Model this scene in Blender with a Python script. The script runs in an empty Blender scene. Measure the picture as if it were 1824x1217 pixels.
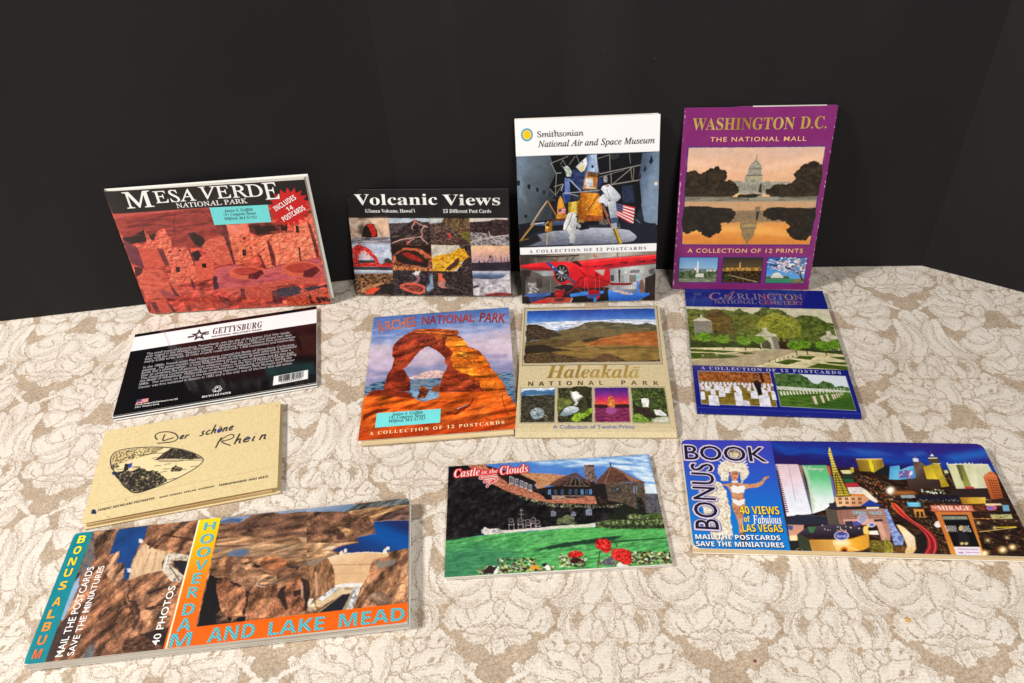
import bpy, math
import numpy as np
from mathutils import Matrix, Vector

# ---------------------------------------------------------------- camera, world, lamps, exposure
S = 0.0007                      # one layout unit = 0.7 mm
scene = bpy.context.scene
col = scene.collection
FOC, PITCH, ROLL, CAMH = 1420.436, 0.7093407, -0.0729834, 600.0
cam_d = bpy.data.cameras.new('camera')
cam_d.sensor_width = 36.0
cam_d.lens = FOC / 1824.0 * 36.0
cam_d.clip_start = 0.01
cam_d.clip_end = 50.0
cam = bpy.data.objects.new('camera', cam_d)
col.objects.link(cam)
_sp, _cp = math.sin(PITCH), math.cos(PITCH)
_sr, _cr = math.sin(ROLL), math.cos(ROLL)
_r0, _u0, _f0 = Vector((1, 0, 0)), Vector((0, _sp, _cp)), Vector((0, _cp, -_sp))
_right, _up = _cr * _r0 + _sr * _u0, -_sr * _r0 + _cr * _u0
cam.matrix_world = Matrix(((_right.x, _up.x, -_f0.x, 0), (_right.y, _up.y, -_f0.y, 0),
                           (_right.z, _up.z, -_f0.z, CAMH * S), (0, 0, 0, 1)))
scene.camera = cam

world = bpy.data.worlds.new('World')
scene.world = world
world.use_nodes = True
world.node_tree.nodes['Background'].inputs['Color'].default_value = (1.0, 0.96, 0.92, 1)
world.node_tree.nodes['Background'].inputs['Strength'].default_value = 0.10

def area_lamp(name, loc, target, size, watts, colour):
    d = bpy.data.lights.new(name, 'AREA')
    d.shape = 'DISK'
    d.size = size * S
    d.energy = watts
    d.color = colour
    o = bpy.data.objects.new(name, d)
    col.objects.link(o)
    o.location = Vector(loc) * S
    o.rotation_euler = (Vector(target) * S - o.location).to_track_quat('-Z', 'Y').to_euler()
    return o

area_lamp('key_lamp', (-1650, 330, 1480), (0, 560, 0), 330, 25.0, (1.0, 0.965, 0.92))
area_lamp('front_lamp', (460, -620, 1180), (40, 560, 40), 560, 9.8, (1.0, 0.96, 0.91))
scene.view_settings.view_transform = 'Standard'
scene.view_settings.look = 'None'
scene.view_settings.exposure = 0.0
scene.view_settings.gamma = 1.0

# ---------------------------------------------------------------- numpy print shop: noise, polygons, pictures
_tab = np.random.RandomState(11).rand(256, 256).astype(np.float32)

def nz(X, Y, seed=0):
    x0 = np.floor(X).astype(np.int64); y0 = np.floor(Y).astype(np.int64)
    tx = (X - x0).astype(np.float32); ty = (Y - y0).astype(np.float32)
    tx = tx * tx * (3 - 2 * tx); ty = ty * ty * (3 - 2 * ty)
    ox, oy = (seed * 37) % 256, (seed * 91) % 256
    xa, xb = (x0 + ox) & 255, (x0 + ox + 1) & 255
    ya, yb = (y0 + oy) & 255, (y0 + oy + 1) & 255
    return (_tab[ya, xa] * (1 - tx) + _tab[ya, xb] * tx) * (1 - ty) + (_tab[yb, xa] * (1 - tx) + _tab[yb, xb] * tx) * ty

def fbm(X, Y, octaves=4, seed=0, gain=0.62):
    a, s, t = 1.0, 0.0, 0.0
    for k in range(octaves):
        s = s + a * nz(X * 2 ** k, Y * 2 ** k, seed + 5 * k + 1)
        t += a
        a *= gain
    return s / t

def stops_at(t, stops):
    st = np.array(stops, np.float32)
    xs = np.linspace(0, 1, len(st))
    return np.stack([np.interp(t, xs, st[:, i]) for i in range(3)], -1)

def T(stops, sx=20, sy=None, ang=0.0, octv=4, seed=1, con=1.8, bias=0.0):
    """noise texture: colours spread over fractal noise of cell size sx, sy (canvas px)"""
    sy = sx if sy is None else sy
    ca, sa = math.cos(ang), math.sin(ang)
    def f(X, Y, c):
        k = c.res
        n = fbm((X * ca + Y * sa) / (sx * k), (-X * sa + Y * ca) / (sy * k), octv, seed)
        return stops_at(np.clip((n - 0.5) * con * .85 + 0.5 + bias, 0, 1), stops)
    return f

def R(stops, sx=20, sy=None, ang=0.0, octv=5, seed=1, con=1.3, rel=3.2, crack=.4, bias=0.0):
    """rough natural ground: quiet colour drift, side-lit relief and thin dark fissures"""
    sy = sx if sy is None else sy
    ca, sa = math.cos(ang), math.sin(ang)
    def f(X, Y, c):
        k = c.res
        U, V = (X * ca + Y * sa) / (sx * k), (-X * sa + Y * ca) / (sy * k)
        n = fbm(U, V, octv, seed)
        n2 = fbm(U + .16, V + .22, octv, seed)
        big = fbm(U * .35, V * .35, 2, seed + 9)
        out = stops_at(np.clip((.55 * n + .45 * big - .5) * con * 1.7 + .5 + bias, 0, 1), stops)
        l1, l2 = fbm(U * .45, V * .45, 2, seed + 17), fbm(U * .45 + .2, V * .45 + .28, 2, seed + 17)
        sh = np.clip(1 + rel * .42 * (n - n2) + rel * .75 * (l1 - l2), .4, 1.5)
        if crack:
            w = np.abs(fbm(U * .8 + 9, V * .8, 4, seed + 4) - .5)
            sh = sh * (1 - crack * np.clip(1 - w / .02, 0, 1))
        return np.clip(out * sh[..., None], 0, 250)
    return f

def G(p0, p1, stops, namp=0.0, ns=40, seed=3):
    """gradient between two traced points"""
    def f(X, Y, c):
        a, b = c.P([p0, p1])
        d = b - a
        t = ((X - a[0]) * d[0] + (Y - a[1]) * d[1]) / (d @ d)
        if namp:
            t = t + (fbm(X / (ns * c.res * 2.5), Y / (ns * c.res * .7), 4, seed) - .5) * namp
        return stops_at(np.clip(t, 0, 1), stops)
    return f

def mixf(fa, fb, k=0.5):
    def f(X, Y, c):
        a = fa(X, Y, c) if callable(fa) else np.array(fa, np.float32)
        b = fb(X, Y, c) if callable(fb) else np.array(fb, np.float32)
        return a * (1 - k) + b * k
    return f

def homography(src, dst):
    A = []
    for (x, y), (u, v) in zip(src, dst):
        A.append([x, y, 1, 0, 0, 0, -u * x, -u * y, -u])
        A.append([0, 0, 0, x, y, 1, -v * x, -v * y, -v])
    return np.linalg.svd(np.array(A, float))[2][-1].reshape(3, 3)

def happly(M, p):
    p = np.asarray(p, float).reshape(-1, 2)
    q = np.c_[p, np.ones(len(p))] @ M.T
    return q[:, :2] / q[:, 2:]

def roughen(p, amp, seed, closed=True, levels=3):
    rs = np.random.RandomState(seed)
    for _ in range(levels):
        q = np.roll(p, -1, 0) if closed else p[1:]
        b = p if closed else p[:-1]
        d = q - b
        L = np.hypot(d[:, 0], d[:, 1])[:, None]
        nrm = np.c_[-d[:, 1], d[:, 0]] / (L + 1e-6)
        m = (b + q) / 2 + nrm * np.minimum(amp, L * .3) * rs.uniform(-1, 1, (len(b), 1))
        o = np.empty((len(b) * 2, 2)); o[0::2] = b; o[1::2] = m
        p = o if closed else np.vstack([o, p[-1:]])
        amp *= .62
    return p

def smooth(p, n=2, closed=True):
    p = np.asarray(p, float)
    for _ in range(n):
        if closed:
            q = np.roll(p, -1, 0)
            o = np.empty((len(p) * 2, 2)); o[0::2] = p * .75 + q * .25; o[1::2] = p * .25 + q * .75
        else:
            a, b = p[:-1], p[1:]
            o = np.empty((len(a) * 2, 2)); o[0::2] = a * .75 + b * .25; o[1::2] = a * .25 + b * .75
            o = np.vstack([p[:1], o, p[-1:]])
        p = o
    return p

class Art:
    """a printed sheet; outlines are given in the coordinates of a tracing frame laid over the sheet"""
    def __init__(self, w, h, quad, res=4.0, base=(255, 255, 255)):
        self.W, self.H, self.res = int(w * res), int(h * res), res / 4.0
        self.im = np.zeros((self.H, self.W, 3), np.float32)
        self.im[:] = base
        self.q = quad
        self.hom = homography(quad, [(0, 0), (self.W, 0), (self.W, self.H), (0, self.H)])
        self.cellM = None
        self.o, self.s = (0, 0), 1.0
    def frame(self, x, y, s):
        self.o, self.s, self.cellM = (x, y), s, None
        return self
    def cell(self, quad, n=100):
        self.cellM = None
        p = self.P(quad)
        self.cellM = homography([(0, 0), (n, 0), (n, n), (0, n)], p)
        return self
    def P(self, pts):
        p = np.asarray(pts, float).reshape(-1, 2)
        if self.cellM is not None:
            return happly(self.cellM, p)
        return happly(self.hom, p / self.s + np.array(self.o))
    def uv(self, pts):
        return self.P(pts) / np.array([self.W, self.H])
    def cover(self, P):
        """anti-aliased even-odd coverage of a canvas polygon -> (x0, y0, mask)"""
        x0, y0 = np.floor(P.min(0)).astype(int); x1, y1 = np.ceil(P.max(0)).astype(int) + 1
        x0, y0, x1, y1 = max(x0, 0), max(y0, 0), min(x1, self.W), min(y1, self.H)
        if x1 <= x0 or y1 <= y0:
            return None
        SS = 4
        w, h = x1 - x0, y1 - y0
        ys = y0 + (np.arange(h * SS) + .5) / SS
        a, b = P, np.roll(P, -1, 0)
        dy = b[:, 1] - a[:, 1]
        k = np.abs(dy) > 1e-9
        a, b, dy = a[k], b[k], dy[k]
        lo, hi = np.minimum(a[:, 1], b[:, 1]), np.maximum(a[:, 1], b[:, 1])
        acc = np.zeros((h * SS, w + 2))
        if len(a):
            for r0 in range(0, h * SS, 256):
                yy = ys[r0:r0 + 256, None]
                inside = (yy >= lo) & (yy < hi)
                xx = np.where(inside, a[:, 0] + (yy - a[:, 1]) / dy * (b[:, 0] - a[:, 0]), np.inf)
                xx.sort(1)
                n = inside.sum(1).max() if inside.size else 0
                rows = np.arange(xx.shape[0]) + r0
                for j in range(int(n)):
                    x = xx[:, j]
                    ok = np.isfinite(x)
                    xc = np.clip(x[ok] - x0, 0, w)
                    xi = np.floor(xc).astype(int); fr = xc - xi
                    sg = 1.0 if j % 2 == 0 else -1.0
                    acc[rows[ok], xi] += sg * (1 - fr)
                    acc[rows[ok], xi + 1] += sg * fr
        m = np.cumsum(acc, 1)[:, :w].reshape(h, SS, w).mean(1)
        return x0, y0, np.clip(m, 0, 1).astype(np.float32)
    def paint(self, x0, y0, m, c, alpha=1.0):
        h, w = m.shape
        if callable(c):
            Y, X = np.mgrid[y0:y0 + h, x0:x0 + w].astype(np.float32)
            c = c(X, Y, self)
        else:
            c = np.array(c, np.float32)
        v = self.im[y0:y0 + h, x0:x0 + w]
        v += (c - v) * (m * alpha)[..., None]
    def all(self, c, alpha=1.0):
        self.paint(0, 0, np.ones((self.H, self.W), np.float32), c, alpha)
    def fill(self, pts, c, rough=0, soft=0, alpha=1.0, sm=0, seed=None, brk=None):
        """soft: blur of the edge (canvas px); brk=(size, amount): noise gaps in the shape"""
        P = self.P(pts)
        if sm:
            P = smooth(P, sm)
        if rough:
            P = roughen(P, rough * self.res, seed if seed is not None else int(abs(P.sum())) % 9999)
        r = self.cover(P)
        if r is None:
            return
        x0, y0, m = r
        if soft:
            k = max(1, int(soft * self.res))
            pad = min(2 * k, 400)
            X0, Y0 = max(0, x0 - pad), max(0, y0 - pad)
            X1, Y1 = min(self.W, x0 + m.shape[1] + pad), min(self.H, y0 + m.shape[0] + pad)
            M = np.zeros((Y1 - Y0, X1 - X0), np.float32)
            M[y0 - Y0:y0 - Y0 + m.shape[0], x0 - X0:x0 - X0 + m.shape[1]] = m
            for _ in range(2):
                for ax in (0, 1):
                    C = np.cumsum(np.pad(M, [(k + 1, k) if i == ax else (0, 0) for i in (0, 1)], mode='edge'), ax)
                    n = M.shape[ax]
                    M = (np.take(C, np.arange(n) + 2 * k + 1, ax) - np.take(C, np.arange(n), ax)) / (2 * k + 1)
            x0, y0, m = X0, Y0, M
        if brk:
            Y, X = np.mgrid[y0:y0 + m.shape[0], x0:x0 + m.shape[1]].astype(np.float32)
            n = fbm(X / (brk[0] * self.res), Y / (brk[0] * self.res), 3, (seed or 7))
            m = m * np.clip((n - brk[1]) * 9 + .5, 0, 1)
        self.paint(x0, y0, m, c, alpha)
    def line(self, pts, width, c, rough=0, alpha=1.0, sm=0, taper=False):
        """width in tracing units"""
        P = self.P(pts)
        p0 = np.asarray(pts, float).reshape(-1, 2)
        w = width * math.sqrt(abs(np.linalg.det(np.stack([self.P([p0[0] + (1, 0)])[0] - P[0], self.P([p0[0] + (0, 1)])[0] - P[0]]))))
        if sm:
            P = smooth(P, sm, False)
        if rough:
            P = roughen(P, rough * self.res, int(abs(P.sum())) % 9999, False)
        d = np.gradient(P, axis=0)
        n = np.c_[-d[:, 1], d[:, 0]] / (np.hypot(d[:, 0], d[:, 1])[:, None] + 1e-6)
        hw = np.full((len(P), 1), max(w, .6) / 2)
        if taper:
            hw = hw * np.linspace(1, .25, len(P))[:, None]
        for i in range(len(P) - 1):
            q = np.array([P[i] + n[i] * hw[i], P[i + 1] + n[i + 1] * hw[i + 1], P[i + 1] - n[i + 1] * hw[i + 1], P[i] - n[i] * hw[i]])
            r = self.cover(q)
            if r is not None:
                self.paint(*r, c, alpha)
    def ell(self, cx, cy, rx, ry, c, ang=0.0, **k):
        t = np.linspace(0, 2 * np.pi, 40, endpoint=False)
        x, y = np.cos(t) * rx, np.sin(t) * ry
        self.fill(np.c_[cx + x * math.cos(ang) - y * math.sin(ang), cy + x * math.sin(ang) + y * math.cos(ang)], c, **k)
    def dots(self, box, n, r, cols, seed=1, asp=1.0, alpha=1.0):
        """small blots of mixed colours scattered over the traced box (x0, y0, x1, y1) or polygon bounding box"""
        rs = np.random.RandomState(seed)
        x0, y0, x1, y1 = box
        for _ in range(n):
            x, y = rs.uniform(x0, x1), rs.uniform(y0, y1)
            rr = r * rs.uniform(.5, 1.3)
            t = np.linspace(0, 2 * np.pi, 7, endpoint=False) + rs.rand()
            k = rr * rs.uniform(.6, 1.2, 7)
            self.fill(np.c_[x + k * np.cos(t), y + k * np.sin(t) * asp], cols[rs.randint(len(cols))], alpha=alpha)
    def strokes(self, pts, n, L, w, ang, cols, seed=1, alpha=.55, jit=.35, bend=.3):
        """many small tapered dabs inside a traced polygon (grass blades, rock seams, reflections)"""
        rs = np.random.RandomState(seed)
        p = np.asarray(pts, float)
        lo, hi = p.min(0), p.max(0)
        q = np.roll(p, -1, 0)
        k = 0
        for _ in range(n * 6):
            x = lo + rs.rand(2) * (hi - lo)
            cr = (p[:, 1] > x[1]) != (q[:, 1] > x[1])
            xs = p[:, 0] + (x[1] - p[:, 1]) / (q[:, 1] - p[:, 1] + 1e-9) * (q[:, 0] - p[:, 0])
            if (cr & (x[0] < xs)).sum() % 2 == 0:
                continue
            t = ang + rs.normal(0, jit); l = L * rs.uniform(.4, 1.4); ww = w * rs.uniform(.5, 1.4)
            d = np.array([math.cos(t), math.sin(t)]); m = np.array([-d[1], d[0]])
            b = m * l * bend * rs.uniform(-1, 1)
            self.fill([x - d * l / 2, x + b + m * ww / 2, x + d * l / 2, x + b - m * ww / 2], cols[rs.randint(len(cols))], alpha=alpha * rs.uniform(.5, 1))
            k += 1
            if k >= n:
                break
    def soften(self, r=1):
        """ink spread of the print: a small blur of the whole sheet"""
        for ax in (0, 1):
            a = self.im
            self.im = (a * 2 + np.roll(a, r, ax) + np.roll(a, -r, ax)) / 4
    def words(self, body, style, p0, p1, ptop, c, halo=None, alpha=1.0, space=1.0):
        """lettering printed into the sheet"""
        V, F = text_shape(body, style, space)
        A = self.P([p0, p1, ptop])
        d = A[1] - A[0]
        L = np.hypot(*d); ex = d / L; ey = np.array([-ex[1], ex[0]])
        hgt = (A[2] - A[0]) @ ey
        Q = A[0] + V[:, :1] * L * ex + V[:, 1:] * hgt * ey
        x0, y0 = np.floor(Q.min(0)).astype(int) - 14; x1, y1 = np.ceil(Q.max(0)).astype(int) + 14
        x0, y0, x1, y1 = max(x0, 0), max(y0, 0), min(x1, self.W), min(y1, self.H)
        M = np.zeros((y1 - y0, x1 - x0), np.float32)
        for f in F:
            r = self.cover(Q[list(f)])
            if r is None:
                continue
            a, b, m = r
            a -= x0; b -= y0
            v = M[max(b, 0):b + m.shape[0], max(a, 0):a + m.shape[1]]
            v += m[:v.shape[0], :v.shape[1]]
        M = np.clip(M, 0, 1)
        if halo:
            hr, hc = halo
            Hm = M.copy()
            rr = hr * self.res
            for t in np.linspace(0, 2 * np.pi, 16, endpoint=False):
                Hm = np.maximum(Hm, np.roll(np.roll(M, int(round(rr * math.sin(t))), 0), int(round(rr * math.cos(t))), 1))
            self.paint(x0, y0, Hm, hc, alpha)
        if c is not None:
            self.paint(x0, y0, M, c, alpha)
    def warp(self, pts, amp, cell, seed=3):
        """loosen the drawn outlines inside a traced area so that nothing in the picture is ruler-straight"""
        r = self.cover(self.P(pts))
        x0, y0, m = r
        h, w = m.shape
        Y, X = np.mgrid[y0:y0 + h, x0:x0 + w].astype(np.float32)
        k = cell * self.res
        dx = (fbm(X / k, Y / k, 4, seed) - .5) * 3.2 * amp * self.res; dy = (fbm(X / k, Y / k, 4, seed + 7) - .5) * 3.2 * amp * self.res
        xi = np.clip(X + dx, x0, x0 + w - 1).astype(int); yi = np.clip(Y + dy, y0, y0 + h - 1).astype(int)
        src = self.im[yi, xi]
        self.paint(x0, y0, m, lambda X, Y, c: src)
    def tone(self, pts, amp=.2, cell=26, grain=.1, seed=5):
        """uneven density and grain of a printed photograph"""
        x0, y0, m = self.cover(self.P(pts))
        h, w = m.shape
        Y, X = np.mgrid[y0:y0 + h, x0:x0 + w].astype(np.float32)
        k = self.res
        g = 1 + (fbm(X / (cell * k), Y / (cell * k), 4, seed) - .5) * amp * 2 + (fbm(X / (2.4 * k), Y / (2.4 * k), 2, seed + 3) - .5) * grain * 2
        src = np.clip(self.im[y0:y0 + h, x0:x0 + w] * g[..., None], 0, 252)
        self.paint(x0, y0, m, lambda X, Y, c: src)
    def image(self, name):
        self.soften(1)
        a = np.ones((self.H, self.W, 4), np.float32)
        a[..., :3] = np.clip(self.im[::-1] / 255.0, 0, 1)
        img = bpy.data.images.new(name, self.W, self.H)
        img.pixels.foreach_set(a.ravel())
        img.update()
        img.pack()
        return img

# ---------------------------------------------------------------- lettering outlines from the built-in font
_STY = {'sans': None, 'sansm': None, 'sansb': (0x1d5d4, 0x1d5ee, 0x1d7ec), 'sansbi': (0x1d63c, 0x1d656, None), 'serifb': (0x1d400, 0x1d41a, 0x1d7ce),
        'serifi': (0x1d434, 0x1d44e, None), 'serif': (0x1d434, 0x1d44e, None), 'serifbi': (0x1d468, 0x1d482, None),
        'script': (0x1d4d0, 0x1d4ea, None), 'mono': (0x1d670, 0x1d68a, 0x1d7f6), 'monoi': (0x1d670, 0x1d68a, 0x1d7f6), 'sansi': None}
_tcache = {}

def text_shape(body, style, space=1.0):
    """-> vertices with x in 0..1 along the line and y = 1 at the highest point, faces"""
    key = (body, style, space)
    if key in _tcache:
        return _tcache[key]
    st = _STY[style]
    s = ''
    for ch in body:
        if st and 'A' <= ch <= 'Z':
            s += chr(st[0] + ord(ch) - 65)
        elif st and 'a' <= ch <= 'z':
            s += '\u210e' if (style in ('serifi', 'serif') and ch == 'h') else chr(st[1] + ord(ch) - 97)
        elif st and st[2] and ch.isdigit():
            s += chr(st[2] + ord(ch) - 48)
        else:
            s += ch
    cu = bpy.data.curves.new('lettering', 'FONT')
    cu.body = s
    cu.size = 1.0
    cu.resolution_u = 3
    cu.space_character = space
    if style == 'serif':
        cu.shear = -0.27
    if style in ('monoi', 'sansi'):
        cu.shear = 0.2
    if style in ('sans', 'sansm'):
        cu.offset = 0.006 if style == 'sans' else 0.016
    if style in ('serif', 'serifi'):
        cu.offset = 0.009
    o = bpy.data.objects.new('lettering', cu)
    col.objects.link(o)
    bpy.context.view_layer.update()
    me = o.evaluated_get(bpy.context.evaluated_depsgraph_get()).to_mesh()
    V = np.array([v.co[:2] for v in me.vertices], float).reshape(-1, 2)
    F = [tuple(p.vertices) for p in me.polygons]
    o.evaluated_get(bpy.context.evaluated_depsgraph_get()).to_mesh_clear()
    bpy.data.objects.remove(o)
    bpy.data.curves.remove(cu)
    V[:, 0] -= V[:, 0].min()
    V[:, 0] /= V[:, 0].max()
    V[:, 1] /= V[:, 1].max()
    _tcache[key] = (V, F)
    return V, F
# ---------------------------------------------------------------- the printed covers
WHITE = (240, 239, 236)
QUAD = {
    'mesa': [(185.2, 342.5), (545.9, 317.3), (587.5, 542.8), (267.2, 557.4)],
    'volc': [(614.7, 337.6), (906.5, 337), (909.9, 527), (636.3, 525)],
    'smith': [(915.6, 212.8), (1176.6, 203.4), (1166.3, 535.3), (931.2, 541.5)],
    'wash': [(1220.8, 192.2), (1492.8, 188.3), (1440.2, 516), (1197.7, 515.4)],
    'gett': [(240.3, 595.6), (563.4, 545.7), (564, 682), (201.2, 740.7)],
    'arch': [(667.7, 564.4), (907, 547.8), (921.4, 760.8), (636.6, 788.5)],
    'hale': [(933.1, 548.8), (1173, 545), (1206.6, 775.7), (916, 775.2)],
    'arli': [(1220.3, 516), (1465.6, 517.7), (1535.5, 741.5), (1241.7, 734)],
    'rhein': [(188.2, 768.4), (497.3, 713.3), (496.7, 871), (144.5, 930.9)],
    'castle': [(799.6, 829.6), (1154.9, 811.8), (1198.8, 1003.6), (791, 1030)],
    'vegas': [(1212.7, 782.7), (1749, 790.5), (1872, 988), (1235.9, 976)],
    'hoover': [(133, 949.2), (730.5, 888.3), (724.9, 1106.9), (40.5, 1186)],
}

def art_mesa(w, h):
    c = Art(w, h, QUAD['mesa'], 3.4).frame(160, 280, 3.965)
    stone = R([(150, 50, 44), (192, 70, 58), (216, 96, 76)], 26, 14, seed=2, rel=2)
    lit = R([(196, 76, 60), (220, 100, 78), (234, 124, 98)], 9, 6, seed=4, rel=1.4, crack=.12)
    shade = T([(64, 22, 28), (104, 40, 44), (140, 56, 54)], 14, 8, octv=4, seed=6)
    c.all(stone)
    c.fill([(100, 248), (1530, 148), (1560, 315), (165, 410)], (23, 20, 22))
    c.fill([(165, 408), (850, 355), (855, 385), (180, 445)], T([(160, 60, 56), (206, 92, 84)], 60, 5, ang=-.06, seed=3))
    c.fill([(172, 445), (400, 410), (700, 372), (850, 362), (880, 480), (935, 485), (925, 560), (820, 590), (760, 640), (600, 650), (560, 560), (400, 600), (270, 610), (215, 540)],
           T([(104, 34, 34), (146, 52, 48), (178, 70, 60)], 60, 14, ang=-.1, octv=5, seed=8), rough=4)
    for p in ([(260, 470), (480, 430), (640, 400), (850, 380)], [(270, 500), (430, 480), (600, 500), (840, 470)], [(600, 390), (590, 470), (600, 560)], [(780, 390), (830, 420), (870, 480)]):
        c.line(p, 5, (70, 24, 28), rough=3, alpha=.8)
    c.fill([(880, 480), (960, 480), (1000, 640), (960, 660), (925, 560)], shade)
    c.fill([(1115, 475), (1340, 460), (1340, 560), (1190, 560), (1130, 540)], T([(40, 14, 18), (90, 34, 34), (160, 66, 56)], 40, 10, ang=.15, seed=9, con=2.4))
    c.fill([(1540, 400), (1590, 395), (1640, 700), (1600, 720), (1570, 560)], lit)
    # dark hollows
    for p in ([(235, 575), (320, 560), (385, 515), (408, 600), (300, 622), (250, 610)], [(690, 545), (740, 535), (800, 575), (815, 610), (770, 640), (730, 610)],
              [(1150, 500), (1300, 485), (1330, 520), (1180, 555)], [(1345, 478), (1395, 470), (1392, 530), (1352, 526)], [(700, 690), (760, 660), (785, 700), (760, 740), (720, 735)]):
        c.fill(p, (40, 18, 22), rough=4, soft=1)
    c.fill([(385, 515), (400, 540), (425, 560), (445, 600), (465, 545), (500, 515), (528, 505), (570, 600), (585, 660), (470, 640), (405, 612)], lit, rough=2)
    c.fill([(415, 555), (470, 540), (455, 590), (435, 590)], (50, 20, 24))
    c.fill([(240, 590), (340, 640), (395, 790), (300, 760), (270, 690)], T([(86, 36, 52), (120, 52, 62)], 30, seed=5))
    c.fill([(340, 640), (470, 632), (535, 770), (390, 785)], T([(180, 68, 56), (214, 92, 70)], 14, 7, seed=7))
    c.fill([(468, 632), (525, 660), (560, 765), (533, 772)], shade)
    c.fill([(300, 622), (480, 625), (520, 650), (350, 648)], lit, rough=2)
    c.fill([(330, 830), (370, 800), (480, 780), (520, 800), (620, 900), (640, 980), (400, 1000), (370, 920)], T([(150, 52, 46), (204, 84, 66), (226, 110, 86)], 22, 9, seed=12), rough=3)
    c.fill([(318, 775), (380, 790), (360, 830), (335, 850)], (66, 26, 32), rough=4)
    c.fill([(520, 660), (600, 640), (680, 628), (715, 720), (745, 790), (770, 880), (640, 900), (560, 890), (575, 800)], lit)
    c.fill([(680, 628), (735, 720), (760, 760), (745, 790), (715, 720)], shade)
    c.fill([(735, 740), (790, 730), (830, 660), (850, 680), (870, 790), (870, 860), (760, 880), (745, 800)], T([(196, 76, 60), (230, 108, 84)], 10, 6, seed=14))
    c.fill([(820, 590), (940, 560), (965, 640), (1015, 750), (900, 770), (850, 720), (790, 640)], T([(186, 72, 58), (232, 116, 92)], 12, 6, seed=15, con=2.4), rough=3)
    c.fill([(960, 480), (1110, 475), (1130, 545), (1165, 570), (1240, 552), (1300, 545), (1330, 640), (1310, 780), (1245, 800), (1185, 685), (1110, 750), (1022, 765), (990, 640)], R([(200, 82, 62), (226, 110, 82), (238, 136, 104)], 9, 6, seed=17, rel=1.3, crack=.1))
    c.fill([(962, 482), (1108, 476), (1120, 545), (985, 548)], T([(226, 112, 92), (240, 140, 116)], 20, seed=3))
    c.fill([(940, 560), (985, 600), (1022, 765), (1005, 750)], shade)
    c.fill([(1300, 545), (1345, 540), (1440, 535), (1445, 490), (1540, 455), (1575, 600), (1605, 715), (1480, 742), (1310, 770)], R([(206, 90, 68), (232, 120, 92), (242, 148, 116)], 9, 6, seed=19, rel=1.3, crack=.1))
    c.fill([(1545, 480), (1560, 470), (1600, 600), (1620, 710), (1600, 715)], shade)
    c.fill([(1455, 488), (1476, 485), (1480, 538), (1458, 535)], (30, 12, 14))
    c.fill([(1245, 595), (1262, 600), (1300, 700), (1308, 782), (1280, 770)], shade, rough=2)
    c.fill([(1175, 680), (1200, 700), (1245, 802), (1220, 790)], shade, rough=2)
    c.fill([(1470, 640), (1482, 640), (1490, 750), (1478, 750)], (90, 34, 36))
    plaza = T([(150, 60, 72), (192, 86, 92), (214, 108, 104)], 40, 12, octv=4, seed=21)
    c.fill([(880, 790), (1010, 762), (1220, 800), (1310, 780), (1480, 742), (1620, 715), (1672, 900), (1400, 900), (1100, 925), (900, 940), (870, 850)], plaza, rough=3)
    for cx, cy, rx, ry in ((1100, 822, 128, 46), (1488, 800, 140, 58)):
        c.ell(cx, cy, rx, ry, T([(196, 80, 60), (232, 116, 88)], 6, 4, seed=23, con=2.5))
        c.ell(cx + 4, cy - 10, rx * .82, ry * .62, T([(160, 52, 46), (200, 80, 64)], 14, 5, seed=24))
        c.fill([(cx + rx * .1, cy + 12), (cx + rx * .8, cy - 20), (cx + rx * .95, cy + 10), (cx + rx * .55, cy + ry), (cx + rx * .05, cy + ry * .9)], (92, 32, 36), rough=3, soft=1)
    c.fill([(870, 930), (1050, 920), (1350, 870), (1660, 850), (1675, 890), (1400, 905), (1090, 935), (960, 960)], T([(170, 66, 56), (216, 100, 80)], 16, 6, seed=25), rough=3)
    c.fill([(1080, 935), (1240, 925), (1310, 935), (1320, 1010), (1100, 1015)], T([(160, 56, 46), (220, 98, 72)], 10, 20, seed=26))
    c.fill([(1050, 930), (1082, 935), (1090, 1010), (1060, 980)], shade)
    c.fill([(560, 890), (600, 940), (640, 985), (600, 985)], shade, rough=2)
    c.fill([(700, 840), (720, 870), (750, 945), (725, 930)], shade, rough=2)
    c.fill([(860, 850), (890, 845), (905, 920), (870, 940)], (70, 38, 48), rough=5, soft=1)
    c.fill([(480, 930), (580, 960), (600, 1000), (520, 985)], T([(130, 56, 66), (180, 80, 80)], 12, seed=28), rough=5)
    c.fill([(430, 1005), (540, 1000), (600, 1085), (440, 1098)], T([(170, 62, 50), (210, 86, 66)], 10, 8, seed=29))
    c.fill([(535, 1005), (590, 1060), (615, 1088), (585, 1088)], shade)
    c.fill([(430, 1020), (470, 1020), (500, 1092), (470, 1095)], shade, rough=2)
    c.fill([(700, 1000), (900, 975), (960, 1010), (930, 1060), (760, 1075), (720, 1050)], T([(110, 36, 34), (176, 62, 48), (206, 86, 62)], 14, 10, seed=30), rough=4)
    c.fill([(900, 985), (950, 990), (990, 1025), (940, 1040)], shade, rough=3)
    c.fill([(1270, 945), (1310, 940), (1350, 1040), (1290, 1045)], shade, rough=5)
    c.fill([(1390, 985), (1500, 960), (1680, 930), (1700, 1045), (1380, 1050)], T([(110, 32, 26), (190, 70, 46), (222, 104, 70)], 6, 4, seed=31, con=2.6), rough=4)
    bush = T([(22, 20, 26), (52, 40, 52), (88, 62, 70)], 8, 5, seed=33, con=2.2)
    for p in ([(1300, 960), (1340, 930), (1430, 915), (1490, 935), (1480, 965), (1400, 990), (1320, 995)], [(1480, 945), (1560, 920), (1680, 905), (1690, 930), (1560, 945)]):
        c.fill(p, bush, rough=7, seed=5)
    c.dots((1510, 990, 1680, 1040), 14, 12, [(50, 22, 26), (80, 30, 30)], seed=4)
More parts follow.
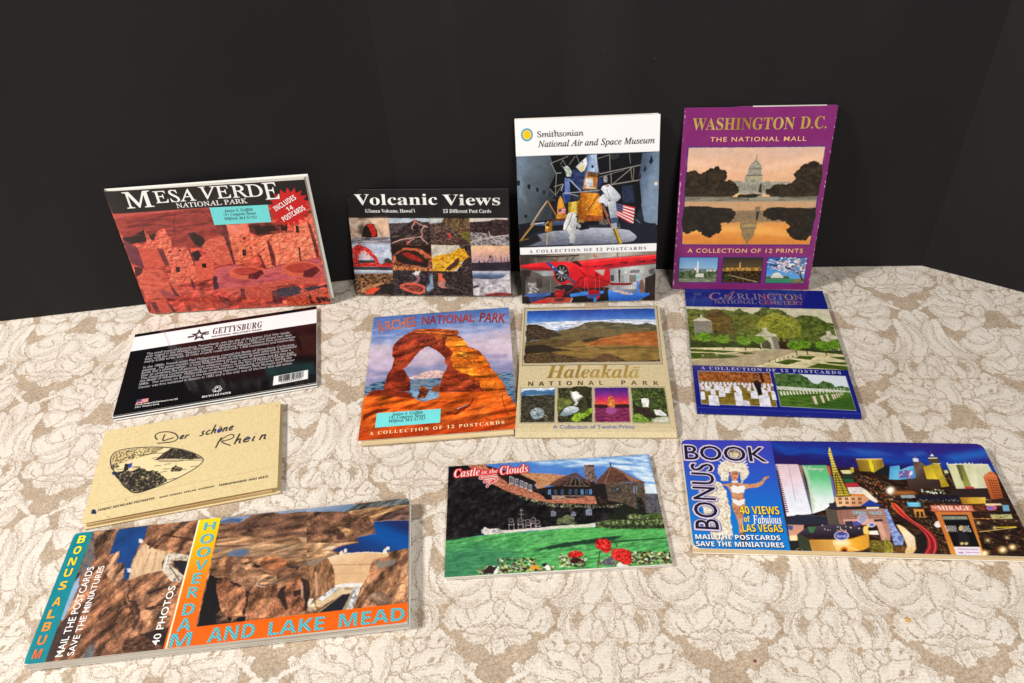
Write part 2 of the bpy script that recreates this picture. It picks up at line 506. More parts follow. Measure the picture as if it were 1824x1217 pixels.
    for x, y, r in ((563, 673, 7), (632, 662, 7), (1087, 577, 8), (1132, 648, 5), (1224, 660, 5), (1060, 600, 4)):
        c.fill([(x - r, y - r), (x + r, y - r), (x + r, y + r), (x - r, y + r)], (46, 18, 20))
    for x, y, ww, hh in ((606, 780, 26, 34), (786, 756, 30, 28), (1070, 660, 26, 40)):
        c.fill([(x, y), (x + ww, y - 2), (x + ww + 3, y + hh), (x + 3, y + hh)], (34, 14, 16))
    mas = [(150, 56, 44), (244, 150, 116), (180, 76, 58), (250, 170, 136)]
    for q, n in (([(970, 560), (1130, 550), (1230, 560), (1290, 760), (1110, 745), (1030, 755)], 110), ([(1310, 550), (1540, 540), (1590, 710), (1480, 735), (1320, 765)], 120), ([(1480, 470), (1540, 460), (1570, 600), (1490, 600)], 30), ([(830, 600), (935, 570), (990, 740), (890, 760)], 50), ([(535, 665), (680, 640), (760, 870), (600, 895)], 70), ([(1100, 890), (1640, 870), (1640, 900), (1120, 925)], 60), ([(370, 820), (560, 800), (640, 980), (420, 990)], 60)):
        c.strokes(q, n, 16, 6, -.06, mas, seed=n, alpha=.5, jit=.1)
    c.strokes([(190, 450), (840, 370), (900, 540), (600, 640), (300, 560)], 130, 80, 7, -.1, [(90, 30, 32), (190, 84, 70), (120, 42, 40)], seed=9, alpha=.45)
    c.strokes([(880, 790), (1300, 790), (1640, 740), (1660, 880), (900, 940)], 90, 60, 6, -.05, [(150, 60, 74), (216, 116, 110), (130, 46, 56)], seed=11, alpha=.45)
    c.warp([(172, 412), (1555, 318), (1690, 1040), (425, 1095)], .9, 5)
    c.tone([(165, 410), (1560, 315), (1695, 1042), (425, 1100)], .08, 40, .1)
    # includes-14 burst
    t = np.linspace(0, 2 * np.pi, 36, endpoint=False)
    r = np.where(np.arange(36) % 2 == 0, 1.0, .74)
    c.fill(np.c_[1414 + np.cos(t + .1) * r * 158 + np.sin(t) * 0, 352 + np.sin(t + .1) * r * 148 - np.cos(t) * 10], (196, 26, 32))
    return c

def art_volc(w, h):
    c = Art(w, h, QUAD['volc'], 3.4).frame(590, 310, 5.07)
    c.all((37, 35, 36))
    X = [[(155, 397), (515, 400), (885, 402), (1250, 402), (1597, 402)], [(185, 632), (540, 637), (903, 643), (1260, 648), (1608, 650)],
         [(208, 868), (558, 872), (918, 880), (1275, 882), (1612, 885)], [(235, 1088), (570, 1094), (930, 1096), (1282, 1099), (1622, 1099)]]
    def cell(r, k):
        c.frame(590, 310, 5.07).cell([X[r][k], X[r][k + 1], X[r + 1][k + 1], X[r + 1][k]])
    full = [(0, 0), (100, 0), (100, 100), (0, 100)]
    dark = R([(34, 26, 28), (58, 46, 46), (92, 76, 74)], 9, 5, seed=3)
    def streams(seed, n, colr):
        rs = np.random.RandomState(seed)
        for _ in range(n):
            x, y = rs.uniform(0, 90), rs.uniform(25, 85)
            p = [(x, y)]
            for _ in range(4):
                x += rs.uniform(2, 14); y += rs.uniform(-5, 7)
                p.append((x, y))
            c.line(np.clip(p, 0, 100), 1.6, colr, rough=2, alpha=.7)
    cell(0, 0)
    c.fill(full, T([(150, 120, 100), (206, 182, 160), (232, 214, 196)], 26, 20, octv=4, seed=5, con=2.2))
    c.fill([(60, 0), (100, 0), (100, 60), (80, 60)], (228, 190, 160), soft=8, alpha=.8)
    c.fill([(22, 30), (35, 20), (42, 60), (36, 72), (22, 60)], (60, 46, 40), soft=6, alpha=.7)
    c.fill([(0, 78), (100, 72), (100, 100), (0, 100)], T([(70, 62, 70), (150, 146, 156), (196, 194, 204)], 40, 4, octv=3, seed=6, con=2.4))
    c.fill([(28, 74), (34, 40), (44, 24), (62, 22), (68, 45), (66, 74)], (34, 24, 24), rough=4)
    c.fill([(42, 24), (56, 22), (64, 36), (67, 58), (62, 72), (54, 72), (50, 44)], T([(130, 16, 16), (190, 34, 28), (226, 84, 66)], 6, seed=4), rough=3)
    cell(0, 1)
    c.fill(full, dark)
    c.fill([(0, 0), (100, 0), (100, 14), (80, 14), (66, 6), (50, 17), (0, 20)], T([(160, 176, 190), (214, 222, 228)], 40, 6, seed=2))
    c.fill([(0, 22), (50, 17), (30, 40), (0, 60)], T([(50, 44, 50), (104, 92, 94)], 20, 5, ang=-.3, seed=4))
    c.fill([(60, 16), (66, 3), (70, 16)], (206, 70, 58))
    for p in ([(65, 14), (58, 28), (56, 40)], [(88, 28), (80, 42), (78, 52), (82, 62), (76, 70), (50, 76), (24, 82), (2, 96)], [(66, 15), (78, 24), (88, 28), (96, 32)], [(76, 70), (84, 84), (92, 98)], [(60, 76), (48, 88), (40, 100)]):
        c.line(p, 4, (176, 132, 126), rough=2)
        c.line(p, 1.4, (226, 180, 170), rough=2)
    c.fill([(40, 88), (46, 84), (46, 98), (40, 98)], (214, 84, 62), rough=2)
    streams(3, 8, (96, 70, 66))
    cell(0, 2)
    c.fill(full, T([(30, 22, 22), (84, 64, 56), (140, 116, 100)], 8, 4, ang=.4, octv=4, seed=8, con=2.4))
    c.fill([(0, 0), (38, 0), (30, 16), (0, 20)], (196, 200, 196), soft=3)
    c.fill([(36, 0), (100, 0), (100, 70), (70, 50), (40, 20)], T([(50, 36, 26), (110, 84, 58), (150, 130, 84)], 5, 9, octv=3, seed=9, con=2.2), rough=4)
    c.fill([(72, 55), (100, 48), (100, 95), (88, 80)], T([(60, 62, 24), (140, 136, 46), (90, 60, 30)], 5, seed=10, con=2.4), rough=4)
    streams(5, 14, (170, 110, 100)); streams(6, 8, (40, 26, 26))
    c.fill([(44, 58), (50, 55), (54, 74), (48, 76)], (206, 80, 66), rough=3)
    cell(0, 3)
    c.fill(full, T([(30, 20, 22), (62, 44, 46), (96, 72, 72)], 9, 6, octv=4, seed=11, con=2.2))
    c.fill([(0, 0), (100, 0), (100, 6), (70, 4), (40, 12), (0, 14)], (222, 214, 204))
    c.fill([(0, 50), (30, 52), (60, 66), (100, 60), (100, 100), (0, 100)], T([(56, 48, 50), (150, 142, 144), (206, 200, 200)], 8, 4, ang=.3, seed=12, con=2.6))
    for p in ([(0, 88), (30, 76), (55, 70), (100, 60)], [(48, 48), (54, 70), (88, 100)], [(10, 60), (28, 80), (30, 100)]):
        c.line(p, 3, (208, 190, 188), rough=2)
    cell(1, 0)
    c.fill(full, T([(150, 160, 190), (190, 198, 216), (216, 220, 230)], 30, 16, seed=13))
    c.fill([(0, 62), (100, 62), (100, 84), (0, 84)], (60, 54, 60), rough=2)
    c.ell(88, 70, 10, 16, (52, 54, 56), rough=3)
    c.ell(70, 66, 10, 14, (170, 180, 196), soft=5)
    lava = T([(150, 18, 22), (208, 40, 40), (238, 110, 96)], 6, seed=14, con=2.4)
    c.fill([(0, 20), (8, 8), (20, 2), (34, 10), (48, 24), (58, 44), (66, 72), (62, 84), (56, 70), (48, 48), (38, 34), (26, 28), (16, 40), (14, 72), (0, 76)], lava, rough=4)
    c.fill([(16, 30), (32, 24), (46, 44), (44, 58), (24, 58)], T([(190, 60, 60), (236, 190, 186), (246, 226, 222)], 5, seed=15, con=2.4), rough=4, brk=(5, .45))
    c.fill([(0, 78), (40, 72), (66, 78), (84, 72), (100, 74), (100, 87), (0, 88)], lava, rough=3)
    c.fill([(0, 88), (100, 87), (100, 100), (0, 100)], T([(40, 36, 42), (84, 80, 88)], 30, 4, seed=16))
    cell(1, 1)
    c.fill(full, T([(50, 28, 22), (132, 72, 48), (190, 118, 84)], 12, 9, octv=4, seed=17, con=2.4))
    c.fill([(0, 0), (100, 0), (100, 40), (70, 14), (30, 12), (0, 44)], (40, 26, 26), rough=4, soft=2)
    c.line([(0, 70), (14, 36), (36, 16), (60, 18), (84, 34), (100, 52)], 7, T([(180, 70, 40), (232, 138, 88)], 6, seed=18), rough=3)
    c.fill([(10, 40), (36, 22), (66, 28), (92, 60), (88, 84), (60, 80), (30, 76), (12, 64)], (42, 30, 30), rough=4)
    c.fill([(22, 32), (44, 30), (70, 48), (80, 64), (66, 64), (40, 52)], T([(120, 24, 20), (206, 58, 44)], 9, seed=19), soft=4)
    c.fill([(0, 78), (40, 84), (100, 90), (100, 100), (0, 100)], T([(70, 34, 22), (206, 120, 70), (240, 180, 120)], 3, 8, seed=20, con=3), rough=4)
    cell(1, 2)
    c.fill(full, T([(190, 180, 160), (232, 226, 212)], 20, seed=21))
    c.fill([(70, 0), (100, 0), (100, 100), (60, 100), (80, 60)], dark)
    c.fill([(0, 52), (20, 40), (44, 34), (58, 24), (72, 12), (84, 12), (90, 34), (98, 42), (84, 56), (70, 66), (76, 80), (60, 88), (52, 98), (0, 100)], T([(176, 112, 16), (230, 172, 34), (246, 214, 96)], 9, 8, octv=4, seed=22, con=2.4), rough=5)
    c.fill([(64, 48), (70, 52), (62, 78), (44, 96), (32, 96), (44, 76)], T([(40, 22, 22), (110, 70, 50)], 7, seed=23), rough=4, soft=1)
    cell(1, 3)
    c.fill(full, G((0, 0), (0, 66), [(240, 200, 156), (230, 180, 160), (190, 160, 172)]))
    c.fill([(0, 66), (100, 60), (100, 100), (0, 100)], T([(36, 30, 40), (66, 56, 66)], 30, 5, seed=24), rough=2)
    rs = np.random.RandomState(2)
    for _ in range(34):
        x = rs.uniform(2, 98); y = rs.uniform(58, 70); hh = rs.uniform(4, 26) if x > 45 else rs.uniform(3, 10)
        c.line([(x, y), (x + rs.uniform(-1.5, 1.5), y - hh)], rs.uniform(.7, 1.8), (58, 44, 54), alpha=.8)
    for x, y in ((49, 42), (20, 62), (33, 66)):
        c.ell(x, y, 2.2, 5, (50, 38, 46))
    c.fill([(0, 98), (100, 96), (100, 100), (0, 100)], (196, 190, 200))
    cell(2, 0)
    c.fill(full, T([(36, 24, 20), (110, 76, 52), (200, 142, 96)], 9, 6, ang=-.3, octv=4, seed=25, con=2.5))
    c.fill([(0, 0), (100, 0), (100, 12), (0, 16)], G((0, 0), (0, 16), [(226, 232, 240), (130, 140, 160)]))
    c.fill([(62, 56), (100, 50), (100, 100), (40, 100)], (36, 30, 30), rough=5)
    c.fill([(14, 78), (34, 60), (56, 52), (78, 52), (56, 66), (30, 80), (16, 92)], T([(150, 90, 56), (222, 168, 116)], 9, 5, seed=26), rough=4)
    c.fill([(34, 76), (66, 70), (60, 82), (44, 98), (22, 98)], T([(206, 54, 30), (240, 96, 60)], 10, seed=27), rough=3)
    cell(2, 1)
    c.fill(full, T([(26, 20, 22), (54, 44, 48), (96, 84, 90)], 14, 8, octv=4, seed=28, con=2.2))
    c.fill([(48, 12), (56, 0), (70, 0), (64, 18), (54, 20)], (240, 234, 230), rough=3, soft=1)
    c.line([(58, 18), (64, 30), (58, 44), (44, 54)], 9, (150, 110, 120), rough=3)
    c.line([(16, 66), (30, 54), (56, 54), (76, 66), (76, 84), (64, 92), (44, 86), (28, 76), (16, 66)], 8, T([(196, 60, 46), (244, 140, 110)], 6, seed=29), rough=2)
    c.fill([(22, 66), (50, 58), (72, 70), (66, 86), (40, 80)], T([(80, 40, 40), (200, 90, 70)], 8, seed=30))
    c.fill([(84, 90), (80, 70), (92, 50), (90, 20), (100, 10), (100, 70)], T([(90, 120, 150), (170, 196, 214)], 9, seed=31), soft=3)
    cell(2, 2)
    c.fill(full, T([(20, 16, 18), (50, 40, 40), (104, 88, 86)], 8, 3, ang=.25, octv=4, seed=32, con=2.6))
    for k in range(9):
        c.line([(5 + k * 4, 40 + k * 3), (30 + k * 5, 50 + k * 4), (60 + k * 4, 76 + k * 2)], 2, (150, 128, 120) if k % 2 else (50, 38, 38), rough=2, alpha=.7)
    c.fill([(10, 52), (14, 34), (28, 28), (34, 42), (26, 56), (40, 72), (16, 66)], T([(150, 90, 80), (206, 150, 136)], 8, seed=33), rough=3)
    c.fill([(14, 8), (22, 6), (24, 28), (34, 44), (22, 36), (14, 40)], (226, 108, 70), rough=3)
    cell(2, 3)
    c.fill(full, T([(140, 136, 150), (214, 208, 214), (240, 236, 238)], 22, 14, octv=4, seed=34, con=2.4))
    c.fill([(0, 0), (88, 0), (100, 0), (80, 24), (50, 32), (0, 28)], G((0, 0), (0, 30), [(206, 212, 226), (96, 116, 150), (70, 84, 110)]))
    c.fill([(0, 60), (14, 56), (16, 64), (0, 70)], (70, 64, 70), soft=2)
    c.fill([(30, 94), (60, 86), (100, 90), (100, 100), (30, 100)], T([(90, 30, 32), (190, 70, 66)], 16, 5, seed=35), soft=3)
    c.frame(590, 310, 5.07)
    for r in range(3):
        for k in range(4):
            q = [X[r][k], X[r][k + 1], X[r + 1][k + 1], X[r + 1][k]]
            c.warp(q, 1.4, 6, seed=r * 4 + k); c.tone(q, .1, 14, .12, seed=r + k)
    return c

def flag(c, q, n=7):
    c.cell(q)
    for k in range(n):
        c.fill([(0, k * 100 / n), (100, k * 100 / n), (100, (k + 1) * 100 / n), (0, (k + 1) * 100 / n)], (196, 42, 52) if k % 2 == 0 else (236, 228, 224))
    c.fill([(0, 0), (42, 0), (42, 54), (0, 54)], (44, 50, 96))
    for i in range(4):
        for j in range(3):
            c.ell(6 + i * 10, 9 + j * 18, 2, 3, (210, 212, 224))

def art_smith(w, h):
    F = (890, 180, 3.203)
    c = Art(w, h, QUAD['smith'], 3.4).frame(*F)
    c.all((240, 240, 242))
    c.ell(154, 193, 34, 37, (52, 136, 190))
    t = np.linspace(0, 2 * np.pi, 32, endpoint=False)
    r = np.where(np.arange(32) % 2 == 0, 1.0, .72)
    c.fill(np.c_[154 + np.cos(t) * r * 31, 193 + np.sin(t) * r * 34], (244, 222, 120))
    c.ell(154, 193, 21, 23, (244, 196, 30))
    pic = [(92, 318), (914, 290), (897, 813), (114, 839)]
    c.fill(pic, T([(10, 11, 17), (26, 30, 42), (44, 50, 64)], 40, seed=2))
    M_ = (915, 265, 6.577)
    c.frame(*M_)
    c.fill([(30, 93), (430, 85), (470, 240), (490, 300), (410, 470), (480, 560), (400, 620), (450, 700), (450, 830), (55, 892)], G((30, 300), (470, 500), [(104, 120, 138), (86, 98, 110), (74, 84, 92), (50, 58, 64)], namp=.2))
    c.fill([(1510, 55), (1705, 38), (1688, 900), (1530, 860), (1490, 640), (1470, 330), (1490, 200)], G((1480, 300), (1700, 340), [(70, 88, 110), (104, 124, 148), (120, 140, 164)], namp=.2))
    for p in ([(40, 110), (130, 200), (100, 215), (30, 170)], [(40, 300), (90, 320), (150, 640), (60, 560)], [(1600, 300), (1660, 330), (1620, 620), (1580, 500)], [(1500, 340), (1540, 420), (1560, 700), (1530, 640)]):
        c.fill(p, (140, 158, 178), soft=5, alpha=.35)
    for q in ([(32, 375), (72, 378), (70, 432), (36, 436)], [(160, 420), (196, 424), (194, 478), (162, 470)], [(262, 458), (292, 462), (292, 510), (264, 504)], [(343, 492), (368, 494), (368, 536), (344, 534)], [(414, 520), (434, 522), (434, 556), (416, 554)], [(128, 776), (160, 778), (158, 815), (128, 812)], [(1585, 160), (1615, 80), (1636, 150), (1605, 190)], [(1520, 260), (1540, 195), (1556, 240), (1535, 280)], [(1470, 350), (1488, 285), (1494, 330), (1482, 355)]):
        c.fill(q, (24, 28, 36))
    c.fill([(430, 90), (850, 70), (850, 480), (480, 560), (410, 470), (490, 300)], (14, 15, 18)); c.fill([(975, 70), (1500, 55), (1470, 330), (1500, 640), (1440, 760), (1220, 640), (1000, 480)], (16, 17, 22))
    tr = (146, 142, 132)
    for p, wd in (([(430, 175), (640, 90)], 10), ([(440, 175), (500, 300)], 9), ([(500, 300), (490, 540)], 9), ([(575, 130), (620, 220)], 8), ([(545, 190), (580, 130)], 7), ([(735, 80), (770, 170)], 8), ([(650, 190), (720, 90)], 8), ([(470, 450), (600, 410)], 10), ([(420, 470), (500, 560)], 8), ([(500, 540), (560, 440)], 8), ([(980, 120), (1120, 75)], 8),
                  ([(1000, 300), (1490, 195)], 12), ([(1000, 340), (1300, 250)], 7), ([(1140, 290), (1145, 430)], 11), ([(1145, 425), (1470, 372)], 14), ([(1160, 420), (1390, 225)], 10), ([(1370, 230), (1390, 380)], 8), ([(1410, 225), (1400, 375)], 8), ([(1125, 70), (1130, 260)], 9), ([(1355, 60), (1370, 180)], 7)):
        c.line(p, wd, tr)
    c.fill([(1130, 70), (1230, 60), (1240, 100), (1180, 130), (1130, 110)], (46, 48, 50), rough=5)
    c.fill([(1270, 440), (1400, 430), (1420, 640), (1280, 640)], T([(22, 28, 48), (50, 62, 90)], 12, 26, seed=5), soft=3)
    c.fill([(55, 892), (450, 830), (600, 840), (740, 940), (360, 960), (200, 1010), (70, 1090)], (22, 24, 30)); c.fill([(230, 880), (590, 840), (590, 900), (240, 905)], T([(40, 50, 76), (90, 110, 150)], 16, 9, seed=6))
    c.fill([(280, 1010), (460, 970), (600, 960), (900, 930), (1130, 930), (1380, 960), (1450, 1040), (1400, 1090), (1200, 1115), (300, 1140), (120, 1150)], G((800, 930), (780, 1140), [(176, 182, 196), (150, 156, 172), (112, 118, 134), (96, 102, 118)], namp=.4, ns=10)); c.strokes([(320, 1010), (900, 945), (1400, 980), (1380, 1080), (300, 1130)], 160, 60, 5, .1, [(84, 90, 104), (190, 196, 208), (120, 126, 142)], seed=3, alpha=.5)
    c.fill([(70, 1090), (280, 1010), (330, 1080), (180, 1140), (75, 1155)], (30, 30, 34), soft=3)
    c.fill([(720, 900), (860, 880), (890, 940), (780, 960)], (18, 18, 22), soft=2); c.fill([(1240, 860), (1420, 840), (1690, 900), (1675, 1110), (1440, 1090), (1450, 1040), (1380, 960), (1240, 930)], (26, 28, 38)); c.fill([(1420, 930), (1560, 925), (1560, 945), (1430, 945)], (120, 90, 60), soft=3)
    # ascent stage
    c.fill([(575, 220), (630, 200), (660, 230), (690, 290), (670, 330), (620, 330), (605, 270)], T([(110, 120, 116), (190, 204, 190), (220, 226, 216)], 6, seed=7)); c.line([(560, 205), (640, 250), (655, 290)], 8, (150, 160, 150)); c.line([(500, 290), (560, 285)], 8, (190, 190, 186))
    c.fill([(690, 240), (790, 260), (860, 290), (830, 370), (820, 480), (760, 500), (700, 440), (660, 360)], T([(22, 30, 60), (40, 54, 96), (64, 84, 132)], 14, seed=8)); c.fill([(600, 340), (660, 350), (660, 640), (600, 640), (570, 540), (590, 440)], T([(50, 66, 120), (96, 118, 176), (130, 150, 200)], 8, 24, seed=9)); c.fill([(560, 460), (600, 380), (600, 520), (570, 530)], (30, 36, 66)); c.fill([(580, 540), (670, 540), (660, 640), (610, 640)], (40, 58, 110)); c.line([(555, 500), (580, 420)], 9, (200, 200, 204))
    c.fill([(725, 215), (850, 100), (862, 180), (830, 260), (790, 280)], G((730, 210), (860, 150), [(206, 206, 196), (236, 238, 240)])); c.fill([(762, 235), (832, 190), (812, 275)], (224, 206, 130)); c.ell(806, 158, 8, 8, (70, 76, 90))
    c.fill([(852, 90), (880, 72), (974, 66), (975, 110), (1000, 290), (985, 285), (860, 268), (862, 170)], G((850, 180), (1000, 200), [(90, 110, 150), (150, 172, 206), (176, 196, 222), (130, 150, 186)])); c.line([(940, 110), (960, 280)], 5, (96, 116, 150)); c.line([(862, 180), (990, 190)], 4, (110, 130, 164)); c.ell(924, 212, 15, 16, (20, 24, 32)); c.ell(918, 92, 16, 14, (196, 206, 220)); c.fill([(830, 270), (862, 180), (860, 300), (830, 360)], (70, 92, 150))
    c.fill([(850, 270), (990, 288), (980, 360), (880, 360), (845, 330)], G((850, 300), (990, 300), [(130, 90, 50), (84, 56, 34), (120, 84, 46)])); c.strokes([(850, 275), (985, 290), (975, 355), (850, 330)], 40, 40, 5, 1.3, [(190, 150, 90), (60, 40, 24)], seed=4)
    c.fill([(820, 370), (850, 330), (985, 340), (980, 480), (820, 480)], G((820, 400), (985, 400), [(170, 110, 50), (206, 160, 96), (150, 96, 44)])); c.fill([(845, 350), (925, 360), (930, 440), (870, 450), (840, 430)], (206, 212, 222)); c.line([(850, 430), (870, 390), (910, 450), (915, 400)], 6, (110, 116, 130)); c.line([(835, 455), (970, 470)], 11, (216, 218, 222)); c.fill([(930, 340), (985, 345), (975, 460), (935, 440)], T([(140, 80, 30), (216, 150, 80)], 8, 20, seed=10)); c.line([(815, 480), (845, 340), (870, 265)], 7, (226, 180, 120))
    c.fill([(990, 350), (1040, 355), (1045, 400), (1000, 470), (985, 440)], (34, 50, 96)); c.fill([(1050, 340), (1085, 310), (1105, 345), (1095, 400), (1055, 400)], T([(50, 50, 56), (196, 196, 192)], 6, seed=11, con=2.4)); c.fill([(820, 485), (1000, 490), (990, 525), (830, 515)], T([(34, 36, 46), (110, 114, 126)], 9, 5, seed=12)); c.line([(580, 525), (720, 515), (1010, 490)], 9, (176, 178, 186)); c.line([(660, 370), (790, 500)], 11, (186, 190, 200)); c.line([(650, 530), (760, 560)], 8, (176, 180, 190))
    # descent stage
    c.fill([(785, 515), (830, 515), (1000, 530), (1030, 650), (1050, 790), (1000, 850), (760, 860), (745, 640), (770, 600)], G((780, 700), (1050, 660), [(130, 66, 14), (186, 104, 20), (226, 140, 32), (236, 150, 36), (170, 96, 24)], namp=.3, ns=12))
    c.strokes([(790, 530), (1000, 540), (1040, 780), (830, 850)], 220, 44, 8, -.6, [(110, 50, 10), (246, 190, 80), (250, 214, 120), (150, 76, 14), (206, 110, 20)], seed=5, alpha=.8); c.line([(862, 750), (1000, 540)], 12, (70, 40, 14)); c.line([(868, 752), (1004, 545)], 4, (230, 170, 90)); c.fill([(815, 780), (1050, 790), (1060, 850), (830, 860)], T([(110, 50, 20), (186, 100, 44)], 9, 6, seed=13)); c.strokes([(770, 600), (830, 530), (830, 780), (760, 820)], 60, 40, 7, 1.4, [(100, 50, 10), (206, 140, 40)], seed=6)
    c.fill([(510, 690), (525, 600), (548, 555), (580, 610), (605, 700), (615, 780), (510, 790)], G((510, 690), (610, 690), [(206, 136, 40), (230, 160, 60), (150, 86, 20)])); c.fill([(490, 780), (640, 770), (640, 825), (500, 830)], T([(150, 96, 24), (226, 170, 70)], 9, seed=14)); c.fill([(430, 830), (640, 815), (640, 845), (450, 850)], (96, 46, 28))
    c.fill([(640, 635), (745, 618), (775, 600), (770, 640), (750, 650), (750, 800), (740, 760), (640, 750)], G((640, 700), (750, 690), [(140, 110, 14), (206, 176, 50), (236, 206, 110), (150, 120, 20)], namp=.5, ns=7)); c.strokes([(640, 640), (750, 630), (745, 750), (640, 745)], 60, 40, 6, 1.4, [(96, 76, 8), (240, 214, 120)], seed=7)
    c.fill([(750, 835), (830, 830), (825, 870), (750, 870)], (150, 110, 50)); c.fill([(830, 855), (1000, 850), (990, 900), (850, 900)], (22, 20, 24)); c.fill([(1000, 840), (1110, 830), (1110, 900), (1000, 890)], T([(40, 36, 40), (150, 140, 130)], 7, seed=15))
    flag(c, [(527, 712), (612, 698), (606, 765), (524, 772)]); c.frame(*M_)
    for p, wd, cl2 in (([(400, 610), (330, 710), (200, 920), (80, 1085)], 22, (132, 96, 60)), ([(392, 615), (320, 715), (200, 900)], 9, (200, 196, 190)), ([(240, 890), (80, 1085)], 9, (206, 160, 84)), ([(404, 620), (495, 780)], 15, (176, 110, 50)), ([(70, 1085), (180, 1055)], 14, (120, 90, 40)), ([(1020, 640), (1090, 790), (1150, 930)], 17, (150, 84, 60)), ([(1050, 660), (1110, 800)], 7, (214, 150, 120)),
                       ([(1180, 930), (1250, 1118)], 46, (150, 116, 30)), ([(1190, 935), (1262, 1118)], 14, (214, 180, 70)), ([(1170, 940), (1232, 1118)], 8, (84, 60, 14)), ([(395, 1000), (388, 1135)], 9, (196, 164, 90)), ([(440, 960), (495, 1090)], 6, (176, 150, 96)), ([(375, 1000), (345, 1095)], 6, (150, 124, 76)), ([(1430, 830), (1505, 895)], 7, (160, 164, 176)), ([(1590, 890), (1670, 960)], 5, (120, 124, 140)), ([(240, 885), (360, 870)], 12, (206, 208, 214))):
        c.line(p, wd, cl2)
    c.fill([(395, 600), (440, 590), (490, 595), (480, 615), (410, 618)], (60, 60, 62)); c.fill([(1140, 880), (1210, 870), (1215, 930), (1150, 940)], (160, 166, 180)); c.line([(1230, 880), (1250, 925), (1150, 935)], 6, (206, 200, 186))
    c.fill([(372, 890), (400, 850), (452, 860), (455, 960), (415, 980), (370, 975)], G((370, 900), (455, 920), [(226, 170, 70), (170, 110, 30), (120, 76, 20)])); c.ell(400, 900, 20, 24, (60, 40, 16)); c.ell(396, 925, 12, 14, (236, 210, 140)); c.ell(420, 868, 12, 10, (44, 32, 20))
    su = G((1010, 440), (1250, 620), [(236, 238, 242), (206, 210, 218), (150, 156, 170)], namp=.3, ns=8)
    c.fill([(1020, 560), (1060, 530), (1110, 560), (1115, 640), (1090, 690), (1050, 640), (1000, 640), (985, 610)], su); c.fill([(1100, 620), (1200, 625), (1210, 760), (1225, 830), (1150, 880), (1130, 800), (1110, 700)], G((1100, 700), (1215, 720), [(214, 216, 222), (176, 182, 194), (140, 146, 160)])); c.fill([(1020, 480), (1040, 440), (1120, 418), (1180, 470), (1250, 550), (1255, 580), (1220, 618), (1140, 630), (1090, 560), (1050, 510)], su)
    c.strokes([(1110, 640), (1200, 640), (1215, 820), (1140, 850)], 50, 36, 7, .3, [(120, 126, 140), (240, 240, 244), (150, 156, 170)], seed=8); c.strokes([(1040, 450), (1120, 430), (1230, 570), (1140, 610)], 40, 30, 6, .8, [(140, 146, 158), (246, 246, 248)], seed=9); c.fill([(1140, 815), (1225, 810), (1228, 868), (1150, 882)], (60, 76, 110)); c.fill([(1080, 434), (1115, 430), (1118, 446), (1084, 450)], (170, 70, 90)); c.line([(1090, 470), (1140, 620)], 6, (130, 136, 150)); c.line([(1040, 460), (1050, 540), (1110, 590)], 6, (150, 156, 168))
    s2 = G((590, 860), (760, 900), [(236, 236, 234), (206, 208, 208), (150, 154, 158)], namp=.3, ns=8)
    c.fill([(640, 756), (700, 750), (740, 770), (745, 830), (740, 860), (790, 900), (788, 930), (760, 935), (735, 905), (730, 980), (720, 1060), (705, 1125), (660, 1120), (655, 1010), (630, 960), (580, 955), (590, 880), (620, 810)], s2); c.strokes([(640, 770), (735, 780), (720, 1100), (665, 1100), (600, 930)], 60, 34, 7, 1.2, [(130, 134, 140), (244, 244, 244)], seed=10); c.line([(690, 760), (650, 880), (610, 960)], 11, (120, 124, 128)); c.ell(725, 790, 18, 22, (214, 216, 216)); c.ell(735, 798, 9, 14, (70, 66, 60)); c.ell(690, 905, 26, 20, (120, 124, 128)); c.ell(690, 903, 20, 14, (216, 216, 214)); c.fill([(650, 1110), (705, 1115), (700, 1138), (648, 1130)], (56, 62, 80))
    flag(c, [(1212, 640), (1422, 690), (1402, 900), (1205, 790)], 11); c.frame(*F)
    c.ell(892, 474, 10, 10, (240, 220, 190), soft=3)
    c.fill([(690, 700), (890, 700), (897, 813), (790, 816), (780, 770)], (26, 32, 44), rough=2)
    # red monoplane
    P_ = (920, 440, 7.153)
    c.frame(*P_)
    c.fill([(30, 105), (1784, 58), (1770, 690), (75, 735)], G((100, 300), (1700, 300), [(84, 76, 72), (116, 108, 102), (120, 116, 112), (150, 148, 146), (90, 84, 80)], namp=.2))
    c.fill([(30, 105), (1784, 58), (1784, 100), (1280, 120), (760, 190), (400, 200), (40, 230)], G((100, 150), (1780, 90), [(58, 50, 46), (120, 112, 100), (160, 150, 138), (186, 180, 170), (130, 122, 112)], namp=.3))
    for p, wd, cl in (([(200, 130), (480, 128), (800, 110)], 16, (46, 34, 34)), ([(490, 190), (560, 110)], 12, (96, 60, 40)), ([(640, 190), (660, 110)], 22, (110, 84, 70)), ([(700, 180), (760, 110)], 8, (60, 50, 46)), ([(440, 160), (520, 180)], 6, (40, 36, 36)), ([(1290, 80), (1290, 130)], 10, (60, 54, 50)), ([(250, 140), (250, 205)], 30, (104, 90, 80)), ([(990, 95), (1010, 140)], 18, (190, 96, 50))):
        c.line(p, wd, cl)
    c.fill([(60, 300), (190, 300), (180, 370), (120, 480), (130, 600), (70, 640)], (44, 38, 38)); c.fill([(200, 310), (470, 310), (480, 420), (440, 440), (300, 350)], G((230, 330), (470, 400), [(120, 116, 110), (170, 180, 186), (140, 138, 130)])); c.fill([(130, 380), (480, 370), (560, 520), (440, 590), (130, 600)], (86, 78, 74), alpha=.8)
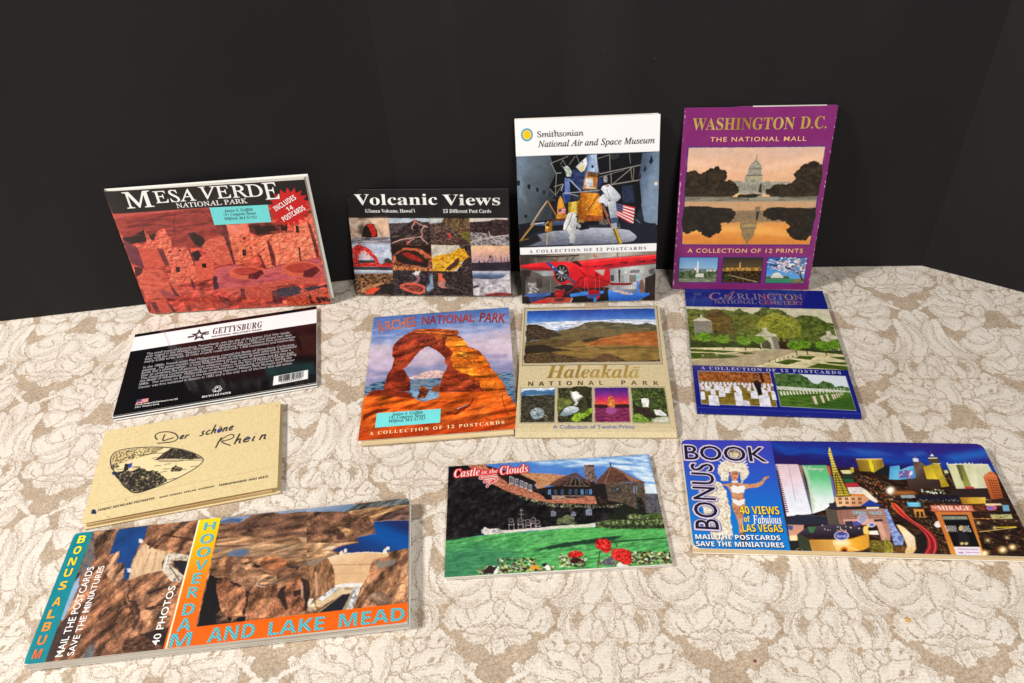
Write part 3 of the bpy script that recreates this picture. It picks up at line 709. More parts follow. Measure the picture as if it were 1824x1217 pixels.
    c.fill([(145, 460), (255, 455), (260, 590), (150, 595)], T([(60, 58, 58), (150, 148, 146), (206, 206, 204)], 7, seed=4, con=2.4)); c.line([(215, 500), (290, 555)], 9, (206, 206, 206)); c.line([(125, 425), (125, 600)], 5, (150, 150, 150)); c.line([(440, 430), (440, 600)], 5, (150, 150, 150)); c.line([(320, 430), (320, 600)], 4, (130, 130, 130)); c.fill([(260, 410), (330, 400), (340, 520), (265, 530)], (64, 56, 54))
    c.fill([(1195, 280), (1780, 220), (1780, 330), (1640, 420), (1630, 540), (1200, 540)], G((1200, 400), (1700, 380), [(150, 150, 150), (196, 198, 200), (150, 148, 144)]))
    for q, cl in (([(1205, 360), (1240, 358), (1240, 440), (1205, 442)], (60, 60, 64)), ([(1310, 365), (1370, 362), (1370, 460), (1312, 462)], (150, 148, 144)), ([(1300, 290), (1325, 290), (1325, 450), (1305, 450)], (40, 40, 44)), ([(1430, 360), (1530, 355), (1530, 450), (1440, 460)], (120, 116, 110)), ([(1450, 300), (1570, 292), (1570, 330), (1450, 335)], (120, 120, 122)), ([(1680, 300), (1760, 270), (1770, 350), (1700, 350)], (90, 90, 92))):
        c.fill(q, cl, rough=2)
    c.ell(1392, 328, 14, 14, (250, 246, 230)); c.strokes([(1200, 380), (1520, 360), (1520, 500), (1200, 520)], 60, 30, 6, 0, [(90, 88, 86), (206, 204, 200)], seed=5)
    for k in range(12):
        c.line([(1200 + k * 28, 480), (1200 + k * 28, 535)], 3, (70, 68, 68))
    c.fill([(1640, 400), (1775, 340), (1772, 690), (1600, 690), (1640, 580)], (40, 30, 28)); c.fill([(75, 640), (480, 580), (1170, 540), (1180, 690), (720, 715), (80, 735)], (30, 27, 30)); c.fill([(480, 520), (600, 480), (1180, 520), (1170, 580), (700, 590)], (34, 30, 32))
    red = G((800, 100), (820, 520), [(236, 44, 50), (226, 30, 40), (206, 24, 36), (170, 18, 30)], namp=.12)
    c.fill([(45, 240), (200, 215), (480, 190), (620, 190), (520, 300), (250, 300), (48, 262)], red); c.fill([(60, 268), (300, 262), (480, 280), (470, 300), (200, 300)], (150, 22, 34), soft=2)
    c.fill([(740, 190), (1000, 160), (1400, 128), (1784, 98), (1784, 205), (1500, 240), (1200, 275), (860, 262), (780, 230)], red); c.fill([(860, 250), (1200, 225), (1784, 160), (1784, 205), (1500, 242), (1200, 277), (870, 268)], (176, 24, 40), soft=3); c.line([(820, 205), (1200, 160), (1780, 110)], 9, (250, 110, 100), alpha=.7)
    for p in ([(985, 250), (1040, 240), (1010, 262)], [(1110, 235), (1220, 222), (1230, 235), (1120, 245)], [(1320, 200), (1420, 190), (1400, 220), (1380, 222), (1395, 205), (1320, 212)], [(1510, 185), (1560, 170), (1640, 175), (1640, 195), (1560, 205)], [(1730, 165), (1780, 155), (1780, 182), (1740, 185)]):
        c.fill(p, (70, 16, 26), rough=1)
    c.fill([(1525, 187), (1560, 178), (1615, 182), (1560, 196)], (196, 40, 50))
    c.fill([(640, 205), (740, 190), (860, 262), (1190, 280), (1200, 460), (1150, 500), (1020, 525), (830, 525), (700, 470), (640, 430)], red); c.fill([(700, 470), (830, 440), (1195, 470), (1150, 502), (1020, 527), (830, 527)], (170, 18, 30), soft=4, alpha=.8)
    for p, wd in (([(800, 290), (850, 350), (1000, 400), (1185, 450)], 8), ([(880, 370), (800, 420), (770, 470)], 9), ([(870, 420), (850, 490), (810, 530)], 12)):
        c.line(p, wd, (84, 14, 22), sm=1)
    c.fill([(695, 185), (770, 180), (860, 262), (790, 240), (740, 210)], (60, 22, 28), rough=3); c.fill([(990, 300), (1130, 290), (1110, 375)], (190, 176, 166)); c.fill([(1005, 340), (1030, 345), (1040, 385), (1020, 380)], (60, 16, 22))
    c.ell(600, 335, 128, 148, red); c.ell(582, 340, 98, 118, (236, 70, 70)); c.ell(580, 342, 92, 112, (30, 26, 30))
    for k in range(9):
        a = k * 2 * math.pi / 9 + .2
        c.line([(580 + 26 * math.cos(a), 342 + 30 * math.sin(a)), (580 + 78 * math.cos(a), 342 + 94 * math.sin(a))], 15, (104, 98, 96)); c.line([(580 + 34 * math.cos(a), 342 + 38 * math.sin(a)), (580 + 74 * math.cos(a), 342 + 88 * math.sin(a))], 5, (180, 176, 172))
    c.ell(575, 335, 30, 34, (120, 116, 114)); c.fill([(375, 190), (420, 200), (480, 250), (560, 310), (545, 335), (460, 290), (395, 225)], (52, 72, 130)); c.fill([(560, 315), (660, 370), (780, 470), (740, 470), (660, 420), (545, 335)], (60, 62, 80)); c.line([(540, 310), (600, 345)], 26, (190, 192, 196)); c.ell(470, 260, 10, 12, (226, 220, 190)); c.line([(620, 370), (700, 430)], 6, (140, 146, 160))
    c.line([(1195, 470), (1480, 470)], 16, (170, 24, 34)); c.fill([(1195, 460), (1490, 465), (1440, 490), (1200, 490)], (130, 20, 30))
    for p, wd, cl in (([(700, 480), (880, 600)], 9, (196, 30, 40)), ([(640, 600), (780, 500)], 10, (176, 26, 36)), ([(875, 400), (930, 580)], 15, (216, 34, 44)), ([(1060, 400), (1060, 620)], 4, (230, 120, 110)), ([(1010, 400), (1008, 600)], 4, (220, 150, 130)), ([(870, 400), (870, 600)], 4, (206, 130, 120)), ([(610, 530), (600, 600)], 14, (190, 28, 36)), ([(1118, 520), (1118, 580)], 6, (190, 40, 46))):
        c.line(p, wd, cl)
    blue = G((1180, 560), (1180, 690), [(64, 130, 220), (50, 110, 206), (36, 84, 170)])
    c.fill([(680, 605), (860, 570), (1110, 560), (1110, 595), (880, 620), (690, 640)], (58, 128, 214)); c.fill([(120, 605), (440, 585), (440, 615), (320, 640), (170, 645), (120, 625)], (60, 96, 170)); c.fill([(165, 640), (390, 630), (330, 660), (200, 710), (170, 700)], (54, 64, 110))
    c.ell(545, 598, 62, 50, red); c.ell(520, 600, 34, 46, (150, 18, 26)); c.line([(505, 590), (540, 600)], 6, (226, 150, 70)); c.ell(990, 590, 76, 46, red); c.line([(920, 590), (1065, 595)], 6, (120, 14, 22)); c.fill([(865, 610), (1070, 605), (1060, 645), (1025, 670), (1010, 710), (985, 712), (985, 655), (910, 660), (910, 640)], (56, 76, 140)); c.fill([(985, 640), (1025, 640), (1020, 710), (985, 712)], (60, 130, 210)); c.fill([(1020, 640), (1075, 620), (1050, 660), (1025, 675)], (216, 30, 50))
    c.fill([(1165, 560), (1300, 540), (1530, 590), (1530, 440), (1560, 440), (1570, 590), (1690, 585), (1700, 610), (1540, 690), (1180, 690)], blue); c.fill([(1210, 560), (1310, 545), (1500, 605), (1400, 615)], T([(120, 90, 90), (226, 206, 196), (170, 120, 120)], 12, 5, seed=6)); c.ell(1594, 500, 32, 80, (150, 70, 60)); c.ell(1594, 500, 22, 66, (110, 90, 80)); c.ell(1550, 390, 20, 26, (110, 190, 200))
    c.fill([(170, 720), (400, 645), (720, 648), (690, 715), (300, 730)], (176, 70, 60)); c.fill([(170, 725), (300, 690), (420, 690), (380, 728)], (196, 40, 44)); c.fill([(480, 660), (640, 655), (600, 690), (500, 695)], (90, 50, 46), soft=2); c.line([(720, 650), (690, 712)], 12, (190, 186, 180))
    c.frame(*F)
    c.tone(pic, .12, 26, .1); c.tone([(113, 882), (893, 862), (885, 1138), (132, 1158)], .2, 26, .12)
    return c

def canopy(c, pts, dark, mid, light, seed=1, rough=7, size=6):
    big = T([dark, mid, light], size * 2.8, size * 2.2, octv=4, seed=seed, con=2.3)
    fine = T([dark, mid, light], size * .7, size * .6, octv=2, seed=seed + 3, con=1.6)
    c.fill(pts, mixf(big, fine, .38), rough=rough, seed=seed)
    P = c.P(pts); p = np.asarray(pts, float)
    k = np.ptp(p[:, 0]) / max(np.ptp(P[:, 0]), 1)
    m = np.array([dark, mid, light], float)
    n = int(min(260, np.ptp(P[:, 0]) * np.ptp(P[:, 1]) / (size * size * 3.2)))
    c.strokes(pts, n, size * 1.5 * k, size * .8 * k, .4, [tuple(m[0] * .8), tuple(m[0]), tuple(m[2]), tuple(m[1]), tuple(m[2] * 1.1)], seed=seed, alpha=.6, jit=1.2)

def art_wash(w, h):
    F = (1180, 170, 3.382)
    c = Art(w, h, QUAD['wash'], 3.4).frame(*F)
    c.all(T([(122, 36, 104), (132, 44, 114)], 60, seed=2))
    frame_c = (56, 44, 122)
    c.fill([(153, 308), (985, 302), (893, 903), (110, 903)], frame_c)
    q = [(158, 313), (980, 307), (888, 897), (116, 897)]
    c.cell(q)
    full = [(0, 0), (100, 0), (100, 100), (0, 100)]
    c.fill(full, G((0, 0), (0, 52), [(214, 180, 160), (230, 184, 150), (226, 176, 140), (236, 190, 130)], namp=.5, ns=60))
    c.fill([(0, 10), (40, 22), (100, 6), (100, 12), (50, 26), (0, 18)], (236, 196, 172), soft=6, alpha=.6)
    c.fill([(0, 54), (100, 54), (100, 100), (0, 100)], G((0, 54), (0, 100), [(196, 156, 120), (206, 150, 100), (226, 150, 70), (216, 132, 60)], namp=.5, ns=60, seed=8))
    c.fill([(0, 82), (60, 78), (100, 90), (100, 94), (40, 86), (0, 90)], (240, 176, 92), soft=5, alpha=.7)
    marble = T([(120, 116, 104), (160, 156, 142), (186, 180, 164)], 4, 6, octv=3, seed=4, con=2)
    def capitol(k):
        f = (lambda y: y) if k == 0 else (lambda y: 109.5 - y)
        a = 1.0 if k == 0 else .8
        P = lambda L: [(x, f(y)) for x, y in L]
        m = marble if k == 0 else T([(96, 84, 66), (128, 112, 86), (150, 130, 100)], 4, 6, seed=4)
        c.fill(P([(33, 46), (33, 34), (38, 33), (44, 34), (44, 32.5), (56, 32.5), (57, 34), (62, 33), (62, 34), (78, 34), (78, 46)]), m, alpha=a)
        c.fill(P([(43.6, 33), (44.5, 27), (45.5, 26), (46, 20), (47.5, 16), (49, 14.5), (50.2, 13), (50.6, 9), (51, 6), (51.4, 9), (51.8, 13), (53, 14.5), (54.6, 17), (55.6, 20), (56, 26), (56.8, 27), (57.2, 33)]), m, alpha=a)
        c.fill(P([(44.6, 27), (56.6, 27), (56.8, 28), (44.4, 28)]), (104, 100, 92), alpha=a); c.fill(P([(46, 20.5), (55.6, 20.5), (55.8, 21.4), (46, 21.4)]), (110, 106, 96), alpha=a)
        for x in np.arange(46, 56, 1.1):
            c.fill(P([(x, 28.5), (x + .5, 28.5), (x + .5, 31.5), (x, 31.5)]), (206, 190, 110), alpha=.8 * a)
        for x in np.arange(40, 63, 1.3):
            c.fill(P([(x, 37), (x + .5, 37), (x + .5, 43), (x, 43)]), (92, 88, 80), alpha=.7 * a)
        c.fill(P([(54.6, 44), (58, 44), (58.4, 50), (54.2, 50)]), m); c.fill(P([(55.6, 37), (57, 35), (57.6, 42), (58, 45), (55.4, 45)]), (50, 48, 46))
    capitol(0); capitol(1)
    tr = ((20, 17, 13), (44, 36, 26), (76, 60, 40))
    tl = [(0, 24), (5, 22), (11, 26), (14, 24), (17, 20), (23, 18), (28, 22), (30, 30), (29, 33), (36, 34), (39, 38), (39, 46), (36, 49), (0, 51)]
    trr = [(62, 47), (61, 41), (66, 38), (74, 37), (82, 31), (80, 26), (86, 17), (92, 14), (97, 15), (100, 20), (100, 50), (66, 50)]
    for L, sd in ((tl, 3), (trr, 5)):
        canopy(c, L, *tr, seed=sd, rough=9)
        canopy(c, [(x, 109.5 - y * .98) for x, y in L], (18, 15, 12), (32, 27, 20), (56, 46, 32), seed=sd + 1, rough=9)
    c.fill([(0, 49), (30, 49), (60, 50), (100, 49), (100, 54), (0, 54.5)], T([(66, 62, 52), (120, 114, 98), (150, 142, 122)], 30, 2, seed=6, con=2))
    c.fill([(12, 50.4), (26, 50), (27, 52), (12, 53)], (140, 136, 122)); c.fill([(49, 49), (71, 49), (71, 52.6), (49, 52.6)], (150, 146, 130), rough=1)
    c.fill([(40, 47), (52, 46), (58, 47), (54, 50), (40, 50)], (38, 36, 28), rough=3)
    c.fill([(0, 53.4), (100, 53), (100, 54.2), (0, 54.6)], (150, 144, 124))
    c.frame(*F); c.warp(q, .8, 6); c.tone(q, .05, 30, .06)
    S3 = ([(103, 977), (336, 977), (323, 1126), (94, 1126)], [(370, 977), (606, 977), (588, 1128), (357, 1128)], [(637, 977), (873, 977), (851, 1131), (621, 1129)])
    for s in S3:
        m = np.mean(s, 0)
        c.fill([tuple(m + (np.array(p) - m) * 1.05) for p in s], frame_c)
    c.cell(S3[0])
    c.fill(full, G((0, 0), (0, 50), [(96, 146, 200), (150, 186, 216)]))
    c.fill([(0, 44), (100, 46), (100, 60), (0, 60)], T([(70, 90, 96), (150, 160, 160)], 8, 3, seed=3, con=2.4))
    canopy(c, [(0, 58), (30, 52), (60, 56), (100, 52), (100, 88), (0, 90)], (30, 44, 26), (70, 90, 56), (150, 160, 130), seed=6, rough=3, size=4)
    c.fill([(0, 86), (100, 84), (100, 100), (0, 100)], T([(90, 100, 70), (170, 172, 150)], 14, 3, seed=9, con=2.2))
    c.fill([(46, 62), (47, 16), (48.5, 12), (50, 16), (52, 62)], (232, 226, 216)); c.fill([(44, 68), (48, 64), (66, 64), (66, 80), (44, 80)], (214, 212, 200)); c.fill([(40, 44), (44, 38), (46, 50), (40, 52)], (220, 220, 214))
    for x in (72, 80, 90):
        c.fill([(x, 48), (x + 7, 48), (x + 7, 56), (x, 56)], (206, 206, 200))
    c.cell(S3[1])
    c.fill(full, G((0, 0), (0, 40), [(50, 40, 34), (92, 74, 50)]))
    c.fill([(0, 38), (100, 36), (100, 100), (0, 100)], T([(14, 10, 8), (40, 28, 16), (130, 92, 40)], 5, 3, octv=3, seed=11, con=2.4))
    c.fill([(0, 40), (100, 38), (100, 52), (0, 54)], T([(60, 40, 18), (170, 120, 50), (236, 196, 110)], 4, 3, seed=12, con=3))
    c.fill([(41, 44), (42, 20), (44, 16), (45, 20), (46, 44)], (210, 160, 80))
    c.fill([(10, 68), (18, 68), (96, 96), (90, 100)], T([(120, 100, 60), (196, 176, 120)], 8, seed=13)); c.fill([(8, 72), (22, 72), (22, 86), (8, 84)], (40, 66, 40), soft=1)
    c.cell(S3[2])
    c.fill(full, G((0, 0), (0, 70), [(28, 104, 190), (90, 160, 220)]))
    c.fill([(0, 82), (60, 80), (75, 86), (70, 100), (0, 100)], T([(40, 120, 90), (70, 150, 110)], 20, 3, seed=14)); c.fill([(0, 74), (60, 72), (60, 83), (0, 84)], T([(40, 66, 40), (120, 130, 90)], 6, 3, seed=15))
    c.ell(28, 68, 11, 10, (226, 222, 214)); c.fill([(14, 70), (44, 70), (46, 80), (12, 80)], (210, 206, 196))
    c.fill([(66, 100), (72, 84), (100, 80), (100, 100)], T([(90, 96, 56), (150, 140, 100)], 6, seed=16))
    for p, wd in (([(96, 90), (88, 66), (70, 46), (40, 36), (8, 28)], 5), ([(76, 52), (60, 30), (40, 14), (20, 4)], 4), ([(88, 66), (94, 40), (90, 10)], 5), ([(40, 36), (24, 44), (14, 40)], 3), ([(62, 34), (76, 20), (80, 4)], 3)):
        c.line(p, wd, (64, 46, 44), rough=2)
    c.dots((30, 0, 100, 64), 130, 3.4, [(226, 206, 208), (206, 184, 192), (240, 228, 226), (150, 120, 124)], seed=3)
    c.dots((0, 8, 50, 46), 50, 3, [(226, 206, 208), (206, 184, 192)], seed=4)
    c.frame(*F)
    rs = np.random.RandomState(4)
    for _ in range(26):                       # scuffed white edges
        t = rs.rand()
        c.ell(137 - 76 * t + rs.uniform(-1, 4), 80 + 1085 * t, 3, rs.uniform(4, 16), (226, 214, 222), alpha=.8)
        t = rs.rand()
        c.ell(1056 - 176 * t - rs.uniform(-1, 3), 70 + 1098 * t, 2.5, rs.uniform(3, 10), (220, 200, 214), alpha=.7)
    return c

def art_gett(w, h):
    c = Art(w, h, QUAD['gett'], 3.4).frame(180, 530, 4.343)
    c.all((13, 12, 15))
    c.fill([(250, 308), (1668, 91), (1668, 198), (225, 418)], (232, 231, 233))
    t = np.arange(10) * math.pi / 5 - math.pi / 2
    r = np.where(np.arange(10) % 2 == 0, 1, .42)
    for sc, cl in ((1.0, (40, 40, 48)), (.42, (232, 231, 233))):
        c.fill(np.c_[756 + np.cos(t) * r * 66 * sc, 292 - np.cos(t) * r * 8 * sc + np.sin(t) * r * 48 * sc], cl)
    for s in ([(668, 303), (716, 296), (720, 306), (668, 316)], [(790, 268), (832, 262), (832, 272), (794, 278)], [(795, 283), (832, 277), (832, 286), (800, 292)]):
        c.fill(s, (54, 54, 62))
    flag(c, [(276, 791), (368, 776), (364, 808), (269, 824)]); c.frame(180, 530, 4.343)
    c.fill([(1336, 612), (1603, 562), (1602, 632), (1328, 684)], (232, 230, 228))
    rs = np.random.RandomState(5)
    x = 1376
    while x < 1568:
        wd = rs.choice([2, 3, 5, 7])
        y = 608 - (x - 1376) * .19
        c.fill([(x, y), (x + wd, y - wd * .19), (x + wd - 3, y + 46), (x - 3, y + 47)], (24, 24, 26))
        x += wd + rs.choice([2, 3, 4, 5])
    for k in range(11):
        c.fill([(1396 + k * 15, 652 - k * 2.9), (1404 + k * 15, 650 - k * 2.9), (1402 + k * 15, 662 - k * 2.9), (1394 + k * 15, 664 - k * 2.9)], (60, 60, 62), alpha=.8)
    # streaks of light reflected by the gloss, painted into the cover colour
    for p, wd in (([(475, 245), (500, 300), (530, 385)], 15), ([(530, 420), (600, 560), (690, 720)], 16), ([(580, 380), (640, 520), (740, 700)], 7), ([(850, 520), (910, 600), (960, 680)], 8)):
        c.line(p, wd, (120, 118, 120), rough=2, alpha=.22)
    return c

def art_arch(w, h):
    c = Art(w, h, QUAD['arch'], 3.4).frame(620, 530, 4.506)
    c.all(G((700, 100), (740, 720), [(66, 98, 164), (84, 118, 180), (150, 160, 200), (196, 178, 196), (184, 168, 192), (140, 138, 178), (120, 124, 160)], namp=.35, ns=34))
    for p, a in (([(200, 380), (360, 370), (360, 440), (180, 470)], .5), ([(900, 300), (1300, 260), (1310, 300), (920, 330)], .5), ([(1000, 370), (1310, 320), (1325, 520), (1120, 480)], .55), ([(600, 440), (700, 420), (770, 500), (560, 520)], .5)):
        c.fill(p, (214, 196, 208), soft=12, alpha=a)
    c.fill([(1100, 450), (1290, 450), (1280, 480), (1120, 490)], (150, 140, 176), soft=5, alpha=.8)
    c.fill([(450, 570), (800, 540), (800, 600), (500, 640)], (128, 132, 168), soft=10, alpha=.8)
    c.fill([(490, 650), (560, 620), (640, 588), (720, 578), (790, 590), (790, 640), (600, 655)], T([(150, 136, 156), (214, 176, 168), (236, 206, 190)], 12, 9, ang=.6, seed=3, con=2.4), rough=3)
    land = T([(30, 44, 66), (62, 100, 140), (116, 150, 176), (150, 120, 110)], 22, 4, ang=-.03, octv=4, seed=5, con=2.4)
    c.fill([(140, 720), (200, 690), (300, 668), (300, 760), (120, 800)], land)
    c.fill([(480, 660), (640, 652), (800, 640), (760, 830), (600, 835), (480, 770)], land)
    c.fill([(1190, 600), (1330, 588), (1350, 860), (1200, 720)], land)
    c.fill([(500, 740), (560, 750), (740, 760), (735, 815), (620, 830), (530, 790)], T([(90, 130, 170), (170, 196, 214)], 14, 5, seed=6))
    ark = R([(112, 36, 22), (140, 50, 28), (166, 66, 36)], 34, 20, seed=7, rel=2, crack=.2)
    lit = R([(176, 72, 16), (212, 104, 26), (236, 146, 44)], 40, 14, ang=.1, seed=8, rel=2.2, crack=.2)
    arch = [(286, 752), (296, 700), (322, 620), (356, 572), (376, 500), (358, 460), (362, 405), (400, 350), (450, 310), (495, 282), (540, 258), (620, 250), (710, 248), (800, 256), (892, 262), (900, 290), (884, 302), (930, 330), (970, 392), (1050, 420), (1110, 480), (1150, 560), (1205, 620), (1252, 690), (1272, 745), (1240, 756),
            (738, 756), (750, 690), (772, 620), (806, 556), (782, 520), (785, 478), (742, 440), (690, 410), (652, 390), (620, 400), (588, 424), (560, 456), (520, 505), (490, 545), (448, 572), (476, 610), (506, 660), (500, 752)]
    c.fill(arch, ark, rough=3, seed=3)
    c.fill([(800, 306), (884, 304), (930, 332), (970, 394), (1050, 422), (1110, 482), (1150, 562), (1205, 622), (1250, 690), (1268, 742), (1100, 750), (1060, 680), (980, 620), (900, 590), (850, 560), (830, 500), (850, 440), (820, 400), (790, 370)], lit, rough=5, seed=5)
    c.fill([(640, 250), (760, 250), (890, 264), (895, 292), (790, 300), (740, 380), (700, 300), (560, 285), (500, 284), (545, 260)], T([(110, 40, 16), (190, 88, 34), (220, 120, 54)], 20, 6, octv=4, seed=9, con=2.4), rough=3)
    for p in ([(500, 288), (640, 290), (780, 300), (890, 296)], [(580, 345), (620, 362), (650, 380)], [(770, 310), (780, 380), (772, 430)], [(900, 430), (1000, 440), (1070, 460)], [(880, 450), (960, 490), (1000, 520)], [(560, 270), (700, 266), (860, 272)], [(380, 600), (440, 590)]):
        c.line(p, 6, (58, 20, 14), rough=3, alpha=.85)
    c.fill([(375, 590), (440, 585), (480, 640), (470, 680), (400, 690), (350, 660)], T([(70, 22, 16), (120, 42, 26)], 14, seed=10), soft=5, alpha=.8)
    ground = R([(170, 58, 14), (204, 86, 24), (226, 112, 40)], 60, 18, ang=-.12, seed=11, rel=1.8, crack=.12)
    c.fill([(120, 810), (190, 765), (300, 745), (480, 770), (560, 820), (620, 836), (740, 800), (740, 756), (1268, 750), (1345, 860), (1362, 1042), (70, 1168)], ground, rough=3)
    c.fill([(190, 750), (300, 742), (490, 762), (545, 815), (400, 800), (250, 790), (140, 805)], T([(96, 30, 14), (150, 54, 26)], 30, 8, seed=12), soft=2)
    for p in ([(780, 920), (900, 880), (990, 840), (1000, 800), (1015, 800), (990, 860), (880, 935), (800, 940)], [(120, 950), (240, 900), (350, 890), (320, 910), (200, 950), (110, 1000)]):
        c.fill(p, (92, 28, 14), rough=3, soft=2, alpha=.85)
    for p in ([(560, 850), (700, 845), (800, 830)], [(1100, 960), (1160, 985), (1200, 960)], [(1240, 760), (1250, 850), (1280, 930)], [(860, 900), (960, 850), (990, 800)]):
        c.line(p, 5, (80, 26, 14), rough=3, alpha=.7)
    c.fill([(75, 1168), (90, 1040), (400, 1040), (900, 980), (1362, 1000), (1362, 1042)], (150, 34, 14), soft=22, alpha=.45)
    c.fill([(562, 805), (580, 740), (600, 700), (655, 742), (632, 800), (600, 812)], T([(50, 22, 18), (120, 56, 30), (200, 110, 50)], 14, seed=13, con=2.4), rough=3)
    c.fill([(690, 710), (742, 700), (742, 756), (680, 750)], (130, 66, 40), rough=3)
    c.line([(880, 890), (970, 852)], 7, (196, 176, 170))
    c.strokes([(850, 340), (960, 400), (1100, 490), (1240, 700), (1060, 740), (840, 540)], 150, 50, 7, .9, [(150, 60, 14), (250, 176, 70), (190, 84, 20), (120, 44, 14)], seed=3, alpha=.5)
    c.strokes([(380, 420), (500, 300), (760, 300), (560, 430), (460, 560), (380, 560)], 90, 40, 8, -.7, [(80, 26, 16), (170, 72, 40), (196, 90, 50)], seed=4, alpha=.5); c.strokes([(310, 640), (480, 640), (500, 740), (300, 740)], 50, 50, 8, .2, [(70, 22, 14), (160, 64, 34)], seed=5)
    c.strokes([(760, 600), (900, 600), (1100, 740), (750, 745)], 80, 60, 8, .1, [(84, 28, 14), (180, 76, 30)], seed=6); c.strokes([(140, 820), (740, 810), (1260, 770), (1350, 1000), (100, 1140)], 160, 110, 8, -.12, [(150, 50, 14), (236, 140, 60), (176, 70, 20)], seed=7, alpha=.4)
    c.warp([(220, 240), (1300, 200), (1355, 1036), (82, 1160)], 1.0, 6); c.tone([(215, 155), (1293, 80), (1358, 1040), (75, 1165)], .14, 40, .08)
    return c

def art_hale(w, h):
    F = (900, 530, 4.681)
    c = Art(w, h, QUAD['hale'], 3.4).frame(*F)
    c.all(T([(170, 150, 110), (206, 190, 150), (220, 206, 170)], 1.6, 1.6, octv=3, seed=3, con=2.2))
    def bordered(q):
        m = np.mean(q, 0)
        for k, cl in ((1.055, (96, 88, 74)), (1.04, (214, 200, 166)), (1.022, (110, 100, 84)), (1.014, (226, 216, 190))):
            s = (np.array(q) - m)
            L = np.abs(s).mean(0)
            g = (k - 1) * L.mean()
            c.fill([tuple(m + v + np.sign(v) * g) for v in s], cl)
    q = [(187, 118), (1240, 91), (1291, 534), (161, 551)]
    bordered(q)
    c.cell(q)
    full = [(0, 0), (100, 0), (100, 100), (0, 100)]
    c.fill(full, G((0, 0), (0, 26), [(26, 66, 150), (50, 100, 186), (120, 164, 214)]))
    c.fill([(0, 26), (30, 22), (100, 22), (100, 36), (0, 40)], T([(120, 146, 186), (206, 214, 226), (240, 242, 246)], 30, 4, octv=4, seed=4, con=2.4), rough=4)
    c.fill([(25, 40), (36, 36), (44, 28), (52, 24), (64, 26), (76, 28), (86, 32), (93, 28), (100, 34), (100, 60), (20, 60)], T([(44, 46, 36), (88, 84, 58), (130, 122, 84)], 26, 6, octv=4, seed=5, con=2.2), rough=3)
    c.fill([(10, 44), (60, 38), (100, 44), (100, 64), (10, 68)], T([(70, 62, 38), (116, 98, 58), (86, 80, 52)], 40, 5, octv=4, seed=6, con=2), rough=3, soft=2)
    c.fill([(0, 62), (30, 58), (60, 64), (100, 72), (100, 100), (0, 100)], T([(96, 76, 34), (134, 106, 50), (156, 126, 66)], 50, 8, octv=4, seed=7, con=1.8), soft=3)
    c.fill([(44, 64), (52, 58), (66, 54), (78, 47), (90, 46), (100, 44), (100, 72), (80, 70), (60, 70), (48, 70)], T([(126, 66, 24), (166, 96, 40), (186, 118, 56)], 40, 8, ang=-.15, octv=4, seed=8, con=1.8), soft=2)
    c.line([(30, 72), (44, 72), (60, 76), (80, 74), (100, 76)], 2.5, (80, 66, 34), rough=2, alpha=.6); c.line([(48, 66), (46, 72), (56, 76)], 1.5, (170, 140, 84), alpha=.7)
    c.fill([(42, 60), (56, 54), (62, 52), (54, 60), (46, 64)], (52, 48, 34), rough=3, soft=1)
    c.fill([(0, 28), (8, 28), (16, 36), (22, 40), (28, 50), (18, 56), (0, 60)], T([(22, 18, 14), (58, 46, 32), (96, 76, 50)], 9, 7, octv=4, seed=9, con=2.4), rough=5)
    c.fill([(0, 60), (18, 56), (40, 60), (30, 70), (10, 76), (0, 76)], T([(60, 48, 26), (110, 88, 46)], 30, 6, seed=10), soft=3)
    c.fill([(0, 68), (14, 66), (24, 74), (38, 78), (20, 80), (0, 84)], (40, 32, 20), rough=4, soft=1)
    c.fill([(0, 84), (20, 80), (34, 88), (50, 94), (70, 90), (76, 98), (100, 96), (100, 100), (0, 100)], T([(30, 22, 14), (80, 60, 34), (120, 92, 56)], 6, 4, octv=4, seed=11, con=2.6), rough=6)
    c.fill([(52, 96), (56, 86), (62, 84), (68, 90), (68, 98)], T([(70, 50, 28), (120, 88, 50)], 6, seed=12), rough=4)
    c.frame(*F); c.warp(q, 2.4, 9); c.tone(q, .18, 26, .1)
    Q4 = ([(133, 761), (411, 754), (405, 1042), (123, 1044)], [(437, 756), (717, 752), (721, 1042), (435, 1043)], [(741, 755), (1021, 751), (1039, 1040), (746, 1042)], [(1046, 754), (1324, 751), (1369, 1043), (1069, 1045)])
    for s in Q4:
        bordered(s)
    c.cell(Q4[0])
    c.fill(full, T([(22, 20, 16), (56, 52, 40), (90, 84, 66)], 8, 6, octv=4, seed=13, con=2.2))
    c.fill([(0, 0), (100, 0), (100, 20), (0, 22)], (200, 214, 230)); c.fill([(0, 10), (30, 4), (60, 8), (100, 4), (100, 22), (60, 20), (0, 22)], T([(40, 80, 120), (90, 130, 170)], 14, 5, seed=14), rough=2)
    c.ell(49, 74, 21, 17, T([(70, 84, 90), (150, 166, 174), (206, 214, 218)], 4, 3, octv=3, seed=15, con=2.6))
    for k in range(12):
        a = k * math.pi / 6
        c.line([(49, 76), (49 + 21 * math.cos(a), 74 + 17 * math.sin(a))], 1, (60, 72, 80), alpha=.6)
    c.line([(70, 78), (84, 88)], 2, (150, 140, 120)); c.line([(66, 84), (78, 92)], 2, (140, 130, 110))
    c.cell(Q4[1])
    c.fill(full, T([(14, 16, 10), (40, 44, 22), (90, 92, 44)], 7, octv=4, seed=16, con=2.2))
    c.fill([(36, 10), (64, 6), (74, 26), (54, 40), (44, 36)], (236, 236, 230), soft=5)
    canopy(c, [(0, 26), (20, 30), (40, 36), (46, 44), (30, 56), (0, 70)], (40, 48, 20), (96, 106, 44), (150, 156, 84), seed=4, rough=4)
    c.fill([(4, 80), (20, 60), (40, 52), (60, 58), (64, 66), (40, 78), (20, 84)], G((0, 54), (0, 84), [(214, 222, 226), (110, 130, 140)]))
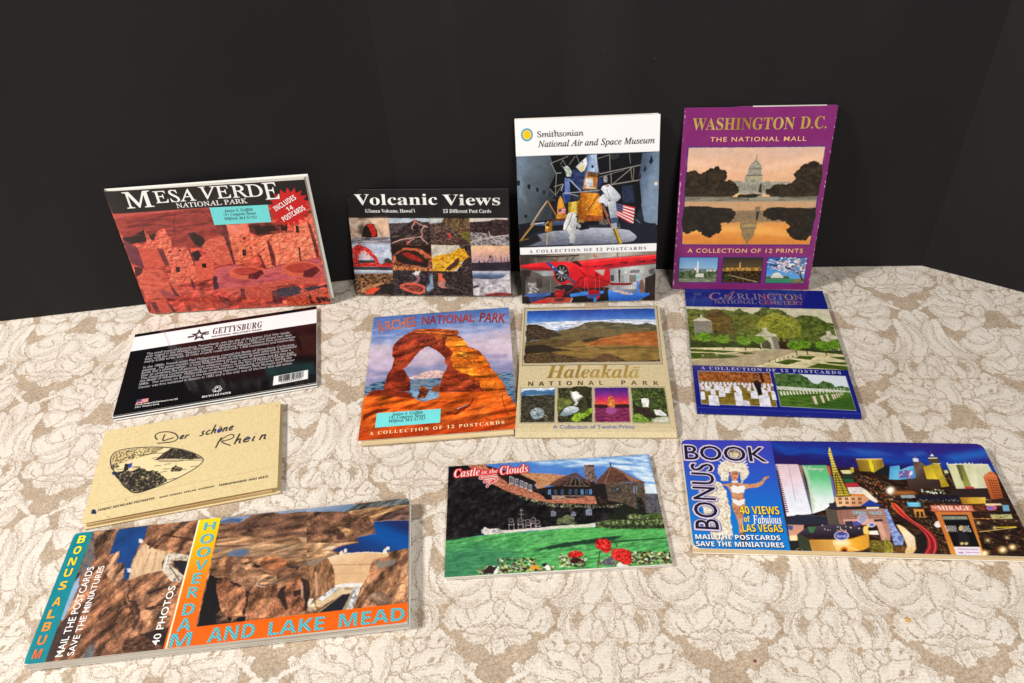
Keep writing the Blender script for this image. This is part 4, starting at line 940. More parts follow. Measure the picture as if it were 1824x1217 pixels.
    c.line([(50, 36), (56, 44), (48, 52)], 8, (214, 218, 214))
    canopy(c, [(38, 90), (46, 78), (62, 72), (80, 70), (96, 58), (100, 74), (84, 84), (64, 98), (44, 98)], (50, 80, 10), (120, 160, 30), (196, 216, 80), seed=6, rough=8, size=5)
    c.line([(96, 60), (88, 36), (80, 14), (84, 0)], 5, (24, 18, 12), rough=2)
    canopy(c, [(30, 0), (100, 0), (100, 40), (88, 30), (70, 22), (44, 12)], (14, 14, 8), (36, 36, 16), (84, 80, 40), seed=7, rough=9, size=4)
    c.cell(Q4[2])
    c.fill(full, G((0, 0), (0, 50), [(52, 24, 110), (110, 34, 130), (190, 40, 100), (236, 90, 40)]))
    c.fill([(0, 50), (100, 50), (100, 100), (0, 100)], T([(60, 16, 50), (120, 32, 76), (150, 60, 96)], 16, 6, octv=4, seed=17, con=2))
    c.fill([(0, 50), (100, 50), (100, 60), (0, 60)], (48, 14, 26), soft=1)
    c.ell(48, 46, 11, 22, T([(130, 50, 20), (206, 110, 50), (236, 170, 90)], 4, seed=18, con=2.6)); c.ell(46, 68, 16, 11, (150, 70, 130), rough=4)
    c.cell(Q4[3])
    c.fill(full, T([(20, 26, 12), (52, 68, 26), (110, 126, 60)], 7, octv=4, seed=19, con=2.3))
    c.fill([(0, 56), (50, 60), (66, 84), (40, 86), (10, 78)], T([(26, 20, 14), (66, 52, 36)], 8, seed=20), rough=4)
    c.fill([(26, 32), (48, 32), (50, 40), (46, 58), (30, 58)], T([(206, 204, 196), (244, 244, 240)], 3, 20, seed=21)); c.fill([(60, 64), (80, 66), (96, 80), (90, 84), (64, 80)], T([(206, 206, 200), (244, 244, 240)], 4, 12, seed=22))
    c.fill([(50, 92), (70, 86), (100, 84), (100, 100), (56, 100)], (196, 196, 176), soft=3)
    canopy(c, [(0, 80), (20, 76), (40, 90), (56, 100), (0, 100)], (50, 80, 20), (110, 140, 50), (160, 186, 90), seed=9, rough=5, size=5)
    c.frame(*F)
    for s in Q4:
        c.warp(s, 2.2, 7); c.tone(s, .22, 16, .14)
    return c

def art_arli(w, h):
    F = (1200, 500, 4.68)
    c = Art(w, h, QUAD['arli'], 3.4).frame(*F)
    c.all((20, 28, 116))
    q = [(104, 222), (1291, 236), (1456, 746), (151, 713)]
    c.cell(q)
    full = [(0, 0), (100, 0), (100, 100), (0, 100)]
    c.fill(full, (196, 192, 166))
    canopy(c, [(0, 4), (10, 6), (22, 4), (34, 8), (38, 2), (46, 12), (54, 0), (62, 2), (68, 4), (70, 12), (76, 16), (82, 12), (90, 14), (96, 24), (100, 26), (100, 70), (0, 70)], (34, 42, 16), (82, 98, 38), (132, 142, 66), seed=3, rough=8)
    canopy(c, [(48, 40), (50, 22), (56, 12), (64, 8), (74, 16), (78, 30), (76, 50), (60, 56)], (58, 66, 18), (124, 130, 40), (176, 178, 80), seed=5, rough=7)
    canopy(c, [(12, 10), (24, 6), (32, 20), (32, 48), (18, 48)], (40, 36, 16), (86, 74, 36), (120, 104, 56), seed=7, rough=6)
    c.fill([(0, 60), (100, 60), (100, 76), (0, 72)], T([(30, 40, 16), (70, 84, 36)], 20, 4, seed=8), soft=2)
    c.fill([(56, 58), (72, 58), (74, 72), (56, 72)], T([(30, 12, 8), (66, 34, 24)], 8, seed=9)); c.line([(62, 72), (62, 52)], 2.4, (40, 26, 16)); c.line([(67, 70), (66, 54)], 1.6, (40, 26, 16))
    c.fill([(0, 72), (30, 70), (60, 70), (100, 76), (100, 100), (0, 100)], T([(176, 164, 124), (206, 194, 150), (220, 210, 172)], 40, 5, octv=3, seed=10))
    c.fill([(0, 94), (24, 80), (58, 70), (72, 72), (60, 82), (46, 96), (40, 100), (0, 100)], T([(150, 138, 110), (176, 162, 130)], 30, 4, ang=-.3, seed=11))
    grass = T([(40, 58, 14), (66, 84, 24), (84, 100, 36)], 12, 3, seed=12)
    for p in ([(0, 74), (32, 76), (22, 79), (0, 78)], [(0, 80), (14, 80), (34, 84), (22, 88), (0, 90)], [(30, 76), (44, 78), (36, 81)], [(54, 92), (64, 86), (72, 88), (62, 95)], [(74, 98), (82, 91), (100, 94), (100, 100)], [(86, 88), (100, 88), (100, 92), (90, 91)], [(72, 80), (82, 80), (78, 86), (68, 84)], [(90, 80), (100, 80), (100, 85)]):
        c.fill(p, grass, rough=1)
    stone = T([(150, 146, 122), (190, 186, 160), (210, 206, 184)], 8, 12, octv=3, seed=13)
    c.fill([(4, 26), (8, 22), (16, 24), (17, 27), (16.5, 46), (4, 54)], T([(110, 106, 96), (150, 146, 130)], 8, seed=14)); c.fill([(3, 26), (9, 19), (10, 13), (11, 19), (17, 26)], stone)
    for x0, y0, s in ((45, 40, 1.0), (88, 42, .9)):
        X = lambda L: [(x0 + x * s, y0 + y * s) for x, y in L]
        c.fill(X([(0, 9), (6, 2), (5.5, -4), (9, -5), (9.5, 2), (15, 8), (15, 10), (0, 11)]), stone)
        c.fill(X([(0.5, 11), (11, 11), (11.5, 31), (2, 31)]), stone); c.fill(X([(11, 11), (14.5, 10), (15, 31), (11.5, 31)]), (120, 116, 104))
        c.fill(X([(3, 30), (3.4, 20), (5, 16), (7.5, 16), (9, 20), (9.4, 31)]), (76, 74, 56))
    for x, y, r in ((10, 54, 5.6), (22.5, 57, 4.8), (37, 58, 5.2), (47, 56, 4.4), (70, 64, 5.4), (77, 62, 4.2), (89, 63, 5.2), (97, 60, 5)):
        c.line([(x, y + 4), (x, y + 16)], .8, (60, 46, 24))
        canopy(c, [(x + r * math.cos(a), y + r * 1.5 * math.sin(a)) for a in np.linspace(0, 6.28, 12)], (40, 70, 12), (92, 134, 32), (140, 176, 62), seed=int(x), rough=4, size=4)
    for x, y in ((51, 92), (55, 90.5), (58, 89), (61, 87), (64, 85), (67, 84)):
        c.line([(x, y), (x, y - 4)], .5, (70, 60, 40))
    for x, y in ((7, 86), (16.5, 84), (34, 98.5), (39, 97)):
        c.fill([(x, y), (x, y - 3.4), (x + 1.6, y - 3.4), (x + 1.6, y)], (140, 132, 108))
    c.frame(*F); c.warp(q, 1.0, 6); c.tone(q, .14, 20, .12)
    Q2 = ([(201, 762), (796, 775), (856, 1054), (231, 1034)], [(834, 777), (1429, 798), (1516, 1081), (890, 1051)])
    for s in Q2:
        m = np.mean(s, 0)
        c.fill([tuple(m + (np.array(p) - m) * (1.014, 1.03)) for p in s], (190, 192, 200))
    c.cell(Q2[0])
    c.fill(full, T([(80, 66, 20), (120, 100, 36), (150, 128, 60)], 12, 4, octv=4, seed=15, con=2.2))
    c.fill([(0, 0), (100, 0), (100, 34), (0, 30)], T([(86, 44, 14), (140, 78, 30), (176, 110, 50)], 8, 12, octv=4, seed=16, con=2.2))
    c.line([(87, 0), (89, 30)], 5, (50, 30, 16)); c.fill([(0, 0), (30, 0), (0, 8)], (120, 90, 70), soft=3)
    for y, r, n in ((34, 3.4, 20), (40, 4, 15), (48, 5, 11)):
        for k in range(n):
            x = k * 100 / n + (y * 7 % 5)
            if 48 < x < 58 and y > 34:
                continue
            c.fill([(x, y + r * 2), (x + .2, y - r * .2), (x + r * .5, y - r * .5), (x + r, y), (x + r * 1.1, y + r * 2)], (196 + (k * 13 + int(y)) % 30, 198 + (k * 13) % 26, 216))
    head = [(176, 174, 190), (222, 222, 232), (236, 236, 242)]
    for x, y, ww, hh in ((14, 56, 7, 16), (25, 58, 9, 20), (0, 64, 6, 24), (46, 62, 11, 24), (68, 58, 10, 22), (34, 50, 7, 16), (84, 54, 8, 20), (96, 56, 6, 26), (10, 74, 14, 30), (46, 86, 19, 16), (78, 70, 15, 32), (7, 46, 7, 16), (49, 44, 6, 12), (49, 52, 8, 14), (22, 44, 6, 14)):
        c.fill([(x, y + hh), (x + .4, y + 2), (x + ww * .3, y - .6), (x + ww * .7, y - .6), (x + ww - .2, y + 2), (x + ww, y + hh)], T(head, 14, seed=17))
    c.fill([(75, 34), (77, 28), (80, 22), (83, 28), (86, 34), (84, 46), (84, 66), (79, 68), (77, 48)], (20, 16, 18), rough=1)
    c.ell(79.5, 20, 2, 3.4, (140, 104, 84)); c.fill([(76.6, 18), (79.5, 14), (83, 18)], (30, 26, 30))
    c.cell(Q2[1])
    c.fill(full, T([(42, 70, 18), (70, 104, 34), (90, 124, 50)], 30, 6, octv=4, seed=18))
    c.fill([(0, 0), (100, 0), (100, 36), (0, 36)], (206, 214, 224))
    canopy(c, [(0, 0), (30, 0), (44, 8), (50, 22), (58, 30), (66, 18), (76, 22), (80, 34), (90, 30), (100, 32), (100, 46), (0, 42)], (26, 46, 20), (66, 98, 46), (110, 140, 84), seed=11, rough=6, size=5)
    c.fill([(0, 40), (60, 42), (100, 44), (100, 48), (40, 52), (0, 50)], T([(150, 160, 140), (226, 226, 220)], 3, 3, octv=2, seed=19, con=3))
    for k in range(20):
        x = 2 + k * 4.6; y = 56 - k * .6
        s = 1 - k * .03
        c.fill([(x, y), (x + 3 * s, y), (x + 4.4 * s, y + 12 * s), (x + 1.2 * s, y + 12 * s)], (216, 214, 196), alpha=.95)
        c.fill([(x + 2, y - 8), (x + 4, y - 8), (x + 5, y - 2), (x + 3, y - 2)], (206, 206, 194), alpha=.8)
    for x, y, s in ((46, 66, 1), (57, 62, .85), (65, 58, .7), (73, 57, .55), (76, 56, .5), (79.5, 54, .45), (82.5, 53, .4), (85.5, 51, .35), (88, 50, .3)):
        c.fill([(x, y), (x + 4.6 * s, y - 1), (x + 5.6 * s, y + 26 * s), (x + 2 * s, y + 27 * s)], (206, 196, 170)); c.fill([(x - 1.5 * s, y + 1), (x, y), (x + 2 * s, y + 27 * s), (x + .4 * s, y + 25 * s)], (110, 100, 84))
    c.fill([(46, 90), (60, 84), (100, 60), (100, 100), (40, 100)], T([(36, 70, 22), (60, 96, 36)], 30, 8, seed=20), soft=3, alpha=.7)
    c.frame(*F)
    c.line([(190, 1062), (880, 1088), (1568, 1106)], 4, (70, 84, 170), alpha=.8)  # highlight along the bottom fold, painted as a lighter blue line
    rs = np.random.RandomState(3)
    for _ in range(10):
        t = rs.rand()
        c.ell(190 + 1378 * t, 1096 + 34 * t, rs.uniform(3, 10), 4, (150, 160, 206), alpha=.6)
    return c

# brush letters of the handwritten title, unit boxes (x right, y up)
HAND = {
    'e': [[(.1, .45), (.5, .55), (.62, .82), (.42, .98), (.16, .7), (.08, .3), (.3, .04), (.7, .22)]],
    'r': [[(.18, .9), (.1, 0)], [(.14, .5), (.4, .9), (.66, .86)]],
    's': [[(.7, .9), (.34, .96), (.3, .66), (.6, .4), (.46, .06), (.02, .1)]],
    'c': [[(.64, .84), (.4, .98), (.14, .62), (.14, .2), (.4, .02), (.66, .2)]],
    'h': [[(.3, 1.9), (.06, 0)], [(.12, .5), (.44, .94), (.6, .76), (.52, .2), (.72, .02)]],
    'o': [[(.4, .96), (.12, .66), (.12, .22), (.4, .02), (.66, .34), (.66, .76), (.4, .96)]],
    'n': [[(.2, .94), (.06, 0)], [(.1, .5), (.42, .94), (.6, .76), (.5, .14), (.74, .06)]],
    'i': [[(.28, .92), (.16, .06), (.34, .08)], [(.32, 1.3), (.34, 1.36)]],
}

def art_rhein(w, h):
    c = Art(w, h, QUAD['rhein'], 3.4).frame(130, 700, 4.677)
    c.all(T([(194, 174, 124), (212, 192, 144), (220, 202, 158)], 5, 5, octv=4, seed=3, con=1.4))
    c.dots((80, 80, 1700, 1060), 60, 3, [(150, 126, 80), (176, 150, 96)], seed=3, alpha=.5)
    V = [(305, 560), (318, 515), (345, 490), (400, 470), (480, 458), (560, 452), (660, 450), (750, 452), (880, 466), (1000, 505), (1060, 540), (1072, 556), (1066, 576), (1020, 622), (900, 692), (750, 760), (600, 812), (545, 828), (505, 832), (465, 815), (390, 740), (340, 655), (312, 606)]
    ink = (34, 30, 28)
    paper = (226, 202, 140)
    c.fill(V, (220, 202, 156), sm=2)
    hatch = T([ink, ink, (120, 106, 78), paper], 4, 3, ang=.7, octv=3, seed=5, con=2.6)
    c.fill([(312, 560), (330, 505), (400, 476), (560, 458), (740, 456), (700, 490), (560, 530), (430, 570), (320, 600)], T([ink, (110, 98, 70), paper, paper], 4, 3, ang=-.6, octv=3, seed=6, con=3), brk=(9, .3))
    c.fill([(740, 500), (800, 462), (880, 470), (1000, 510), (1055, 548), (960, 556), (800, 548), (670, 556)], T([ink, ink, ink, (150, 134, 96)], 5, 3, ang=-.5, octv=3, seed=7, con=2.6), rough=2)
    for p in ([(660, 556), (800, 560), (1060, 562)], [(700, 570), (860, 572), (900, 568)], [(640, 545), (740, 530)], [(560, 520), (680, 500), (740, 500)]):
        c.line(p, 4, ink, rough=2)
    for x, y in ((690, 605), (770, 592), (380, 632), (760, 632), (990, 615), (800, 720), (740, 655), (900, 640), (830, 715)):
        c.line([(x - 26, y + 4), (x, y), (x + 30, y - 3)], 5, ink, rough=2, alpha=.8)
    c.fill([(800, 655), (815, 620), (835, 610), (840, 588), (850, 612), (880, 620), (905, 640), (870, 655)], hatch, rough=4)
    c.fill([(312, 600), (360, 590), (380, 610), (340, 628), (318, 630)], hatch, rough=4)
    bush = T([ink, ink, (70, 62, 50), (206, 184, 130)], 7, 6, octv=4, seed=8, con=2.2)
    c.fill([(340, 660), (380, 650), (430, 640), (500, 640), (560, 625), (620, 650), (690, 650), (730, 690), (770, 740), (700, 770), (600, 808), (510, 830), (468, 812), (395, 740)], bush, rough=6)
    c.fill([(318, 655), (350, 650), (375, 680), (350, 690)], (28, 36, 80), rough=4)
    c.fill([(425, 585), (455, 590), (450, 640), (410, 650)], ink); c.fill([(452, 588), (484, 578), (478, 612), (456, 628)], (40, 64, 150))
    c.line([(480, 625), (545, 615), (545, 640)], 4, ink); c.line([(484, 612), (545, 612)], 4, ink)
    V2 = smooth(np.array(V, float), 2)
    c.line(np.vstack([V2, V2[:1]]), 7, (44, 38, 34))
    c.line([(100, 941), (880, 776), (1700, 624)], 3, (160, 136, 88), alpha=.9); c.line([(100, 946), (880, 781), (1700, 629)], 3, (240, 222, 170), alpha=.7)
    black = (30, 24, 26)
    def hand(word, p0, p1, hgt, wd):
        wd = wd * 1.3
        p0, p1 = np.array(p0, float), np.array(p1, float)
        n = len(word)
        ex = (p1 - p0) / n; ey = np.array([ex[0] * .0 + 14, -hgt])
        for k, ch in enumerate(word):
            for s in HAND[ch]:
                c.line([tuple(p0 + ex * k + ex * x * 1.12 + ey * y) for x, y in s], wd, black, sm=2)
    c.line([(690, 390), (668, 372), (672, 345), (710, 328), (775, 322), (830, 336), (860, 365), (850, 392), (805, 410), (740, 415), (686, 420)], 8, black, sm=2)
    c.line([(748, 346), (738, 372), (728, 402), (772, 388), (822, 372)], 9, black, sm=1)
    hand('er', (866, 388), (950, 376), 34, 8)
    hand('schone', (1032, 362), (1322, 308), 40, 8)
    c.ell(1200, 316, 17, 15, (40, 60, 140)); c.ell(878, 372, 9, 8, (40, 60, 140), alpha=.8)
    for x in (1204, 1218):
        c.line([(x, 286), (x + 2, 280)], 8, black)
    c.line([(1222, 370), (1200, 405), (1172, 460)], 10, black)
    c.line([(1186, 420), (1230, 380), (1290, 346), (1328, 348), (1322, 376), (1268, 396), (1210, 402), (1250, 424), (1300, 440)], 8, black, sm=2)
    hand('hein', (1326, 430), (1612, 382), 46, 9)
    c.ell(1454, 378, 14, 12, (40, 60, 140))
    c.fill([(150, 965), (165, 960), (182, 966), (186, 1000), (170, 996), (158, 1000), (150, 990)], (28, 32, 66), rough=3)
    for x, y in ((430, 885), (1690, 105), (285, 1028)):
        c.line([(x - 12, y - 3), (x + 12, y + 4)], 3, (90, 74, 50), rough=2)
    return c

def art_castle(w, h):
    c = Art(w, h, QUAD['castle'], 3.4).frame(770, 800, 4.053)
    c.all(T([(60, 106, 184), (84, 134, 204)], 60, seed=2))
    c.fill([(700, 95), (1000, 80), (1550, 50), (1630, 330), (1520, 240), (1440, 180), (1300, 130), (1200, 120), (1000, 130)], T([(76, 130, 200), (170, 200, 226), (236, 240, 242)], 60, 12, ang=.15, octv=5, seed=4, con=2.4), soft=6)
    c.fill([(1500, 255), (1620, 270), (1640, 330), (1520, 330)], (210, 224, 234), soft=6)
    c.fill([(1520, 325), (1632, 325), (1668, 480), (1540, 480)], T([(44, 44, 56), (84, 82, 90), (110, 106, 104)], 6, 4, octv=4, seed=5, con=2.2))
    house = R([(12, 11, 13), (24, 22, 24), (44, 40, 38)], 12, 12, seed=6, bias=-.12)
    c.fill([(100, 120), (260, 112), (480, 180), (700, 240), (860, 330), (1280, 370), (1420, 400), (1430, 490), (1190, 548), (950, 570), (560, 598), (362, 618), (240, 640), (88, 662)], house)
    tile = T([(110, 62, 48), (176, 106, 82), (206, 140, 112)], 7, 3, ang=.3, octv=4, seed=7, con=2.2)
    c.fill([(690, 168), (850, 178), (975, 188), (870, 252), (800, 282), (765, 286), (740, 230), (640, 180)], T([(140, 92, 60), (186, 130, 92), (206, 154, 116)], 8, 3, octv=4, seed=8, con=2))
    c.fill([(260, 112), (395, 106), (440, 150), (500, 205), (520, 215), (600, 250), (740, 305), (800, 330), (850, 382), (760, 372), (640, 335), (540, 300), (470, 262), (430, 245), (350, 200), (300, 150)], tile)
    c.fill([(385, 112), (480, 140), (640, 178), (762, 236), (745, 252), (600, 200), (470, 170)], (26, 22, 22), rough=2)
    c.fill([(470, 170), (600, 196), (748, 250), (738, 300), (560, 246), (500, 200)], (34, 26, 26))
    for x, y, ww, hh in ((566, 192, 30, 54), (604, 206, 26, 52), (640, 222, 26, 50), (674, 236, 22, 46), (704, 250, 26, 46)):
        c.fill([(x, y), (x + ww, y + ww * .3), (x + ww, y + hh + ww * .3), (x, y + hh)], (196, 192, 196)); c.fill([(x + 5, y + 6), (x + ww * .5, y + 8), (x + ww * .5, y + hh - 4), (x + 5, y + hh - 6)], (50, 54, 70)); c.fill([(x + ww * .62, y + 10), (x + ww - 4, y + 12), (x + ww - 4, y + hh), (x + ww * .62, y + hh - 4)], (60, 60, 76))
    c.fill([(765, 286), (930, 262), (1040, 200), (1165, 270), (1190, 300), (1190, 345), (860, 338)], (30, 24, 24))
    c.fill([(850, 262), (900, 222), (1042, 170), (1120, 222), (1192, 268), (1150, 266), (1044, 194), (925, 268)], T([(50, 32, 30), (86, 56, 48), (120, 84, 68)], 8, 3, seed=9, con=2))
    for a, b in (((960, 262), (1040, 205)), ((1000, 265), (1020, 222)), ((1040, 268), (1044, 210)), ((1080, 268), (1062, 222)), ((1120, 270), (1050, 208)), ((950, 264), (1140, 270))):
        c.line([a, b], 6, (120, 100, 84))
    for x in (846, 890, 938, 994, 1036, 1080, 1112, 1140):
        c.fill([(x, 292), (x + 19, 290), (x + 19, 330), (x, 328)], (96, 150, 210) if x in (846, 1080, 1140) else (60, 84, 120))
        c.line([(x + 9, 290), (x + 9, 330)], 3, (30, 26, 30))
    c.fill([(872, 334), (1150, 336), (1142, 364), (876, 362)], T([(110, 86, 76), (186, 158, 140)], 14, 4, seed=10)); c.fill([(970, 340), (1140, 342), (1130, 356), (975, 354)], (60, 44, 42))
    c.fill([(840, 366), (1000, 360), (1150, 340), (1235, 336), (1275, 372), (1410, 392), (1400, 404), (1100, 396), (840, 388)], tile)
    c.fill([(1100, 118), (1172, 116), (1178, 180), (1198, 222), (1150, 252), (1112, 205)], T([(62, 48, 44), (110, 88, 80), (150, 128, 114)], 6, 5, octv=3, seed=11, con=2.6))
    c.fill([(1140, 235), (1200, 245), (1290, 250), (1420, 400), (1440, 480), (1200, 400), (1180, 340)], (30, 25, 26))
    c.fill([(1250, 250), (1460, 245), (1530, 262), (1552, 466), (1440, 474), (1405, 395), (1275, 370)], T([(46, 38, 35), (78, 66, 57), (108, 94, 80)], 7, 5, octv=4, seed=12, con=2))
    c.fill([(1290, 128), (1350, 150), (1440, 205), (1536, 244), (1520, 258), (1440, 240), (1250, 252), (1170, 254), (1240, 180)], T([(60, 38, 34), (92, 60, 50), (110, 74, 60)], 9, 4, seed=13, con=2))
    c.fill([(1296, 132), (1350, 152), (1440, 206), (1506, 240), (1430, 234), (1380, 180)], T([(120, 78, 56), (170, 116, 86)], 9, 4, seed=14))
    c.line([(1290, 100), (1290, 132)], 6, (40, 30, 30)); c.line([(1292, 134), (1268, 200), (1250, 250)], 4, (150, 116, 92)); c.line([(1250, 252), (1520, 246)], 5, (110, 84, 66))
    c.ell(1340, 291, 18, 18, (40, 38, 42)); c.ell(1340, 291, 11, 11, (90, 100, 110)); c.fill([(1450, 268), (1476, 266), (1482, 322), (1456, 324)], (120, 130, 150)); c.line([(1464, 268), (1470, 322)], 4, (40, 36, 40)); c.fill([(1472, 402), (1492, 402), (1496, 440), (1476, 440)], (50, 54, 66))
    c.fill([(1470, 345), (1510, 350), (1530, 385), (1548, 465), (1500, 470), (1490, 420)], (26, 26, 24), rough=7)
    c.fill([(560, 318), (620, 330), (700, 352), (800, 372), (900, 392), (1100, 398), (1400, 394), (1402, 412), (1200, 424), (1000, 430), (860, 415), (760, 385), (640, 350)], T([(30, 30, 24), (96, 96, 66), (186, 186, 160)], 4, 5, octv=4, seed=15, con=2.8), rough=6, brk=(6, .45))
    for x, y, ww, hh in ((868, 440, 34, 44), (1014, 448, 34, 36), (1118, 428, 44, 50)):
        c.fill([(x, y + hh), (x, y + 12), (x + ww / 2, y), (x + ww, y + 12), (x + ww, y + hh)], (150, 160, 186))
        for k in range(1, 4):
            c.line([(x + ww * k / 4, y), (x + ww * k / 4, y + hh)], 3, (50, 50, 60))
        c.line([(x, y + hh * .5), (x + ww, y + hh * .5)], 3, (50, 50, 60))
    canopy(c, [(910, 540), (920, 495), (980, 475), (1040, 500), (1055, 540)], (30, 36, 24), (84, 92, 62), (150, 156, 120), seed=5, rough=5, size=5)
    for p in ([(652, 425), (652, 510)], [(640, 440), (670, 440)], [(636, 470), (672, 470)], [(645, 512), (700, 512)], [(1350, 440), (1352, 500)], [(1345, 460), (1400, 465)]):
        c.line(p, 5, (170, 166, 160), alpha=.8)
    chair = (178, 166, 166)
    for x, y in ((558, 500), (625, 498), (680, 505), (720, 492), (750, 512)):
        c.ell(x + 20, y + 14, 20, 16, None or (120, 110, 112)); c.ell(x + 20, y + 14, 13, 10, (34, 28, 28))
        c.line([(x, y + 44), (x + 44, y + 44)], 6, chair); c.line([(x + 4, y + 30), (x + 6, y + 84)], 4, chair); c.line([(x + 40, y + 30), (x + 42, y + 80)], 4, chair)
    c.fill([(358, 606), (380, 560), (420, 575), (470, 570), (520, 585), (740, 570), (950, 550), (1190, 532), (1188, 562), (950, 575), (560, 606), (400, 626)], T([(190, 184, 176), (232, 226, 218)], 9, 4, octv=4, seed=16, con=2.4), rough=3)
    c.fill([(360, 605), (372, 565), (420, 580), (480, 565), (530, 590), (500, 615)], T([(120, 116, 110), (240, 238, 234)], 4, seed=17, con=3), rough=6, brk=(6, .4))
    lawn = R([(54, 120, 64), (76, 158, 84), (104, 180, 104)], 14, 4, seed=18, rel=1.0, crack=0)
    c.fill([(86, 660), (230, 640), (362, 622), (560, 604), (950, 574), (1190, 562), (1684, 568), (1745, 835), (80, 936)], lawn)
    c.fill([(86, 700), (400, 690), (700, 760), (500, 900), (80, 936)], (40, 92, 84), soft=26, alpha=.5)
    c.fill([(900, 580), (1680, 575), (1690, 625), (1000, 660)], (92, 186, 84), soft=20, alpha=.5)
    c.fill([(735, 738), (880, 694), (1100, 656), (1400, 625), (1330, 650), (1150, 684), (1000, 706), (850, 724)], (22, 44, 34), rough=4, soft=1, alpha=.9); c.fill([(1130, 690), (1300, 664), (1692, 634), (1692, 642), (1320, 676)], (30, 60, 42), rough=2, alpha=.85)
    c.fill([(1390, 395), (1560, 465), (1690, 470), (1690, 560), (1180, 566), (1300, 480)], (28, 34, 24))
    hedge = T([(26, 36, 20), (72, 88, 46), (170, 176, 130)], 5, 5, octv=4, seed=19, con=2.4)
    c.fill([(1186, 552), (1200, 525), (1300, 508), (1500, 510), (1670, 505), (1684, 570), (1400, 572), (1230, 566)], hedge, rough=4); c.fill([(1190, 548), (1300, 545), (1680, 545), (1684, 572), (1300, 574)], (18, 26, 16), soft=4, alpha=.6)
    c.fill([(1410, 480), (1480, 465), (1560, 475), (1570, 508), (1420, 505)], hedge, rough=4); c.fill([(1560, 470), (1668, 460), (1672, 500), (1570, 500)], T([(40, 60, 24), (96, 116, 56)], 6, seed=20), rough=4)
    leaf = [(52, 74, 34), (110, 140, 60), (170, 180, 96), (226, 226, 206), (40, 34, 34), (96, 60, 50), (150, 170, 150)]
    for box, n, sd in (((380, 850, 900, 885), 110, 3), ((480, 790, 760, 860), 70, 4), ((930, 760, 1010, 855), 40, 5), ((1000, 790, 1120, 850), 40, 6), ((1440, 740, 1735, 825), 170, 7), ((1200, 800, 1460, 835), 50, 8), ((330, 870, 560, 905), 60, 9)):
        c.dots(box, int(n * 2.2), 10, leaf, seed=sd, asp=.7)
    c.fill([(380, 870), (420, 845), (470, 850), (490, 880), (440, 905), (385, 900)], (44, 32, 34), rough=5); c.fill([(450, 890), (480, 850), (492, 850), (470, 905), (450, 905)], (226, 222, 216)); c.fill([(490, 880), (540, 860), (560, 885), (520, 895)], (60, 40, 34), rough=4)
    c.fill([(720, 850), (780, 840), (800, 870), (740, 880)], (214, 150, 50), rough=5); c.fill([(800, 830), (830, 820), (842, 845), (812, 850)], (30, 28, 32), rough=4); c.fill([(832, 845), (850, 835), (872, 872), (835, 876)], (230, 228, 222), rough=3)
    c.fill([(1235, 832), (1262, 790), (1310, 768), (1332, 800), (1320, 842)], T([(60, 60, 66), (130, 130, 134)], 9, seed=21), rough=3)
    c.fill([(1320, 835), (1400, 820), (1430, 835), (1400, 845)], (230, 226, 222), rough=5)
    for p in ([(1222, 730), (1214, 790), (1206, 850)], [(1050, 780), (1040, 850)], [(1360, 790), (1330, 845)], [(1320, 655), (1345, 705)]):
        c.line(p, 7, (60, 70, 40))
    petal = T([(120, 10, 12), (206, 28, 30), (238, 84, 70)], 5, 4, octv=3, seed=22, con=2.8)
    for cx, cy, rx, ry in ((1245, 688, 56, 42), (1222, 672, 34, 26), (1268, 715, 34, 34), (1050, 758, 54, 24), (1030, 770, 36, 16), (1375, 762, 72, 46), (1410, 800, 40, 34), (1340, 745, 36, 28)):
        c.ell(cx, cy, rx, ry, petal, rough=6)
    c.fill([(1010, 800), (1045, 785), (1085, 800), (1060, 825), (1020, 830)], (60, 22, 24), rough=5)
    c.strokes([(100, 670), (560, 610), (1190, 570), (1680, 580), (1730, 740), (1000, 760), (90, 910)], 420, 26, 5, -.1, [(40, 96, 52), (110, 190, 110), (80, 160, 84), (60, 130, 70)], seed=5, alpha=.22)
    c.strokes([(280, 120), (440, 160), (620, 260), (820, 350), (700, 350), (460, 250)], 120, 22, 5, .5, [(120, 66, 52), (220, 156, 126), (160, 92, 72)], seed=6); c.strokes([(850, 370), (1250, 345), (1390, 392), (860, 386)], 80, 24, 5, .1, [(120, 66, 52), (214, 150, 120)], seed=7); c.strokes([(720, 180), (960, 192), (860, 250), (770, 280)], 70, 24, 4, .1, [(120, 80, 52), (210, 160, 120)], seed=8)
    c.strokes([(1260, 255), (1520, 260), (1540, 460), (1290, 370)], 120, 16, 8, .1, [(56, 46, 42), (140, 122, 104), (84, 72, 62), (160, 140, 120)], seed=9); c.strokes([(1110, 130), (1170, 125), (1190, 225), (1130, 215)], 40, 14, 7, .1, [(150, 124, 110), (56, 44, 40)], seed=10)
    c.strokes([(110, 140), (420, 240), (600, 330), (560, 580), (240, 640), (100, 640)], 120, 50, 9, 1.1, [(44, 40, 42), (12, 11, 13), (60, 58, 54)], seed=11, alpha=.4, jit=.9); c.strokes([(600, 350), (1380, 410), (1400, 480), (900, 540), (560, 560)], 90, 30, 7, 1.3, [(46, 42, 40), (14, 12, 13), (70, 66, 56)], seed=12, alpha=.45, jit=.8)
    c.warp([(100, 125), (1560, 55), (1735, 822), (90, 928)], .9, 6); c.tone([(120, 120), (1560, 48), (1738, 825), (85, 932)], .05, 26, .1)
    rd = (196, 36, 40)
    for wd, cl in ((17, (238, 234, 230)), (8, rd)):
        c.line([(480, 190), (420, 180), (352, 196), (348, 214), (420, 205), (478, 200), (470, 222), (400, 240), (370, 232), (440, 215), (460, 228), (420, 250), (400, 262), (408, 276)], wd, cl, sm=2)
